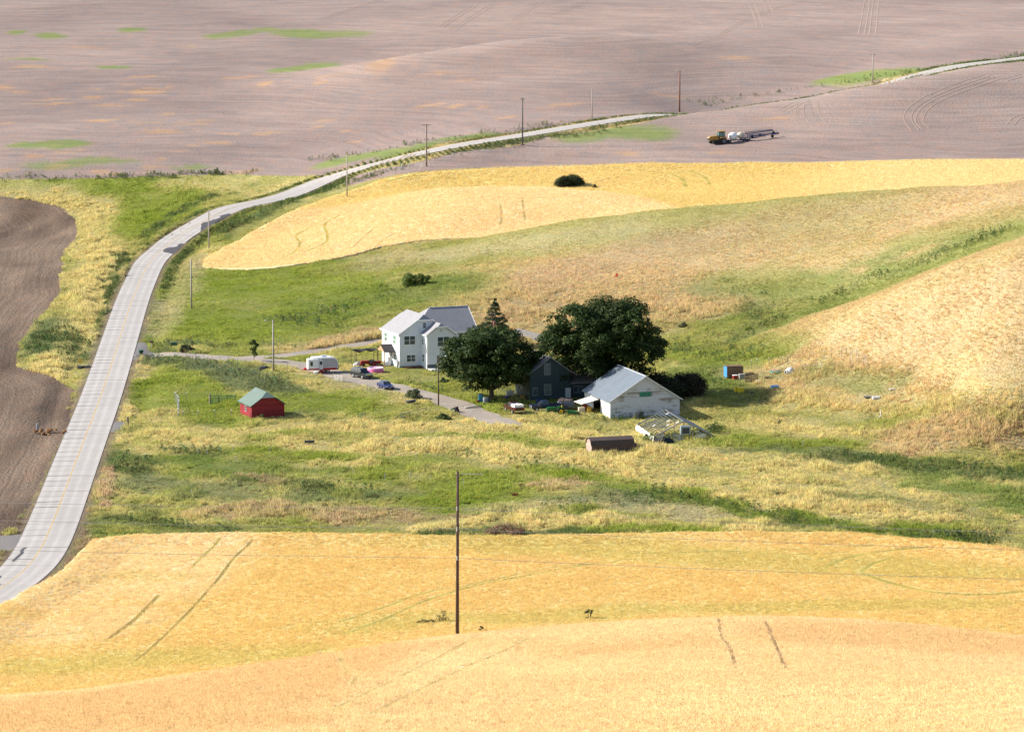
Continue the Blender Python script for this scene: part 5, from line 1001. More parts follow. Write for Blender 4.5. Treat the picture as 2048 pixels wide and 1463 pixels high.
shrub('red_dock', 1015, 1072, 6.5, 2.7, 'rusty red dock clump at the edge of the wheat field', 34, ((.20,.06,.035),(.22,.16,.10),(.25,.2,.14)), 2400, 26, .12, cat='plant')
shrub('red_dock', 1040, 972, .9, .7, 'small rusty weed in the meadow, upper of two near the tall pole', 35, ((.25,.08,.03),(.2,.05,.03)), 260, 6, .09, cat='plant')
shrub('red_dock', 1030, 990, 1.0, .8, 'small rusty weed in the meadow, lower of two near the tall pole', 36, ((.25,.08,.03),(.2,.05,.03)), 300, 6, .09, cat='plant')
shrub('straw_clump', 1086, 975, 1.6, 1.1, 'yellow straw-topped clump of grass in the meadow right of the rusty weeds', 37, ((.4,.33,.08),(.28,.27,.05),(.08,.11,.03)), 600, 9, .11, cat='plant')
shrub('brush_pile', 100, 868, 6.2, 1.1, 'burnt orange-brown brush pile in the ploughed field beside the road', 38, ((.32,.14,.06),(.45,.27,.12),(.26,.09,.05),(.5,.36,.18)), 2600, 16, .12, cat='brush pile')
shrub('thistle', 1178, 1243, 1.4, 2.6, 'tall dark thistle standing in the wheat behind the front hill', 39, ((.045,.06,.03),(.06,.075,.035)), 500, 9, .09, cat='plant')
for i, (px, py, w_, h_, lb) in enumerate(((884,1249,1.9,2.1,'tallest dark weed in the wheat left of the tall pole'),(868,1251,1.5,1.6,'middle dark weed in the wheat left of the tall pole'),(846,1253,1.6,1.35,'lowest dark weed in the wheat left of the tall pole'),(963,1268,.7,1.4,'small green weed in the wheat right of the tall pole'))):
    shrub('thistle', px, py, w_, h_, lb, 50+i, ((.05,.06,.035),(.07,.08,.04)), 320, 7, .08, cat='plant', group='weeds in the wheat by the tall pole')
# spruce above the farmhouse
def spruce(px, py, h_, w_, label, seed):
    r_ = random.Random(seed); t = empty('spruce_tree', P3(px, py, -.1), 0, label, 'tree'); b = MB(); limb(b, [Vector((0,0,-.2)), Vector((.05,0,h_*.5)), Vector((0,0,h_))], .2, .02, 7); b.build('trunk', M_bark, t, True); cl = []
    for i in range(280):
        z = r_.random()**1.1; a = r_.uniform(0, 6.283); lay = .3*round(z*9)/9+.7*z; rr_ = (1-lay)**.85*w_/2*r_.uniform(.35, 1.); cl.append((Vector((math.cos(a)*rr_, math.sin(a)*rr_, .1*h_+lay*.88*h_-rr_*.22)),   .28+.5*(1-z)))
    leaf_cloud('crown', M_leaf, t, cl, 14000, .17, ((.045,.07,.03),(.06,.085,.036),(.035,.055,.026)), seed, .35, .3); return t
spruce(990, 693, 9.9, 9.6, 'pointed dark spruce above the smaller maple', 61)
broad_tree(508, 722, 2.0, 5.0, .9, 'slender young tree with pale leaves beside the drive', 62, 30, 1500, ((.16,.20,.06),(.12,.16,.05)), .06, name='young_tree')
# boundary crops: tall straw on the left of the road handled by the meadow tufts
# ------------------------------------------------------------------ vehicles
M_tyre_r = paint('tyre_rubber', (.018,.018,.019), .9, .2); M_rim = paint('rim_metal', (.45,.46,.48), .35, .1, metal=.6); M_dkrim = paint('steel_rim', (.12,.12,.13), .5, metal=.5); M_gl = glass('car_glass', (.02,.028,.034)); M_hl = paint('headlight', (.75,.77,.78), .15, .05, spec=.6); M_tl = paint('taillight', (.42,.02,.02), .25, .1, spec=.5); M_blk = paint('black_plastic', (.02,.02,.022), .6); M_chr = paint('chrome', (.6,.6,.62), .2, .05, metal=.9)
def carpaint(name, c, rough=.28):
    if name in MATS: return MATS[name]
    k = NT(name); n1 = k.noise(k.obj(), 2., 4); k.bsdf.inputs['Coat Weight'].default_value = .25; k.bsdf.inputs['Coat Roughness'].default_value = .1
    sx = k.n('ShaderNodeSeparateXYZ'); k.l(k.obj(), sx.inputs[0]); c_ = k.mix(k.ramp(n1, .3, .7), tuple(x*.9 for x in c), tuple(x*1.08 for x in c)); c_ = k.mix(k.ramp(k.math('ADD', sx.outputs[2], k.math('MULTIPLY', n1, .3)), .35, .75, .12, 0), c_, (.10,.085,.07)); MATS[name] = k.out(c_, rough, .5); return MATS[name]
def wheel(parent, x, y, r_, w_, rim=None, name='wheel'):
    b = MB(); b.lathe([(r_*.55,-w_*.4),(r_*.9,-w_*.5),(r_,-w_*.34),(r_,w_*.34),(r_*.9,w_*.5),(r_*.55,w_*.4)], (x, y, r_), 16, 'y'); o = b.build(name, M_tyre_r, parent, True)
    b = MB(); s = 1 if y > 0 else -1; b.lathe([(.03,s*w_*.36),(r_*.3,s*w_*.46),(r_*.58,s*w_*.44),(r_*.6,s*w_*.3)], (x, y, r_), 14, 'y'); b.build('rim', rim or M_rim, o); return o
def cabin(t, m, x0, x1, X0, X1, z0, z1, w0, w1, pillars=(0,), roof=None, gm=None):
    b = MB(); vs = [(x0,-w0/2,z0),(x1,-w0/2,z0),(x1,w0/2,z0),(x0,w0/2,z0),(X0,-w1/2,z1),(X1,-w1/2,z1),(X1,w1/2,z1),(X0,w1/2,z1)]; b.add(vs, [(0,3,2,1),(4,5,6,7),(0,1,5,4),(1,2,6,5),(2,3,7,6),(3,0,4,7)]); bevel(b.build('cabin', m, t), .07, 2)
    def pan(nm, a, bb, c, d, u0, u1, v0, v1, out):
        a, bb, c, d = map(Vector, (a, bb, c, d)); f = lambda u, v: (a*(1-u)+bb*u)*(1-v)+(d*(1-u)+c*u)*v
        n_ = (bb-a).cross(d-a).normalized(); n_ = n_ if n_.dot(Vector(out)) > 0 else -n_; P = [f(u0,v0),f(u1,v0),f(u1,v1),f(u0,v1)]; g = MB(); g.add([p+n_*.004 for p in P]+[p+n_*.016 for p in P], [(0,3,2,1),(4,5,6,7),(0,1,5,4),(1,2,6,5),(2,3,7,6),(3,0,4,7)]); g.build(nm, gm or M_gl, t)
    V_ = list(map(Vector, vs)); pan('windscreen', V_[1], V_[2], V_[6], V_[5], .08, .92, .1, .9, (1,0,.3)); pan('rear_window', V_[0], V_[3], V_[7], V_[4], .1, .9, .15, .9, (-1,0,.3))
    ps = [.05, *pillars, .95] if pillars != (0,) else [.05, .5, .95]
    for i in range(len(ps)-1):
        pan('side_window', V_[0], V_[1], V_[5], V_[4], ps[i]+.02, ps[i+1]-.02, .12, .88, (0,-1,.2)); pan('side_window', V_[3], V_[2], V_[6], V_[7], ps[i]+.02, ps[i+1]-.02, .12, .88, (0,1,.2))
def body(t, m, prof, W, bw=.07, name='body'): b = MB(); b.prism(prof, -W/2, W/2); return bevel(b.build(name, m, t), bw, 3)
def lights(t, xf, xr, W, zf, zr, s=.2):
    for y in (-1, 1):
        b = MB(); b.box(xf-.03, xf+.02, y*(W/2-.32)-s, y*(W/2-.32)+s, zf-.1, zf+.1); b.build('headlight', M_hl, t); b = MB(); b.box(xr-.02, xr+.03, y*(W/2-.14)-.1, y*(W/2-.14)+.1, zr-.2, zr+.2); b.build('taillight', M_tl, t)
SV = empty('suv', P3(723, 755), R(-52), 'black four-wheel-drive parked on the drive nearest the white camper', 'car')
m_ = carpaint('black_green_paint', (.010,.016,.019))
body(SV, m_, [(-2.4,.42),(2.35,.42),(2.42,.6),(2.38,1.0),(1.2,1.12),(-2.4,1.12)], 1.88); cabin(SV, m_, -2.36, 1.25, -2.2, .55, 1.1, 1.82, 1.8, 1.5, (.36,.68))
for x in (-1.45, 1.5):
    for y in (-.86, .86): wheel(SV, x, y, .39, .25)
lights(SV, 2.4, -2.4, 1.88, .85, .95); b = MB(); b.box(2.36,2.5,-.9,.9,.42,.62); b.build('bumper', M_dkrim, SV); b = MB(); b.box(2.39,2.43,-.4,.4,.72,.98); b.build('grille', M_chr, SV); b = MB(); b.box(-2.47,-2.38,-.88,.88,.42,.62); b.build('bumper', M_dkrim, SV)
for y in (-.65, .65): b = MB(); b.bar((-1.9,y,1.87),(.4,y,1.87),.05); b.build('roof_rail', M_blk, SV)
for y in (-1, 1): b = MB(); b.box(.85,1.1,y*.98-.12,y*.98+.12,1.1,1.3); b.build('mirror', M_blk, SV)
BC = empty('car', P3(771, 777), R(-66), 'shiny dark blue car parked on the grass edge of the drive', 'car')
m_ = carpaint('blue_paint', (.006,.014,.10), .25)
body(BC, m_, [(-2.2,.3),(2.1,.3),(2.2,.5),(2.1,.78),(1.0,.94),(-1.5,.98),(-2.2,.92)], 1.76, .1); cabin(BC, m_, -1.75, 1.05, -1.0, .25, .93, 1.42, 1.6, 1.25, (.52,))
for x in (-1.3, 1.35):
    for y in (-.8, .8): wheel(BC, x, y, .32, .21)
lights(BC, 2.15, -2.2, 1.76, .64, .75, .22); b = MB(); b.box(2.14,2.22,-.8,.8,.3,.46); b.build('bumper', M_blk, BC); b = MB(); b.box(2.17,2.23,-.26,.26,.46,.56); b.build('number_plate', paint('plate_white', (.75,.75,.75)), BC)
def pickup(name, px, py, hd, label, c, cn, cap=False):
    t = empty(name, P3(px, py), R(hd), label, 'pickup truck'); m = carpaint(cn, c)
    body(t, m, [(-2.75,.5),(2.6,.5),(2.7,.75),(2.6,1.12),(1.3,1.2),(-.55,1.2),(-.6,.78),(-2.75,.78)], 1.92, .06); cabin(t, m, -.55, 1.35, -.4, .62, 1.18, 1.86, 1.8, 1.48, (.5,))
    for y in (-1, 1): b = MB(); b.box(-2.75,-.6,y*.96-.07*(y > 0),y*.96+.07*(y < 0),.77,1.22); bevel(b.build('bed_side', m, t), .02)
    b = MB(); b.box(-2.8,-2.73,-.95,.95,.6,1.22); bevel(b.build('tailgate', m, t), .02); b = MB(); b.box(-2.74,-.58,-.88,.88,.78,.82); b.build('bed_floor', M_blk, t)
    for x in (-1.65, 1.7):
        for y in (-.88, .88): wheel(t, x, y, .40, .26)
    lights(t, 2.66, -2.79, 1.92, .92, .98); b = MB(); b.box(2.62,2.78,-.95,.95,.5,.72); b.build('bumper', M_chr, t); b = MB(); b.box(-2.95,-2.8,-.95,.95,.48,.66); b.build('bumper', M_chr, t); b = MB(); b.box(2.66,2.71,-.5,.5,.78,1.05); b.build('grille', M_chr, t)
    for y in (-1, 1): b = MB(); b.box(.95,1.15,y*1.02-.13,y*1.02+.13,1.2,1.42); b.build('mirror', M_blk, t)
    return t
PR = pickup('pickup_truck', 1028, 824, 110, 'maroon pickup truck with a white load across its bed, seen from behind', (.05,.006,.010), 'maroon_paint')
LD = empty('bed_load', PR.matrix_basis @ Vector((-1.75,0,1.24)), R(110), 'row of white boxes loaded across the back of the maroon pickup', 'cargo')
b = MB(); b.box(-.95,.95,-.92,.92,.0,.06); b.build('board', paint('white_load', (.75,.74,.72)), LD)
for i in range(4): b = MB(); b.box(-.9,.85,-.88+i*.45,-.47+i*.45,.065,.42+.06*(i % 2)); b.build('box', paint('white_load', (.75,.74,.72)), LD)
PB_ = pickup('pickup_truck', 1091, 821, 190, 'dark blue pickup truck facing left in front of the barn', (.012,.022,.055), 'navy_paint')
UT = empty('utility_trailer', P3(1131, 817), R(184), 'grey box trailer loaded with odds and ends beside the dark blue pickup', 'trailer')
b = MB(); b.box(-1.5,1.4,-.85,.85,.5,1.25); bevel(b.build('body', paint('trailer_grey', (.10,.12,.15), .6, .15), UT), .02); b = MB(); b.box(1.4,2.3,-.05,.05,.55,.65); b.build('drawbar', M_blk, UT)
for y in (-.9,.9): wheel(UT, -.1, y, .34, .2, M_dkrim)
b = MB(); b.bar((-1.3,-.7,1.6),(1.2,.3,1.75),.12); b.bar((-1.2,.4,1.55),(.9,-.5,1.9),.1); b.bar((-.9,-.3,1.25),(-.9,-.3,2.3),.07); b.bar((.5,.5,1.25),(.5,.5,2.1),.07); b.box(-.8,.2,-.6,.5,1.26,1.6); b.box(.4,1.2,-.7,.1,1.26,1.52); b.build('load', paint('mixed_scrap', (.20,.15,.15), .8, .6, 3.), UT)
# white camper with slide-out
RVt = empty('camper_trailer', P3(648, 744), R(12), 'white and grey camper trailer with red trim and a slide-out room, on the drive', 'camper')
m_w = paint('camper_white', (.78,.78,.77), .35, .04); m_g = paint('camper_grey', (.42,.42,.43), .35, .05); m_r = paint('camper_red', (.45,.02,.025), .35)
b = MB(); b.prism([(-2.4,.55),(2.2,.55),(2.55,1.1),(2.62,1.9),(2.35,2.55),(1.8,2.9),(1.2,3.0),(-2.4,3.0)], -1.2, 1.2); bevel(b.build('body', m_w, RVt), .12, 3)
b = MB(); b.prism([(-.8,1.15),(2.3,1.15),(2.5,1.3),(2.5,1.9),(2.2,2.5),(1.7,2.78),(-.6,2.78)], -1.225, -1.2); b.build('side_panel', m_g, RVt)
b = MB(); b.box(-1.2,2.25,-1.24,-1.21,.62,1.02); b.build('stripe', m_r, RVt); b = MB(); b.box(2.2,2.32,-1.1,1.1,.55,.75); b.build('bumper', M_blk, RVt)
b = MB(); b.box(-3.3,-1.3,-1.75,.2,.75,2.75); so2 = bevel(b.build('slide_out', m_w, RVt), .05); b = MB(); b.box(-3.32,-1.28,-1.77,-1.745,.75,.98); b.build('stripe', m_r, so2)
b = MB(); b.box(-2.9,-2.4,-1.775,-1.752,1.5,2.3); b.build('pane', G_win, so2)
b = MB(); b.box(-1.1,-.4,-1.25,-1.2,.7,2.5); d = b.build('door', m_w, RVt); b = MB(); b.box(-1.0,-.5,-1.27,-1.251,1.6,2.3); b.build('pane', G_win, d)
b = MB(); b.box(-1.2,-.3,-1.7,-1.25,.15,.3); b.box(-1.2,-.3,-1.6,-1.25,.35,.5); b.build('step', m_r, RVt)
b = MB(); b.box(-.6,.5,-.4,.4,3.0,3.3); bevel(b.build('air_conditioner', m_w, RVt), .1); b = MB(); b.box(1.0,1.4,-.3,.1,3.0,3.12); b.build('vent', m_w, RVt)
for x in (-.3,.6):
    for y in (-1.1,1.1): wheel(RVt, x, y, .36, .22)
b = MB(); b.lathe([(.15,-.1),(.4,-.12),(.42,.0),(.4,.12),(.15,.1)], (2.55,-.55,.95), 14, 'x'); o = b.build('spare_wheel', M_tyre_r, RVt, True)
b = MB(); b.bar((-2.4,-.6,.6),(-4.3,0,.55),.1); b.bar((-2.4,.6,.6),(-4.3,0,.55),.1); b.box(-3.9,-3.4,-.3,.3,.55,.95); b.build('hitch', m_r, RVt)
BU = empty('bucket', P3(632, 749), 0, 'pale blue and white tub on the ground in front of the camper', 'tub'); b = MB(); b.lathe([(.3,0),(.42,.5),(.45,.5),(.45,.53),(.40,.52),(.3,.1)], n=12); b.build('tub', paint('pale_blue', (.45,.55,.68)), BU); b = MB(); b.lathe([(.47,.0),(.47,.06),(.2,.12),(.02,.13)], (0,0,.53), 12); b.build('lid', m_w, BU)
# green tractor with mower
GT_ = empty('tractor', P3(1112, 828), R(184), 'green tractor with a yellow seat and yellow wheel centres parked before the barn', 'tractor')
m_gr = paint('tractor_green', (.015,.12,.03), .4, .08); m_ye = paint('tractor_yellow', (.70,.48,.03), .45, .06)
b = MB(); b.prism([(-.2,.7),(1.7,.6),(1.75,1.0),(1.5,1.25),(.1,1.32)], -.36, .36); bevel(b.build('bonnet', m_gr, GT_), .07); b = MB(); b.box(-1.1,.1,-.3,.3,.45,.85); b.build('chassis', m_gr, GT_)
for y in (-1, 1):
    b = MB(); b.prism([(-1.5,1.0),(-1.25,1.32),(-.6,1.36),(-.2,1.1),(-.25,1.02),(-.6,1.25),(-1.2,1.22)], y*.75-.18, y*.75+.18); b.build('fender', m_gr, GT_); wheel(GT_, -.85, y*.75, .62, .38, m_ye); wheel(GT_, 1.15, y*.55, .38, .24, m_ye)
b = MB(); b.box(-.95,-.5,-.25,.25,.95,1.08); b.box(-1.08,-.95,-.25,.25,1.0,1.55); bevel(b.build('seat', m_ye, GT_), .04); b = MB(); b.tube((-.1,0,1.25),(-.35,0,1.5),.03); b.lathe([(.16,-.02),(.2,0),(.16,.02)], (-.36,0,1.52), 12); b.build('steering_wheel', M_blk, GT_)
b = MB()
for y in (-.45,.45): b.bar((-1.3,y,.9),(-1.3,y,2.35),.07)
b.bar((-1.3,-.48,2.35),(-1.3,.48,2.35),.07); b.build('roll_bar', M_blk, GT_)
b = MB(); b.bar((1.3,-.5,.75),(2.0,-.5,.35),.09); b.bar((1.3,.5,.75),(2.0,.5,.35),.09); b.box(1.9,2.35,-.8,.8,.12,.55); b.build('loader', m_gr, GT_); b = MB(); b.tube((.9,.2,1.2),(.9,.2,1.75),.035); b.build('exhaust', M_blk, GT_)
MW = empty('mower', GT_.matrix_basis @ Vector((-2.9,0,0)), R(184), 'green flat mower deck hitched behind the green tractor', 'mower'); b = MB(); b.prism([(-.9,.2),(.9,.2),(.9,.5),(.3,.62),(-.9,.42)], -.9, .9); b.build('deck', m_gr, MW); b = MB(); b.bar((1.6,-.3,.6),(.7,-.4,.5),.06); b.bar((1.6,.3,.6),(.7,.4,.5),.06); b.bar((1.6,0,.95),(.2,0,.62),.06); b.build('hitch', m_gr, MW); wheel(MW, -1.1, .4, .2, .12); wheel(MW, -1.1, -.4, .2, .12)
QD = empty('ride_on_mower', P3(910, 823), R(120), 'small dark ride-on mower parked at the edge of the drive end', 'mower')
b = MB(); b.prism([(-.2,.3),(.8,.3),(.85,.6),(.1,.72)], -.3, .3); bevel(b.build('bonnet', paint('dark_green_paint', (.02,.06,.03)), QD), .05); b = MB(); b.box(-.7,-.25,-.28,.28,.5,.62); b.box(-.75,-.66,-.28,.28,.6,1.0); b.build('seat', M_blk, QD); b = MB(); b.box(-.8,-.1,-.4,.4,.3,.5); b.build('deck', M_blk, QD)
for y in (-.38,.38): wheel(QD, -.5, y, .28, .2); wheel(QD, .6, y, .2, .15)
b = MB(); b.tube((.15,0,.7),(-.05,0,.95),.03); b.build('steering_column', M_blk, QD)
# things by the farmhouse: shade canopy, red tiller tractor, pool
CNP = empty('shade_canopy', P3(730, 727), R(20), 'black shade cloth stretched on dark posts beside the farmhouse porch', 'canopy')
for x, y, h in ((-2.4,-1.3,2.7),(-1.3,1.3,2.7),(2.2,-1.3,2.6),(2.2,1.3,2.8),(-2.4,1.3,2.7)): b = MB(); b.tube((x,y,0),(x,y,h),.05,n=6); b.build('post', M_blk, CNP)
b = MB(); cloth(b, lambda u, v: (-2.45+4.7*u, -1.35+2.7*v, 2.7-.45*math.sin(math.pi*u*2)**2*math.sin(math.pi*v)**.5+.1*u), 12, 6); o = b.build('shade_cloth', paint('black_cloth', (.012,.012,.014), .8), CNP); so_ = o.modifiers.new('th', 'SOLIDIFY'); so_.thickness = .03
RT = empty('tractor', P3(737, 733), R(200), 'old red tractor under the black shade cloth by the farmhouse', 'tractor'); m_rd = paint('tractor_red', (.27,.02,.018), .45, .12)
b = MB(); b.prism([(-.1,.6),(1.6,.55),(1.65,1.05),(1.5,1.2),(0,1.25)], -.3, .3); bevel(b.build('bonnet', m_rd, RT), .06); b = MB(); b.box(-1.2,0,-.25,.25,.5,.8); b.build('chassis', m_rd, RT); b = MB(); b.box(-.9,-.5,-.22,.22,1.0,1.08); b.box(-.95,-.86,-.22,.22,1.08,1.4); b.build('seat', M_blk, RT)
for y in (-1, 1): wheel(RT, -.8, y*.7, .62, .34, m_rd); wheel(RT, 1.2, y*.5, .36, .2, m_rd)
b = MB(); b.tube((-.1,0,1.2),(-.4,0,1.45),.03); b.build('steering_column', M_blk, RT)
ML = empty('ride_on_mower', P3(716, 731), R(190), 'pale grey covered machine at the left end of the shade canopy', 'mower'); b = MB(); heap(b, 2.0, 1.2, .9, 7, 8); b.build('cover', paint('grey_cover', (.45,.44,.42), .8), ML)
CR = empty('garden_cart', P3(752, 731), R(15), 'red two-wheeled garden cart beside the pink pool', 'cart'); b = MB(); b.prism([(-.8,.4),(.8,.4),(1.0,.95),(-1.0,.95)], -.5, .5); b.build('tub', m_rd, CR); wheel(CR, 0, .58, .3, .1); wheel(CR, 0, -.58, .3, .1); b = MB(); b.bar((.9,-.3,.7),(1.8,-.3,.9),.05); b.bar((.9,.3,.7),(1.8,.3,.9),.05); b.build('handle', M_blk, CR)
PL = empty('paddling_pool', P3(751, 743), 0, 'round pink paddling pool on the lawn below the farmhouse', 'pool'); b = MB(); b.lathe([(1.5,0),(1.53,.1),(1.53,.75),(1.45,.8),(1.42,.75),(1.42,.2)], n=28); b.build('wall', paint('pink_vinyl', (.75,.16,.42), .4, .08), PL, True)
b = MB(); b.lathe([(1.56,.66),(1.58,.74),(1.50,.84),(1.40,.80),(1.38,.7)], n=28); b.build('rim', paint('pale_pink', (.80,.48,.62), .4), PL, True); k = NT('pool_water'); k.out((.18,.30,.42), .06, .6); b = MB(); b.lathe([(1.40,.58),(1.40,.62)], n=28); b.build('water', k.m, PL)
DH = empty('playhouse', P3(808, 733), R(30), 'small white wooden ladder stand and coop against the farmhouse wall', 'coop'); b = MB(); b.box(-.7,.7,-.5,.5,.35,1.3); b.build('wall', W_trim, DH); b = MB(); b.slab([(-.9,-.7,1.2),(.9,-.7,1.2),(.9,0,1.85),(-.9,0,1.85)], .05); b.slab([(-.9,.7,1.2),(-.9,0,1.85),(.9,0,1.85),(.9,.7,1.2)], .05); b.build('roof', paint('pale_roof', (.62,.64,.66)), DH); b = MB()
for x in (-.6,.6):
    for y in (-.4,.4): b.bar((x,y,0),(x,y,.35),.08)
b.bar((-1.7,-.3,0),(-.75,-.3,.9),.07); b.bar((-1.7,.1,0),(-.75,.1,.9),.07); b.build('leg', W_trim, DH); b = MB(); b.box(-.2,.25,-.52,-.505,.5,1.1); b.build('opening', M_blk, DH)
FB = empty('flower_bed', P3(832, 735.5), R(22), 'low bed of red and orange flowers along the farmhouse wall', 'flower bed'); leaf_cloud('blooms', M_leaf, FB, [(Vector((x*.35, rs.uniform(-.3,.3), .2)), .22) for x in range(-6, 7)], 700, .07, ((.5,.06,.05),(.5,.22,.05),(.08,.14,.03),(.07,.11,.03)), 71); b = MB(); b.box(-2.3,2.3,-.55,.55,-.1,.06); b.build('soil', paint('garden_soil', (.12,.08,.05)), FB)
# clutter under the smaller maple
def barrel(px, py, r_, h, m, label, name='barrel', lid=None):
    t = empty(name, P3(px, py), 0, label, name.replace('_', ' ')); b = MB(); b.lathe([(r_*.93,0),(r_,.03),(r_,h*.32),(r_*1.03,h*.34),(r_,h*.36),(r_,h*.64),(r_*1.03,h*.66),(r_,h*.68),(r_,h-.03),(r_*.95,h)], n=14); b.build('drum', m, t, True); b = MB(); b.lathe([(r_*.9,h+.002),(r_*.9,h+.03)], n=14); b.build('lid', lid or m, t); return t
barrel(961, 804, .42, 1.5, paint('teal_plastic', (.03,.22,.33), .4), 'tall blue plastic barrel under the left side of the smaller maple')
barrel(970, 808, .36, 1.2, paint('grey_plastic', (.22,.24,.26), .5), 'grey bin standing beside the blue barrel under the smaller maple', 'bin')
barrel(977, 806, .33, 1.0, paint('dark_grey_plastic', (.08,.09,.10), .5), 'dark grey bin next to the trunk of the smaller maple', 'bin')
def crate(px, py, sx_, sy_, sz_, m, label, cat, name='crate', rz_=.2, dz=0., lidm=None):
    t = empty(name, P3(px, py, dz), rz_, label, cat); b = MB(); b.box(-sx_/2,sx_/2,-sy_/2,sy_/2,0,sz_*.9); bevel(b.build('box', m, t), .03); b = MB(); b.box(-sx_/2-.03,sx_/2+.03,-sy_/2-.03,sy_/2+.03,sz_*.9+.002,sz_); b.build('lid', lidm or m, t); return t
crate(955, 805, .5, .4, .4, m_rd, 'small red box on the ground left of the blue barrel', 'box'); crate(1012, 797, 1.0, .7, .5, paint('blue_purple', (.06,.06,.22)), 'purple-blue box on the grass right of the maple trunk', 'box'); crate(1000, 796, .9, .6, .5, paint('yellow_green', (.45,.5,.08)), 'yellow-green box on the grass beside the maple trunk', 'box'); crate(1020, 792, 1.4, .5, 1.0, paint('white_sheet_metal', (.72,.72,.70)), 'white appliance in the light behind the smaller maple', 'appliance', 'appliance'); crate(1046, 797, .8, .6, .7, paint('ochre', (.45,.28,.05)), 'ochre box against the front of the dark green house', 'box')
crate(1078, 804, 1.0, .6, .6, paint('navy_plastic', (.03,.05,.18)), 'navy blue tub in front of the dark green house', 'tub', 'tub'); crate(1136, 796, 1.0, .25, 1.9, paint('pale_panel', (.42,.46,.47)), 'pale upright panel leaning by the barn side of the dark green house', 'panel', 'panel'); crate(1163, 822, 1.1, .8, .7, paint('cream_box', (.55,.5,.42)), 'cream box beneath the barn awning', 'box'); crate(1178, 823, .7, .7, .9, paint('tool_yellow', (.5,.33,.04)), 'yellow machine inside the barn side door', 'machine', 'machine')
crate(1171, 818, .7, .7, .8, m_rd, 'red machine in the shade of the barn side door', 'machine', 'machine')
lg_t = empty('log', P3(947, 815.5), R(20), 'pale split log lying at the end of the drive', 'log'); b = MB(); b.tube((-1.6,0,.18),(1.6,.2,.22),.17,.14,8); b.build('trunk', paint('pale_wood', (.46,.40,.32), .9), lg_t, True)
# garden end: pallet shed, pallet wall, beehives, dog house and so on
PS_ = empty('pallet_shed', P3(1467, 752.5), R(15), 'shed of brown pallets with a bright blue end wall in the garden', 'shed'); m_pal = paint('pallet_wood', (.22,.15,.10), .9, .3, 3.); m_blu = paint('bright_blue', (.05,.24,.55), .6, .12)
for i in range(4): b = MB(); b.box(-1.62,-1.56,-.9+i*.46,-.47+i*.46,0,1.95+.03*(i % 2)); b.build('plank', m_blu, PS_)
for i in range(8): b = MB(); b.box(-1.55,1.6,-.98,-.93,.04+i*.24,.22+i*.24); b.build('plank', m_pal, PS_)
for i in range(7): b = MB(); b.box(-1.6+i*.47,-1.25+i*.47,-1.0,1.0,2.0+.008*(i % 2),2.06+.008*(i % 2)); b.build('roof_plank', paint('brown_plank', (.13,.075,.05), .9, .3), PS_)
b = MB(); b.box(-1.55,1.6,.93,.98,0,1.95); b.box(1.55,1.6,-.92,.92,0,1.9); b.build('back_wall', m_pal, PS_)
PW = empty('pallet_fence', P3(1503, 763.5), R(8), 'brown slatted pallet standing upright right of the pallet shed', 'pallet')
for i in range(6): b = MB(); b.box(-1.25,1.25,-.05,.0,.05+i*.25,.21+i*.25); b.build('plank', m_pal, PW)
for x in (-1.2,0,1.2): b = MB(); b.box(x-.05,x+.05,.002,.1,0,1.6); b.build('post', m_pal, PW)
crate(1470, 758, .8, .8, .8, m_rd, 'red and white box in front of the pallet shed', 'box', lidm=W_trim); crate(1484, 757, 1.2, .9, .9, paint('grey_crate', (.30,.28,.27)), 'grey crate of garden odds and ends between shed and upright pallet', 'crate'); crate(1516, 765, .5, .4, .5, W_trim, 'little white box at the foot of the upright pallet', 'box'); crate(1534, 758, 1.1, .6, .5, m_pal, 'low brown wooden crate right of the upright pallet', 'crate')
m_by = paint('bright_yellow', (.80,.62,.03), .5, .06)
crate(1474, 783, .85, .85, 1.0, m_by, 'left bright yellow beehive box in the grass', 'beehive', 'beehive'); crate(1482, 784.5, 1.0, .85, .95, m_by, 'right, larger bright yellow beehive box in the grass', 'beehive', 'beehive')
crate(1550, 781, 1.25, 1.1, .95, paint('hive_blue', (.02,.22,.58), .5), 'bright blue box with an open top alone on the cut grass', 'box', 'crate', .3, 0, paint('hive_blue_dark', (.015,.12,.35)))
barrel(1505, 790, .4, .55, paint('rust_black', (.05,.03,.025), .8), 'dark rusty drum lying low in the grass right of the yellow hives', 'drum', M_blk)
IG = empty('dog_house', P3(1580, 747), R(-60), 'white domed dog house in the garden', 'dog house'); b = MB(); b.lathe([(.75,0),(.8,.3),(.72,.75),(.5,1.05),(.2,1.18),(.02,1.2)], n=16); b.build('dome', paint('off_white_plastic', (.70,.68,.66), .5), IG, True); b = MB(); b.prism([(-.36,0),(.36,0),(.36,.5),(.2,.75),(-.2,.75),(-.36,.5)], -1.0, -.6); b.build('entrance', paint('off_white_plastic', (.70,.68,.66)), IG); b = MB(); b.prism([(-.26,.03),(.26,.03),(.26,.45),(.14,.64),(-.14,.64),(-.26,.45)], -1.02, -.99); b.build('opening', M_blk, IG)
PT = empty('picnic_table', P3(1550, 747), R(12), 'teal picnic bench with a salmon pink top in the garden', 'table'); b = MB(); b.box(-.9,.9,-.4,.4,.74,.80); b.build('tabletop', paint('salmon', (.62,.30,.24)), PT)
for y in (-.75,.75): b = MB(); b.box(-.9,.9,y-.14,y+.14,.42,.47); b.build('bench', paint('teal', (.10,.38,.34)), PT)
for x in (-.7,.7):
    for y in (-1, 1): b = MB(); b.bar((x,y*.75,0),(x,y*.2,.74),.09); b.build('leg', paint('teal', (.10,.38,.34)), PT)
b = MB(); b.bar((-.7,-.75,.4),(-.7,.75,.4),.08); b.bar((.7,-.75,.4),(.7,.75,.4),.08); b.build('brace', paint('teal', (.10,.38,.34)), PT)
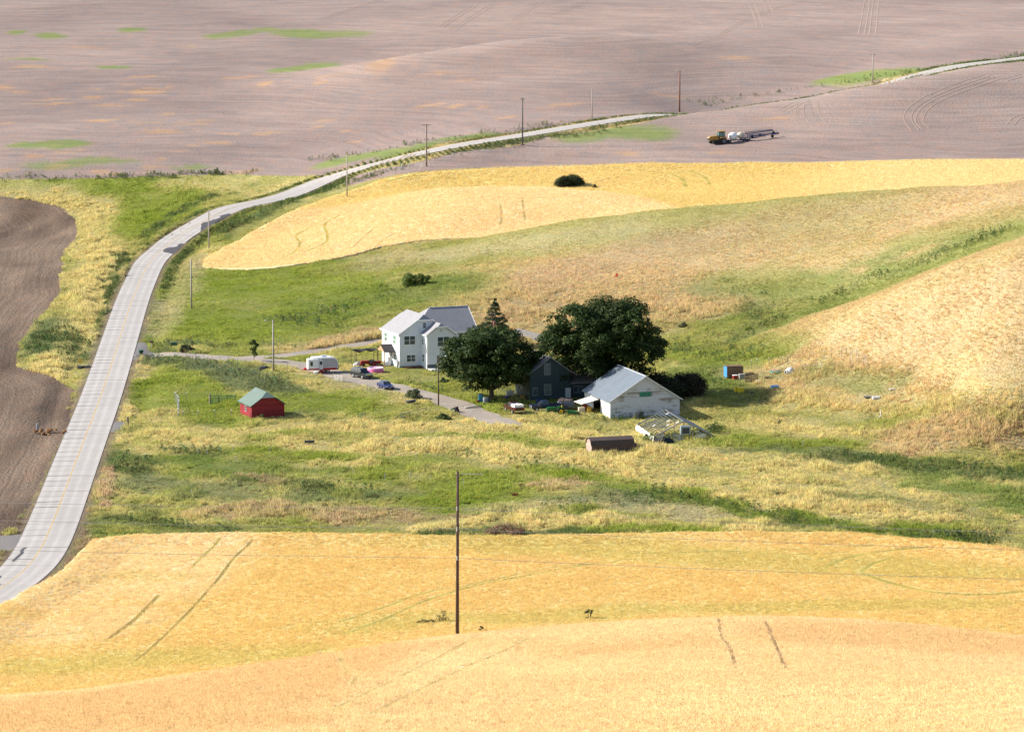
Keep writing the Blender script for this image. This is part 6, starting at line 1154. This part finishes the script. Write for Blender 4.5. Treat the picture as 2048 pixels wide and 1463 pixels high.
# garden fence: thin posts with white caps, wire between
m_post = paint('thin_post', (.20,.17,.14), .8, .2); m_wire = paint('wire', (.30,.30,.30), .5, metal=.5); m_cap = paint('white_cap', (.80,.80,.78))
def fence(name, label, pts, h=1.5, th=.07, cap=True, wires=3, m=None, cat='fence', wd=.02):
    t = empty(name, P3(*pts[0]), 0, label, cat); Q = [P3(*p)-t.location for p in pts]
    for q_ in Q:
        hh = h*rs.uniform(.93, 1.05); b = MB(); b.tube(q_-Vector((0,0,.2)), q_+Vector((0,0,hh)), th/2, n=6); o = b.build('post', m or m_post, t)
        if cap: b = MB(); b.tube(q_+Vector((0,0,hh+.002)), q_+Vector((0,0,hh+.16)), th*.9, n=6); b.build('cap', m_cap, o)
    if wires:
        b = MB()
        for i in range(wires):
            for a, c in zip(Q[:-1], Q[1:]): b.bar(a+Vector((0,0,h*(.95-.8*i/max(1, wires-1)))), c+Vector((0,0,h*(.95-.8*i/max(1, wires-1)))), wd)
        b.build('wire', m_wire, t)
    return t
fence('garden_fence', 'wire garden fence on white-capped posts running right from the pallet shed', [(1503,737),(1514,735),(1538,732),(1565,729),(1575,727.5),(1627,721),(1648,718),(1662,716),(1683,713),(1693,711)], 1.5, .08, True, 2)
fence('garden_fence', 'row of pale tall posts at the right end of the garden', [(1704,722),(1712,724),(1716,725),(1725,731),(1729,733),(1733,735)], 2.2, .12, False, 2, paint('pale_post', (.55,.48,.42)))
fence('garden_fence', 'wire garden fence on thin posts in front of the dog house', [(1545,757),(1608,748),(1615,746),(1641,745),(1668,742),(1702,735)], 1.5, .06, True, 1)
fence('drive_fence', 'wire fence with thin dark posts along the near edge of the drive', [(372,719),(391,721),(408,723),(424,725),(440,727),(457,729),(475,731),(492,733),(526,735),(542,736),(575,738),(600,740)], 1.5, .07, False, 4)
fence('drive_fence', 'sagging wire fence along the drive from the camper to the willow bush', [(667,761),(690,765),(712,772),(735,780),(757,789),(780,797),(805,804),(818,809)], 1.2, .06, False, 3)
fence('paddock_fence', 'wire fence of white-capped posts along the front of the red shed paddock', [(357,838),(367,838),(396,836),(429,835),(463,834)], 1.3, .08, True, 2); fence('paddock_fence', 'row of white-capped steel posts bunched at the left corner of the paddock', [(351,803),(355,808),(357,812),(358,818),(356,828),(357,836)], 1.6, .10, True, 5, paint('steel_post', (.25,.29,.31)), wd=.05); fence('paddock_fence', 'two lone white-capped posts behind the paddock corner', [(355,800),(373,803)], 1.6, .07, True, 0, cat='posts')
def rails(name, label, p, q, h, n_, m, cat, posts=True, wd=.07):
    t = empty(name, P3(*p), 0, label, cat); a, c = Vector((0,0,0)), P3(*q)-P3(*p)
    for i in range(n_): b = MB(); z = h*(i+.6)/n_; b.bar(a+Vector((0,0,z)), c+Vector((0,0,z)), wd*.6, wd); b.build('rail', m, t)
    for u in (0, .33, .66, 1): b = MB(); q_ = a*(1-u)+c*u+Vector((0,.06,0)); b.bar(q_-Vector((0,0,.1)), q_+Vector((0,0,h+.1)), wd); b.build('post', m, t)
    return t
m_gg = paint('gate_green', (.04,.19,.13), .5)
rails('field_gate', 'dark green tubular field gate left of the red shed', (421,807), (472,806), 1.5, 5, m_gg, 'gate', wd=.12); b = None
gpst = empty('gate_post', P3(419.5, 808), 0, 'thick grey wooden post at the left end of the green field gate', 'post'); b = MB(); b.tube((0,0,-.2),(0,0,1.9),.13,n=8); b.build('post', paint('weathered_wood', (.32,.25,.18)), gpst); b = MB(); b.tube((0,0,1.902),(0,0,1.95),.15,n=8); b.build('cap', paint('weathered_wood', (.32,.25,.18)), gpst)
rails('hay_panel', 'pale wooden gate panel on the drive edge below the camper', (666,761), (686,764), 1.3, 5, paint('silvered_wood', (.42,.40,.36), .9), 'gate', wd=.09); rails('rail_fence', 'grey wooden rail fence in the tall grass below the drive end', (802,838), (853,826), 1.1, 2, paint('grey_wood', (.26,.26,.22), .9), 'fence', wd=.1); rails('rail_fence', 'short green panel of rails in the grass right of the red shed', (716,841), (731,838), 1.2, 4, m_gg, 'gate')
# roadside things
TB = empty('wheelie_bin', P3(282, 712), R(20), 'dark green wheeled rubbish bin at the drive entrance', 'bin'); b = MB(); b.add([(-.3,-.33,.1),(.3,-.33,.1),(.3,.33,.1),(-.3,.33,.1),(-.42,-.42,1.15),(.42,-.42,1.15),(.42,.42,1.15),(-.42,.42,1.15)], [(0,3,2,1),(4,5,6,7),(0,1,5,4),(1,2,6,5),(2,3,7,6),(3,0,4,7)]); bevel(b.build('body', paint('bin_green', (.015,.07,.05), .5), TB), .04); b = MB(); b.box(-.46,.46,-.48,.44,1.152,1.24); bevel(b.build('lid', paint('bin_lid', (.02,.09,.065), .5), TB), .03); wheel(TB, -.25, .38, .12, .07); wheel(TB, .25, .38, .12, .07)
def mailbox(px, py, h, m, label):
    t = empty('mailbox', P3(px, py), R(70), label, 'mailbox'); b = MB(); b.box(-.05,.05,-.05,.05,-.1,h); b.build('post', paint('white_post', (.6,.6,.58)), t); b = MB(); b.prism([(-.2,h),(.2,h),(.2,h+.25),(.14,h+.38),(0,h+.43),(-.14,h+.38),(-.2,h+.25)], -.42, .42); b.build('box', m, t); b = MB(); b.box(-.23,-.201,-.1,.05,h+.2,h+.5); b.build('flag', m_rd, t)
mailbox(303, 696, 1.1, M_blk, 'black mailbox on a white post on the uphill side of the drive entrance'); mailbox(273, 722, .9, paint('mail_grey', (.30,.31,.33), .4), 'grey mailbox on the downhill side of the drive entrance, by the road')
mk = empty('marker_post', P3(276, 727.5), 0, 'orange marker post by the road beneath the grey mailbox', 'marker post'); b = MB(); b.box(-.06,.06,-.03,.03,-.1,.8); b.build('post', paint('orange_marker', (.7,.26,.03)), mk); b = MB(); b.box(-.07,.07,-.04,-.031,.5,.75); b.build('reflector', M_tl, mk)
sg = empty('road_sign', P3(160, 731), R(15), 'yellow reflective culvert marker left of the road at the tall grass', 'road sign'); b = MB(); b.tube((0,0,-.1),(0,0,1.5),.04,n=6); b.build('post', m_wire, sg); b = MB(); b.box(-.18,.18,-.06,-.041,.55,1.45); b.build('plate', paint('sign_yellow', (.75,.45,.03), .5), sg)
cvt = empty('culvert_headwall', P3(168, 736), R(10), 'low dark culvert headwall at the left edge of the road', 'culvert'); b = MB(); b.box(-1.3,1.3,-.2,.2,-.3,.5); b.build('headwall', paint('old_concrete', (.14,.13,.13), .9), cvt); b = MB(); b.tube((-.2,-.21,.1),(-.2,-.26,.1),.28,n=12); b.build('pipe', M_blk, cvt)
for px, py, h, lb in ((256,853,1.6,'stout dark wooden post with a ringed top beside the lower drive entrance'),(75,863,1.3,'short grey post in the ploughed field beside the brush pile')):
    t = empty('marker_post', P3(px, py), 0, lb, 'post'); m = paint('dark_post', (.11,.09,.085)) if px > 200 else paint('grey_post', (.24,.26,.30)); b = MB(); b.tube((0,0,-.2),(0,0,h),.16 if px > 200 else .2,n=8); b.build('post', m, t); b = MB(); b.tube((0,0,h+.002),(0,0,h+.12),.22,n=8); b.build('cap', m, t)
bxg = empty('utility_box', P3(348, 694), R(0), 'dark green utility cabinet by the drive shrub', 'utility box'); b = MB(); b.box(-.6,.6,-.35,.35,.0,.9); bevel(b.build('cabinet', paint('cabinet_green', (.03,.08,.06)), bxg), .03); b = MB(); b.box(-.65,.65,-.4,.4,.902,.96); b.build('lid', paint('cabinet_green', (.03,.08,.06)), bxg)
TPH = empty('tarp_heap', P3(529, 739), R(10), 'black plastic heap on the grass beside the lamp pole', 'tarp'); b = MB(); heap(b, 2.9, 1.6, .8, 11); b.build('sheet', paint('black_tarp', (.012,.013,.016)), TPH, True)
IT = empty('metal_frame', P3(619, 887), R(5), 'dark iron frame, like an old bed end, sunk in the meadow grass', 'iron frame'); b = MB(); b.box(-.8,.8,-.3,.3,.2,.55); b.build('base', paint('old_iron', (.05,.055,.055), .6), IT); b = MB(); b.bar((-.75,.25,.55),(-.75,.25,1.25),.06); b.bar((.75,.25,.55),(.75,.25,1.25),.06); b.bar((-.78,.25,1.25),(.78,.25,1.25),.06); b.bar((0,.25,.55),(0,.25,1.25),.04); b.build('back', paint('old_iron', (.05,.055,.055)), IT)
WBx = empty('boat_hull', P3(757, 828), 0); bpy.data.objects.remove(WBx)
TRQ = empty('water_trough', P3(822, 808), R(30), 'dark weathered trough tilted in the grass near the willow bush', 'trough'); b = MB(); b.prism([(-.7,.25),(.7,.35),(.9,.8),(-.9,.65)], -.3, .3); b.build('trough', paint('dark_slate', (.06,.07,.08)), TRQ); b = MB(); b.bar((-.4,0,0),(-.4,0,.3),.1); b.bar((.4,0,0),(.4,0,.35),.1); b.build('leg', m_pal, TRQ)
# dry slope odds and ends
LGS = empty('plank_pile', P3(1737, 794.5), R(5), 'pile of silvery grey planks lying on the dry grass', 'planks')
for i in range(4): b = MB(); b.box(-1.0+.1*i,1.0+.05*i,-.5+.26*i,-.28+.26*i,.12+.1*(i % 2),.2+.1*(i % 2)); b.build('plank', paint('silver_plank', (.34,.31,.29), .9), LGS)
b = MB(); b.box(-.8,1.2,-.2,.3,.0,.11); b.build('bearer', M_blk, LGS)
crate(1752, 797.5, 1.3, .7, .45, paint('white_sheet2', (.74,.73,.71)), 'white flat tank lying right of the grey planks', 'tank', 'tank'); crate(1786, 779, 1.3, .6, .2, paint('pale_board', (.60,.57,.54)), 'pale board lying on the dry grass above the planks', 'board', 'board')
RB = empty('red_harrow', P3(1812, 805), R(20), 'rusty red bent iron bar lying on the dry grass', 'iron bar'); b = MB(); b.bar((-1.3,0,.1),(.6,0,.35),.10); b.bar((.6,0,.35),(1.0,.1,.75),.09); b.build('bar', paint('rust_red', (.42,.08,.05), .7), RB); b = MB(); b.bar((-.8,-.3,.05),(-.8,.3,.25),.06); b.bar((0,-.3,.1),(0,.3,.35),.06); b.build('tine', paint('rust_red', (.42,.08,.05)), RB)
WP = empty('standpipe', P3(1761, 834), 0, 'white standpipe on a pale base in the dry grass', 'standpipe'); b = MB(); b.tube((0,0,.2),(0,0,1.25),.07,n=8); b.build('pipe', W_trim, WP); b = MB(); b.lathe([(.3,0),(.28,.2),(.1,.25)], n=10); b.build('base', paint('pale_concrete', (.5,.49,.46)), WP)
RCH = empty('chair', P3(1232, 556), R(-40), 'small red chair left out on the bare hillside', 'chair'); b = MB(); b.box(-.3,.3,-.3,.3,.42,.48); b.build('seat', m_rd, RCH); b = MB(); b.box(-.3,.3,.26,.32,.5,1.05); b.build('backrest', m_rd, RCH)
for x in (-.26,.26):
    for y in (-.26,.26): b = MB(); b.bar((x,y,0),(x,y,.42),.06); b.build('leg', m_rd, RCH)
STK = [(440,903,'white stake in the meadow below the red shed, nearest the shed'),(466,902,'white stake beside the dark green patch below the red shed, right of a twin'),(414,910,'white stake at the left edge of the straw tuft below the red shed'),(540,905,'white stake left of the old iron frame in the meadow'),(472,925,'white stake standing between the iron frame and the roadside weeds'),(383,992,'lone white stake low in the left meadow near the wires'),(705,950,'leftmost of four white stakes in a row left of the tall pole'),(770,959,'second of four white stakes in a row left of the tall pole'),(820,956,'third of four white stakes in a row left of the tall pole'),(860,965,'white stake of the row that stands closest to the tall pole'),(832,918,'white stake uphill of the tall pole in the straw'),(1606,892,'white stake in the green patch right of the greenhouse frame'),(927,970,'white stake just right of the tall pole'),(396,908,'leftmost white stake below the red shed paddock')]
for px, py, lb in STK:
    t = empty('white_stake', P3(px, py), 0, lb, 'stake', 'white stakes marking out the meadow'); b = MB(); b.box(-.04,.04,-.04,.04,-.1,.95); b.build('stake', paint('stake_white', (.72,.73,.70)), t); b = MB(); b.box(-.05,.05,-.05,.05,.952,1.02); b.build('tip', W_trim, t)
# ------------------------------------------------------------------ the yellow tractor and its sprayer in the far field
m_cy = paint('machine_yellow', (.38,.215,.05), .5, .12); m_nb = paint('implement_blue', (.013,.034,.13), .5, .12)
YT = empty('tractor', P3(1436, 287.5), R(200), 'big yellow tractor on dark tracks in the far brown field', 'tractor')
b = MB(); b.prism([(-.3,1.1),(3.0,1.0),(3.05,1.7),(2.7,2.15),(.1,2.45)], -.62, .62); bevel(b.build('bonnet', m_cy, YT), .12); b = MB(); b.box(2.98,3.1,-.5,.5,1.1,1.6); b.build('grille', M_blk, YT)
for y in (-1, 1):
    b = MB(); b.prism([(-2.3,.9),(-1.9,.15),(-1.4,0),(1.7,0),(2.2,.2),(2.3,.6),(1.9,.85),(-.3,1.2),(-1.2,1.75),(-2.0,1.6)], y*1.15-.4, y*1.15+.4); bevel(b.build('track', M_tyre_r, YT), .08); b = MB(); b.lathe([(.1,y*.42),(.6,y*.43),(.62,y*.3)], (-1.25,y*1.15,.85), 14, 'y'); b.build('drive_wheel', M_dkrim, YT)
    b = MB(); b.prism([(-2.2,1.75),(-.2,1.65),(-.2,1.9),(-1.9,2.05)], y*1.15-.42, y*1.15+.42); b.build('fender', m_cy, YT); b = MB(); b.box(2.9,3.12,y*.4-.14,y*.4+.14,1.7,1.9); b.build('headlight', M_hl, YT)
cabin(YT, M_blk, -1.9, .2, -1.8, .0, 1.9, 3.35, 1.7, 1.6, (.5,), None, glass('cab_glass', (.03,.12,.14))); b = MB(); b.box(-2.05,.25,-.95,.95,3.36,3.62); bevel(b.build('cab_roof', m_cy, YT), .1); b = MB(); b.tube((.5,.75,2.2),(.5,.75,3.7),.09,n=8); b.build('exhaust', M_dkrim, YT); b = MB(); b.box(.1,.5,-.98,-.62,1.9,2.35); b.build('side_box', paint('pale_box', (.7,.7,.7)), YT)
SPR = empty('field_sprayer', YT.matrix_basis @ Vector((-5.6,0,0)), R(201), 'blue field sprayer with folded booms and two white tanks behind the yellow tractor', 'sprayer')
b = MB(); b.lathe([(.05,-1.3),(.75,-1.1),(1.05,-.6),(1.12,0),(1.05,.6),(.75,1.1),(.05,1.3)], (1.0,0,2.0), 18, 'x'); b.build('tank', paint('tank_white', (.78,.78,.76), .4, .04), SPR, True)
b = MB(); b.lathe([(.05,-1.0),(.6,-.9),(.85,-.5),(.9,0),(.85,.5),(.6,.9),(.05,1.0)], (-1.5,-.1,2.25), 18, 'x'); b.build('tank', paint('tank_cream', (.60,.54,.42), .5), SPR, True)
b = MB(); b.bar((4.6,0,.8),(-3.2,-.6,1.0),.22); b.bar((4.6,0,.8),(-3.2,.6,1.0),.22); b.bar((-.2,-.9,.95),(-.2,.9,.95),.2); b.bar((-2.8,-1.4,1.1),(-2.8,1.4,1.1),.25); b.bar((2.2,-.6,.95),(2.2,.6,.95),.2); b.bar((1.,-.5,.95),(1.,-.5,1.3),.2); b.bar((1.,.5,.95),(1.,.5,1.3),.2); b.bar((-1.5,-.4,.95),(-1.5,-.4,1.6),.2); b.bar((-1.5,.4,.95),(-1.5,.4,1.6),.2); b.build('frame', m_nb, SPR)
for x in (-2.2,-3.4):
    for y in (-1.2,1.2): wheel(SPR, x, y, .62, .42, M_dkrim)
wheel(SPR, 2.4, .9, .5, .3, M_dkrim); wheel(SPR, 2.4, -.9, .5, .3, M_dkrim)
for j, (y0, y1, z0, z1, x1) in enumerate(((-1.6,-2.6,1.35,1.5,-13.2),(1.5,1.2,2.0,2.6,-13.0),(.2,2.4,2.6,3.6,-10.5))):
    a, c = Vector((-2.6,y0,z0)), Vector((x1,y1,z1)); b = MB(); b.bar(a, c, .24); b.bar(a+Vector((0,0,.45)), c+Vector((0,0,.25)), .14)
    for i in range(14): q_ = a+(c-a)*(i/13); q2 = a+(c-a)*((i+.5)/13 if i < 13 else 1); b.bar(q_, q2+Vector((0,0,.45-.2*i/13)), .06)
    bo = b.build('boom', m_nb, SPR)
    for i in range(15): q_ = a+(c-a)*((i+.7)/15.5); b = MB(); b.bar(q_+Vector((0,-.08,.1)), q_+Vector((.25,-.35,.95)), .07); b.bar(q_+Vector((.1,-.1,-.05)), q_+Vector((.1,-.1,-.5)), .05); b.build('tine', paint('steel_dark', (.06,.07,.09), .5), bo)
for x, y in ((-5.9,-1.9),(-8.6,-2.2),(-10.8,1.35),(-12.9,-2.5)):
    b = MB(); g0 = float(hz(*(SPR.matrix_basis @ Vector((x,y,0)))[:2]))-SPR.location.z; b.lathe([(.2,-.14),(.42,-.16),(.48,0),(.42,.16),(.2,.14)], (x,y,g0+.48), 14, 'y'); o = b.build('gauge_wheel', M_tyre_r, SPR, True); b = MB(); b.bar((x,y,g0+.48),(x,y,1.5),.1); b.build('strut', m_nb, o)
# ------------------------------------------------------------------ poles and wires
m_pole = paint('pole_wood', (.23,.19,.16), .9, .15, 1.5); m_red = paint('pole_brown', (.20,.10,.07), .9, .15, 1.5); m_dkp = paint('pole_dark', (.075,.045,.04), .9, .25, 1.5); m_pgrey = paint('pole_grey', (.36,.32,.28), .9, .12, 1.5); m_ins = paint('porcelain', (.45,.47,.48), .2)
def pole(px, py, h, label, m, arm=None, lamp=None, dxy=(0,0), r_=.2, xfm=False, armdir=0.):
    t = empty('utility_pole', P3(px, py, -.1), R(armdir), label, 'pole', 'wooden utility poles'); t.location.x += dxy[0]; t.location.y += dxy[1]
    b = MB(); b.tube((0,0,-.5),(0,0,h),r_,r_*.68,10); b.build('shaft', m, t, True)
    if arm:
        wdt, za, ma = arm; b = MB(); b.box(-wdt/2,wdt/2,-r_-.1,-r_*.75,za-.07,za+.07); o = b.build('crossarm', ma, t)
        for x in (-wdt/2+.15, -.45, wdt/2-.15): b = MB(); b.lathe([(.03,0),(.07,.05),(.05,.12),(.08,.18),(.03,.24)], (x,-r_-.02,za+.072), 8); b.build('insulator', m_ins, o)
        b = MB(); b.bar((-wdt*.3,-r_-.03,za-.08),(0,-r_*.9,za-.65),.04); b.bar((wdt*.3,-r_-.03,za-.08),(0,-r_*.9,za-.65),.04); b.build('brace', m, t)
    if lamp:
        s = lamp; b = MB(); b.tube((0,0,h-.35),(s*1.2,-.1,h+.05),.035,n=6); o = b.build('lamp_arm', paint('galvanised', (.42,.44,.45)), t); b = MB(); b.lathe([(.05,.12),(.14,.08),(.2,-.06),(.12,-.12)], (s*1.35,-.1,h+.02), 10); b.build('lamp_head', paint('galvanised', (.42,.44,.45)), o)
    if xfm: b = MB(); b.lathe([(.02,0),(.28,.02),(.28,.85),(.2,.95),(.02,1.0)], (.4,-.2,h-2.6), 12); b.build('transformer', paint('transformer_red', (.22,.10,.08), .5), t)
    return t
pole(383, 617, 11.0, 'grey utility pole between the road bend and the green field', m_pgrey); pole(418, 501, 10.4, 'grey utility pole beside the dark patches on the road curve', m_pgrey); pole(547, 743, 10.0, 'pole with a lamp arm beside the drive, left of the camper', m_pgrey, None, -1); pole(877, 810, 9.0, 'dark lamp pole standing between the drive and the willow bush', m_dkp, None, 1, r_=.13); pole(694, 396, 11.2, 'plain grey utility pole at the left corner of the wheat hill', m_pgrey)
pole(853, 333, 12.0, 'utility pole with a crossarm at the right edge of the road embankment', m_pole, (2.6,11.7,m_pole), r_=.24); pole(1045, 290, 13.6, 'tall dark utility pole where the road climbs past the green patch', paint('pole_slate', (.13,.12,.13), .9), (1.6,13.2,m_pole), r_=.23); pole(1184, 239, 9.2, 'faint thin utility pole beyond the road, left of the brown pole', m_pgrey, None, None, r_=.16); pole(1359, 224, 13.2, 'reddish brown utility pole with a pale crossarm on the ridge', m_red, (2.7,12.9,paint('pale_arm', (.62,.6,.56))), r_=.27); pole(1745, 166, 9.4, 'farthest grey utility pole with a crossarm beside the road verge', m_pgrey, (2.4,9.0,m_pgrey), r_=.21); pole(985, 694, 7.6, 'short dark pole with a reddish transformer in front of the spruce', m_dkp, (1.2,7.2,m_dkp), None, (0,-4.5), .13, True)
b_ = gp(912, D=383); BP = empty('utility_pole', (b_[0], b_[1], float(hz(*b_))-.3), 0, 'tall dark brown pole rising from behind the near wheat hill, carrying three wires', 'pole', 'wooden utility poles')
rq = lambda y: ray(912, y)[2]/ray(912, y)[1]*383; top_z = rq(942); hp = top_z-BP.location.z; b = MB(); b.tube((0,0,-.5),(.1,0,hp),.21,.13,12); b.build('shaft', m_dkp, BP, True)
zs = [rq(y)-BP.location.z for y in (1016, 1057, 1115)]
for z in zs: b = MB(); b.box(.12,.42,-.2,-.14,z-.06,z+.06) if False else b.tube((.0,-.2,z-.22),(.0,-.2,z+.24),.07,n=8); b.build('insulator', m_ins, BP)
b = MB(); zt = rq(947)-BP.location.z
for i in range(6): b.lathe([(.02,.0),(.055,.05),(.055,.12),(.02,.2)], (.55+.42*i,-.1,zt), 6, 'x')
b.tube((-.3,-.1,zt),(3.0,-.1,zt-.03),.018,n=5); b.build('insulator_string', m_ins, BP)
b = MB()
for i in range(60): b.bar((.16-.03*i/60,-.02,1.0+i*(hp-1.4)/60),(.30-.03*i/60,-.02,1.0+i*(hp-1.4)/60),.03)
b.build('climbing_pegs', m_dkp, BP)['kind'] = 'stuff'
def wire(pts, r_, label):
    t = empty('power_wire', pts[0], 0, label, 'wire', None); b = MB(); o_ = Vector(pts[0])
    for a, c in zip(pts[:-1], pts[1:]): b.tube(Vector(a)-o_, Vector(c)-o_, r_, n=5, caps=False)
    b.build('cable', paint('cable_grey', (.20,.20,.21), .5), t); return t
def at(px, py, D): r__ = ray(px, py); return Vector(r__/r__[1]*D)
for (yl, ym, yr_), lb in (((1000,1016,1066),'topmost grey power wire crossing the meadow behind the tall pole'),((1035,1057,1099),'middle grey power wire along the far edge of the near wheat'),((1094,1115,1158),'lowest grey power wire crossing the golden wheat field')):
    L_ = at(-60, yl, 398); M_ = at(912, ym, 382.8); R_ = at(2120, yr_, 366); far_l = L_+(L_-M_)*1.2+Vector((0,0,1.)); far_r = R_+(R_-M_)*.8+Vector((0,0,1.)); pts = []
    for a, c in ((far_l, M_), (M_, far_r)):
        for i in range(24): t_ = i/24; pts.append(a+(c-a)*t_-Vector((0,0,1.1*4*t_*(1-t_)*0.6)))
    pts.append(far_r); wire(pts, .022, lb)
for px, py in ((800,338),(815,337),(838,341)):
    t = empty('guy_guard', P3(px, py), 0, {800:'left pale guy-wire guard leaning by the crossarm pole above the wheat',815:'middle pale guy-wire guard leaning by the crossarm pole above the wheat',838:'right pale guy-wire guard, nearest the crossarm pole above the wheat'}[px], 'guy guard'); b = MB(); b.tube((0,0,0),(.75,0,1.7),.07,n=6); b.build('guard', paint('pale_guard', (.62,.63,.60)), t); b = MB(); b.tube((.75,0,1.7),(2.6,0,5.9),.015,n=5); b.build('guy_wire', m_wire, t)
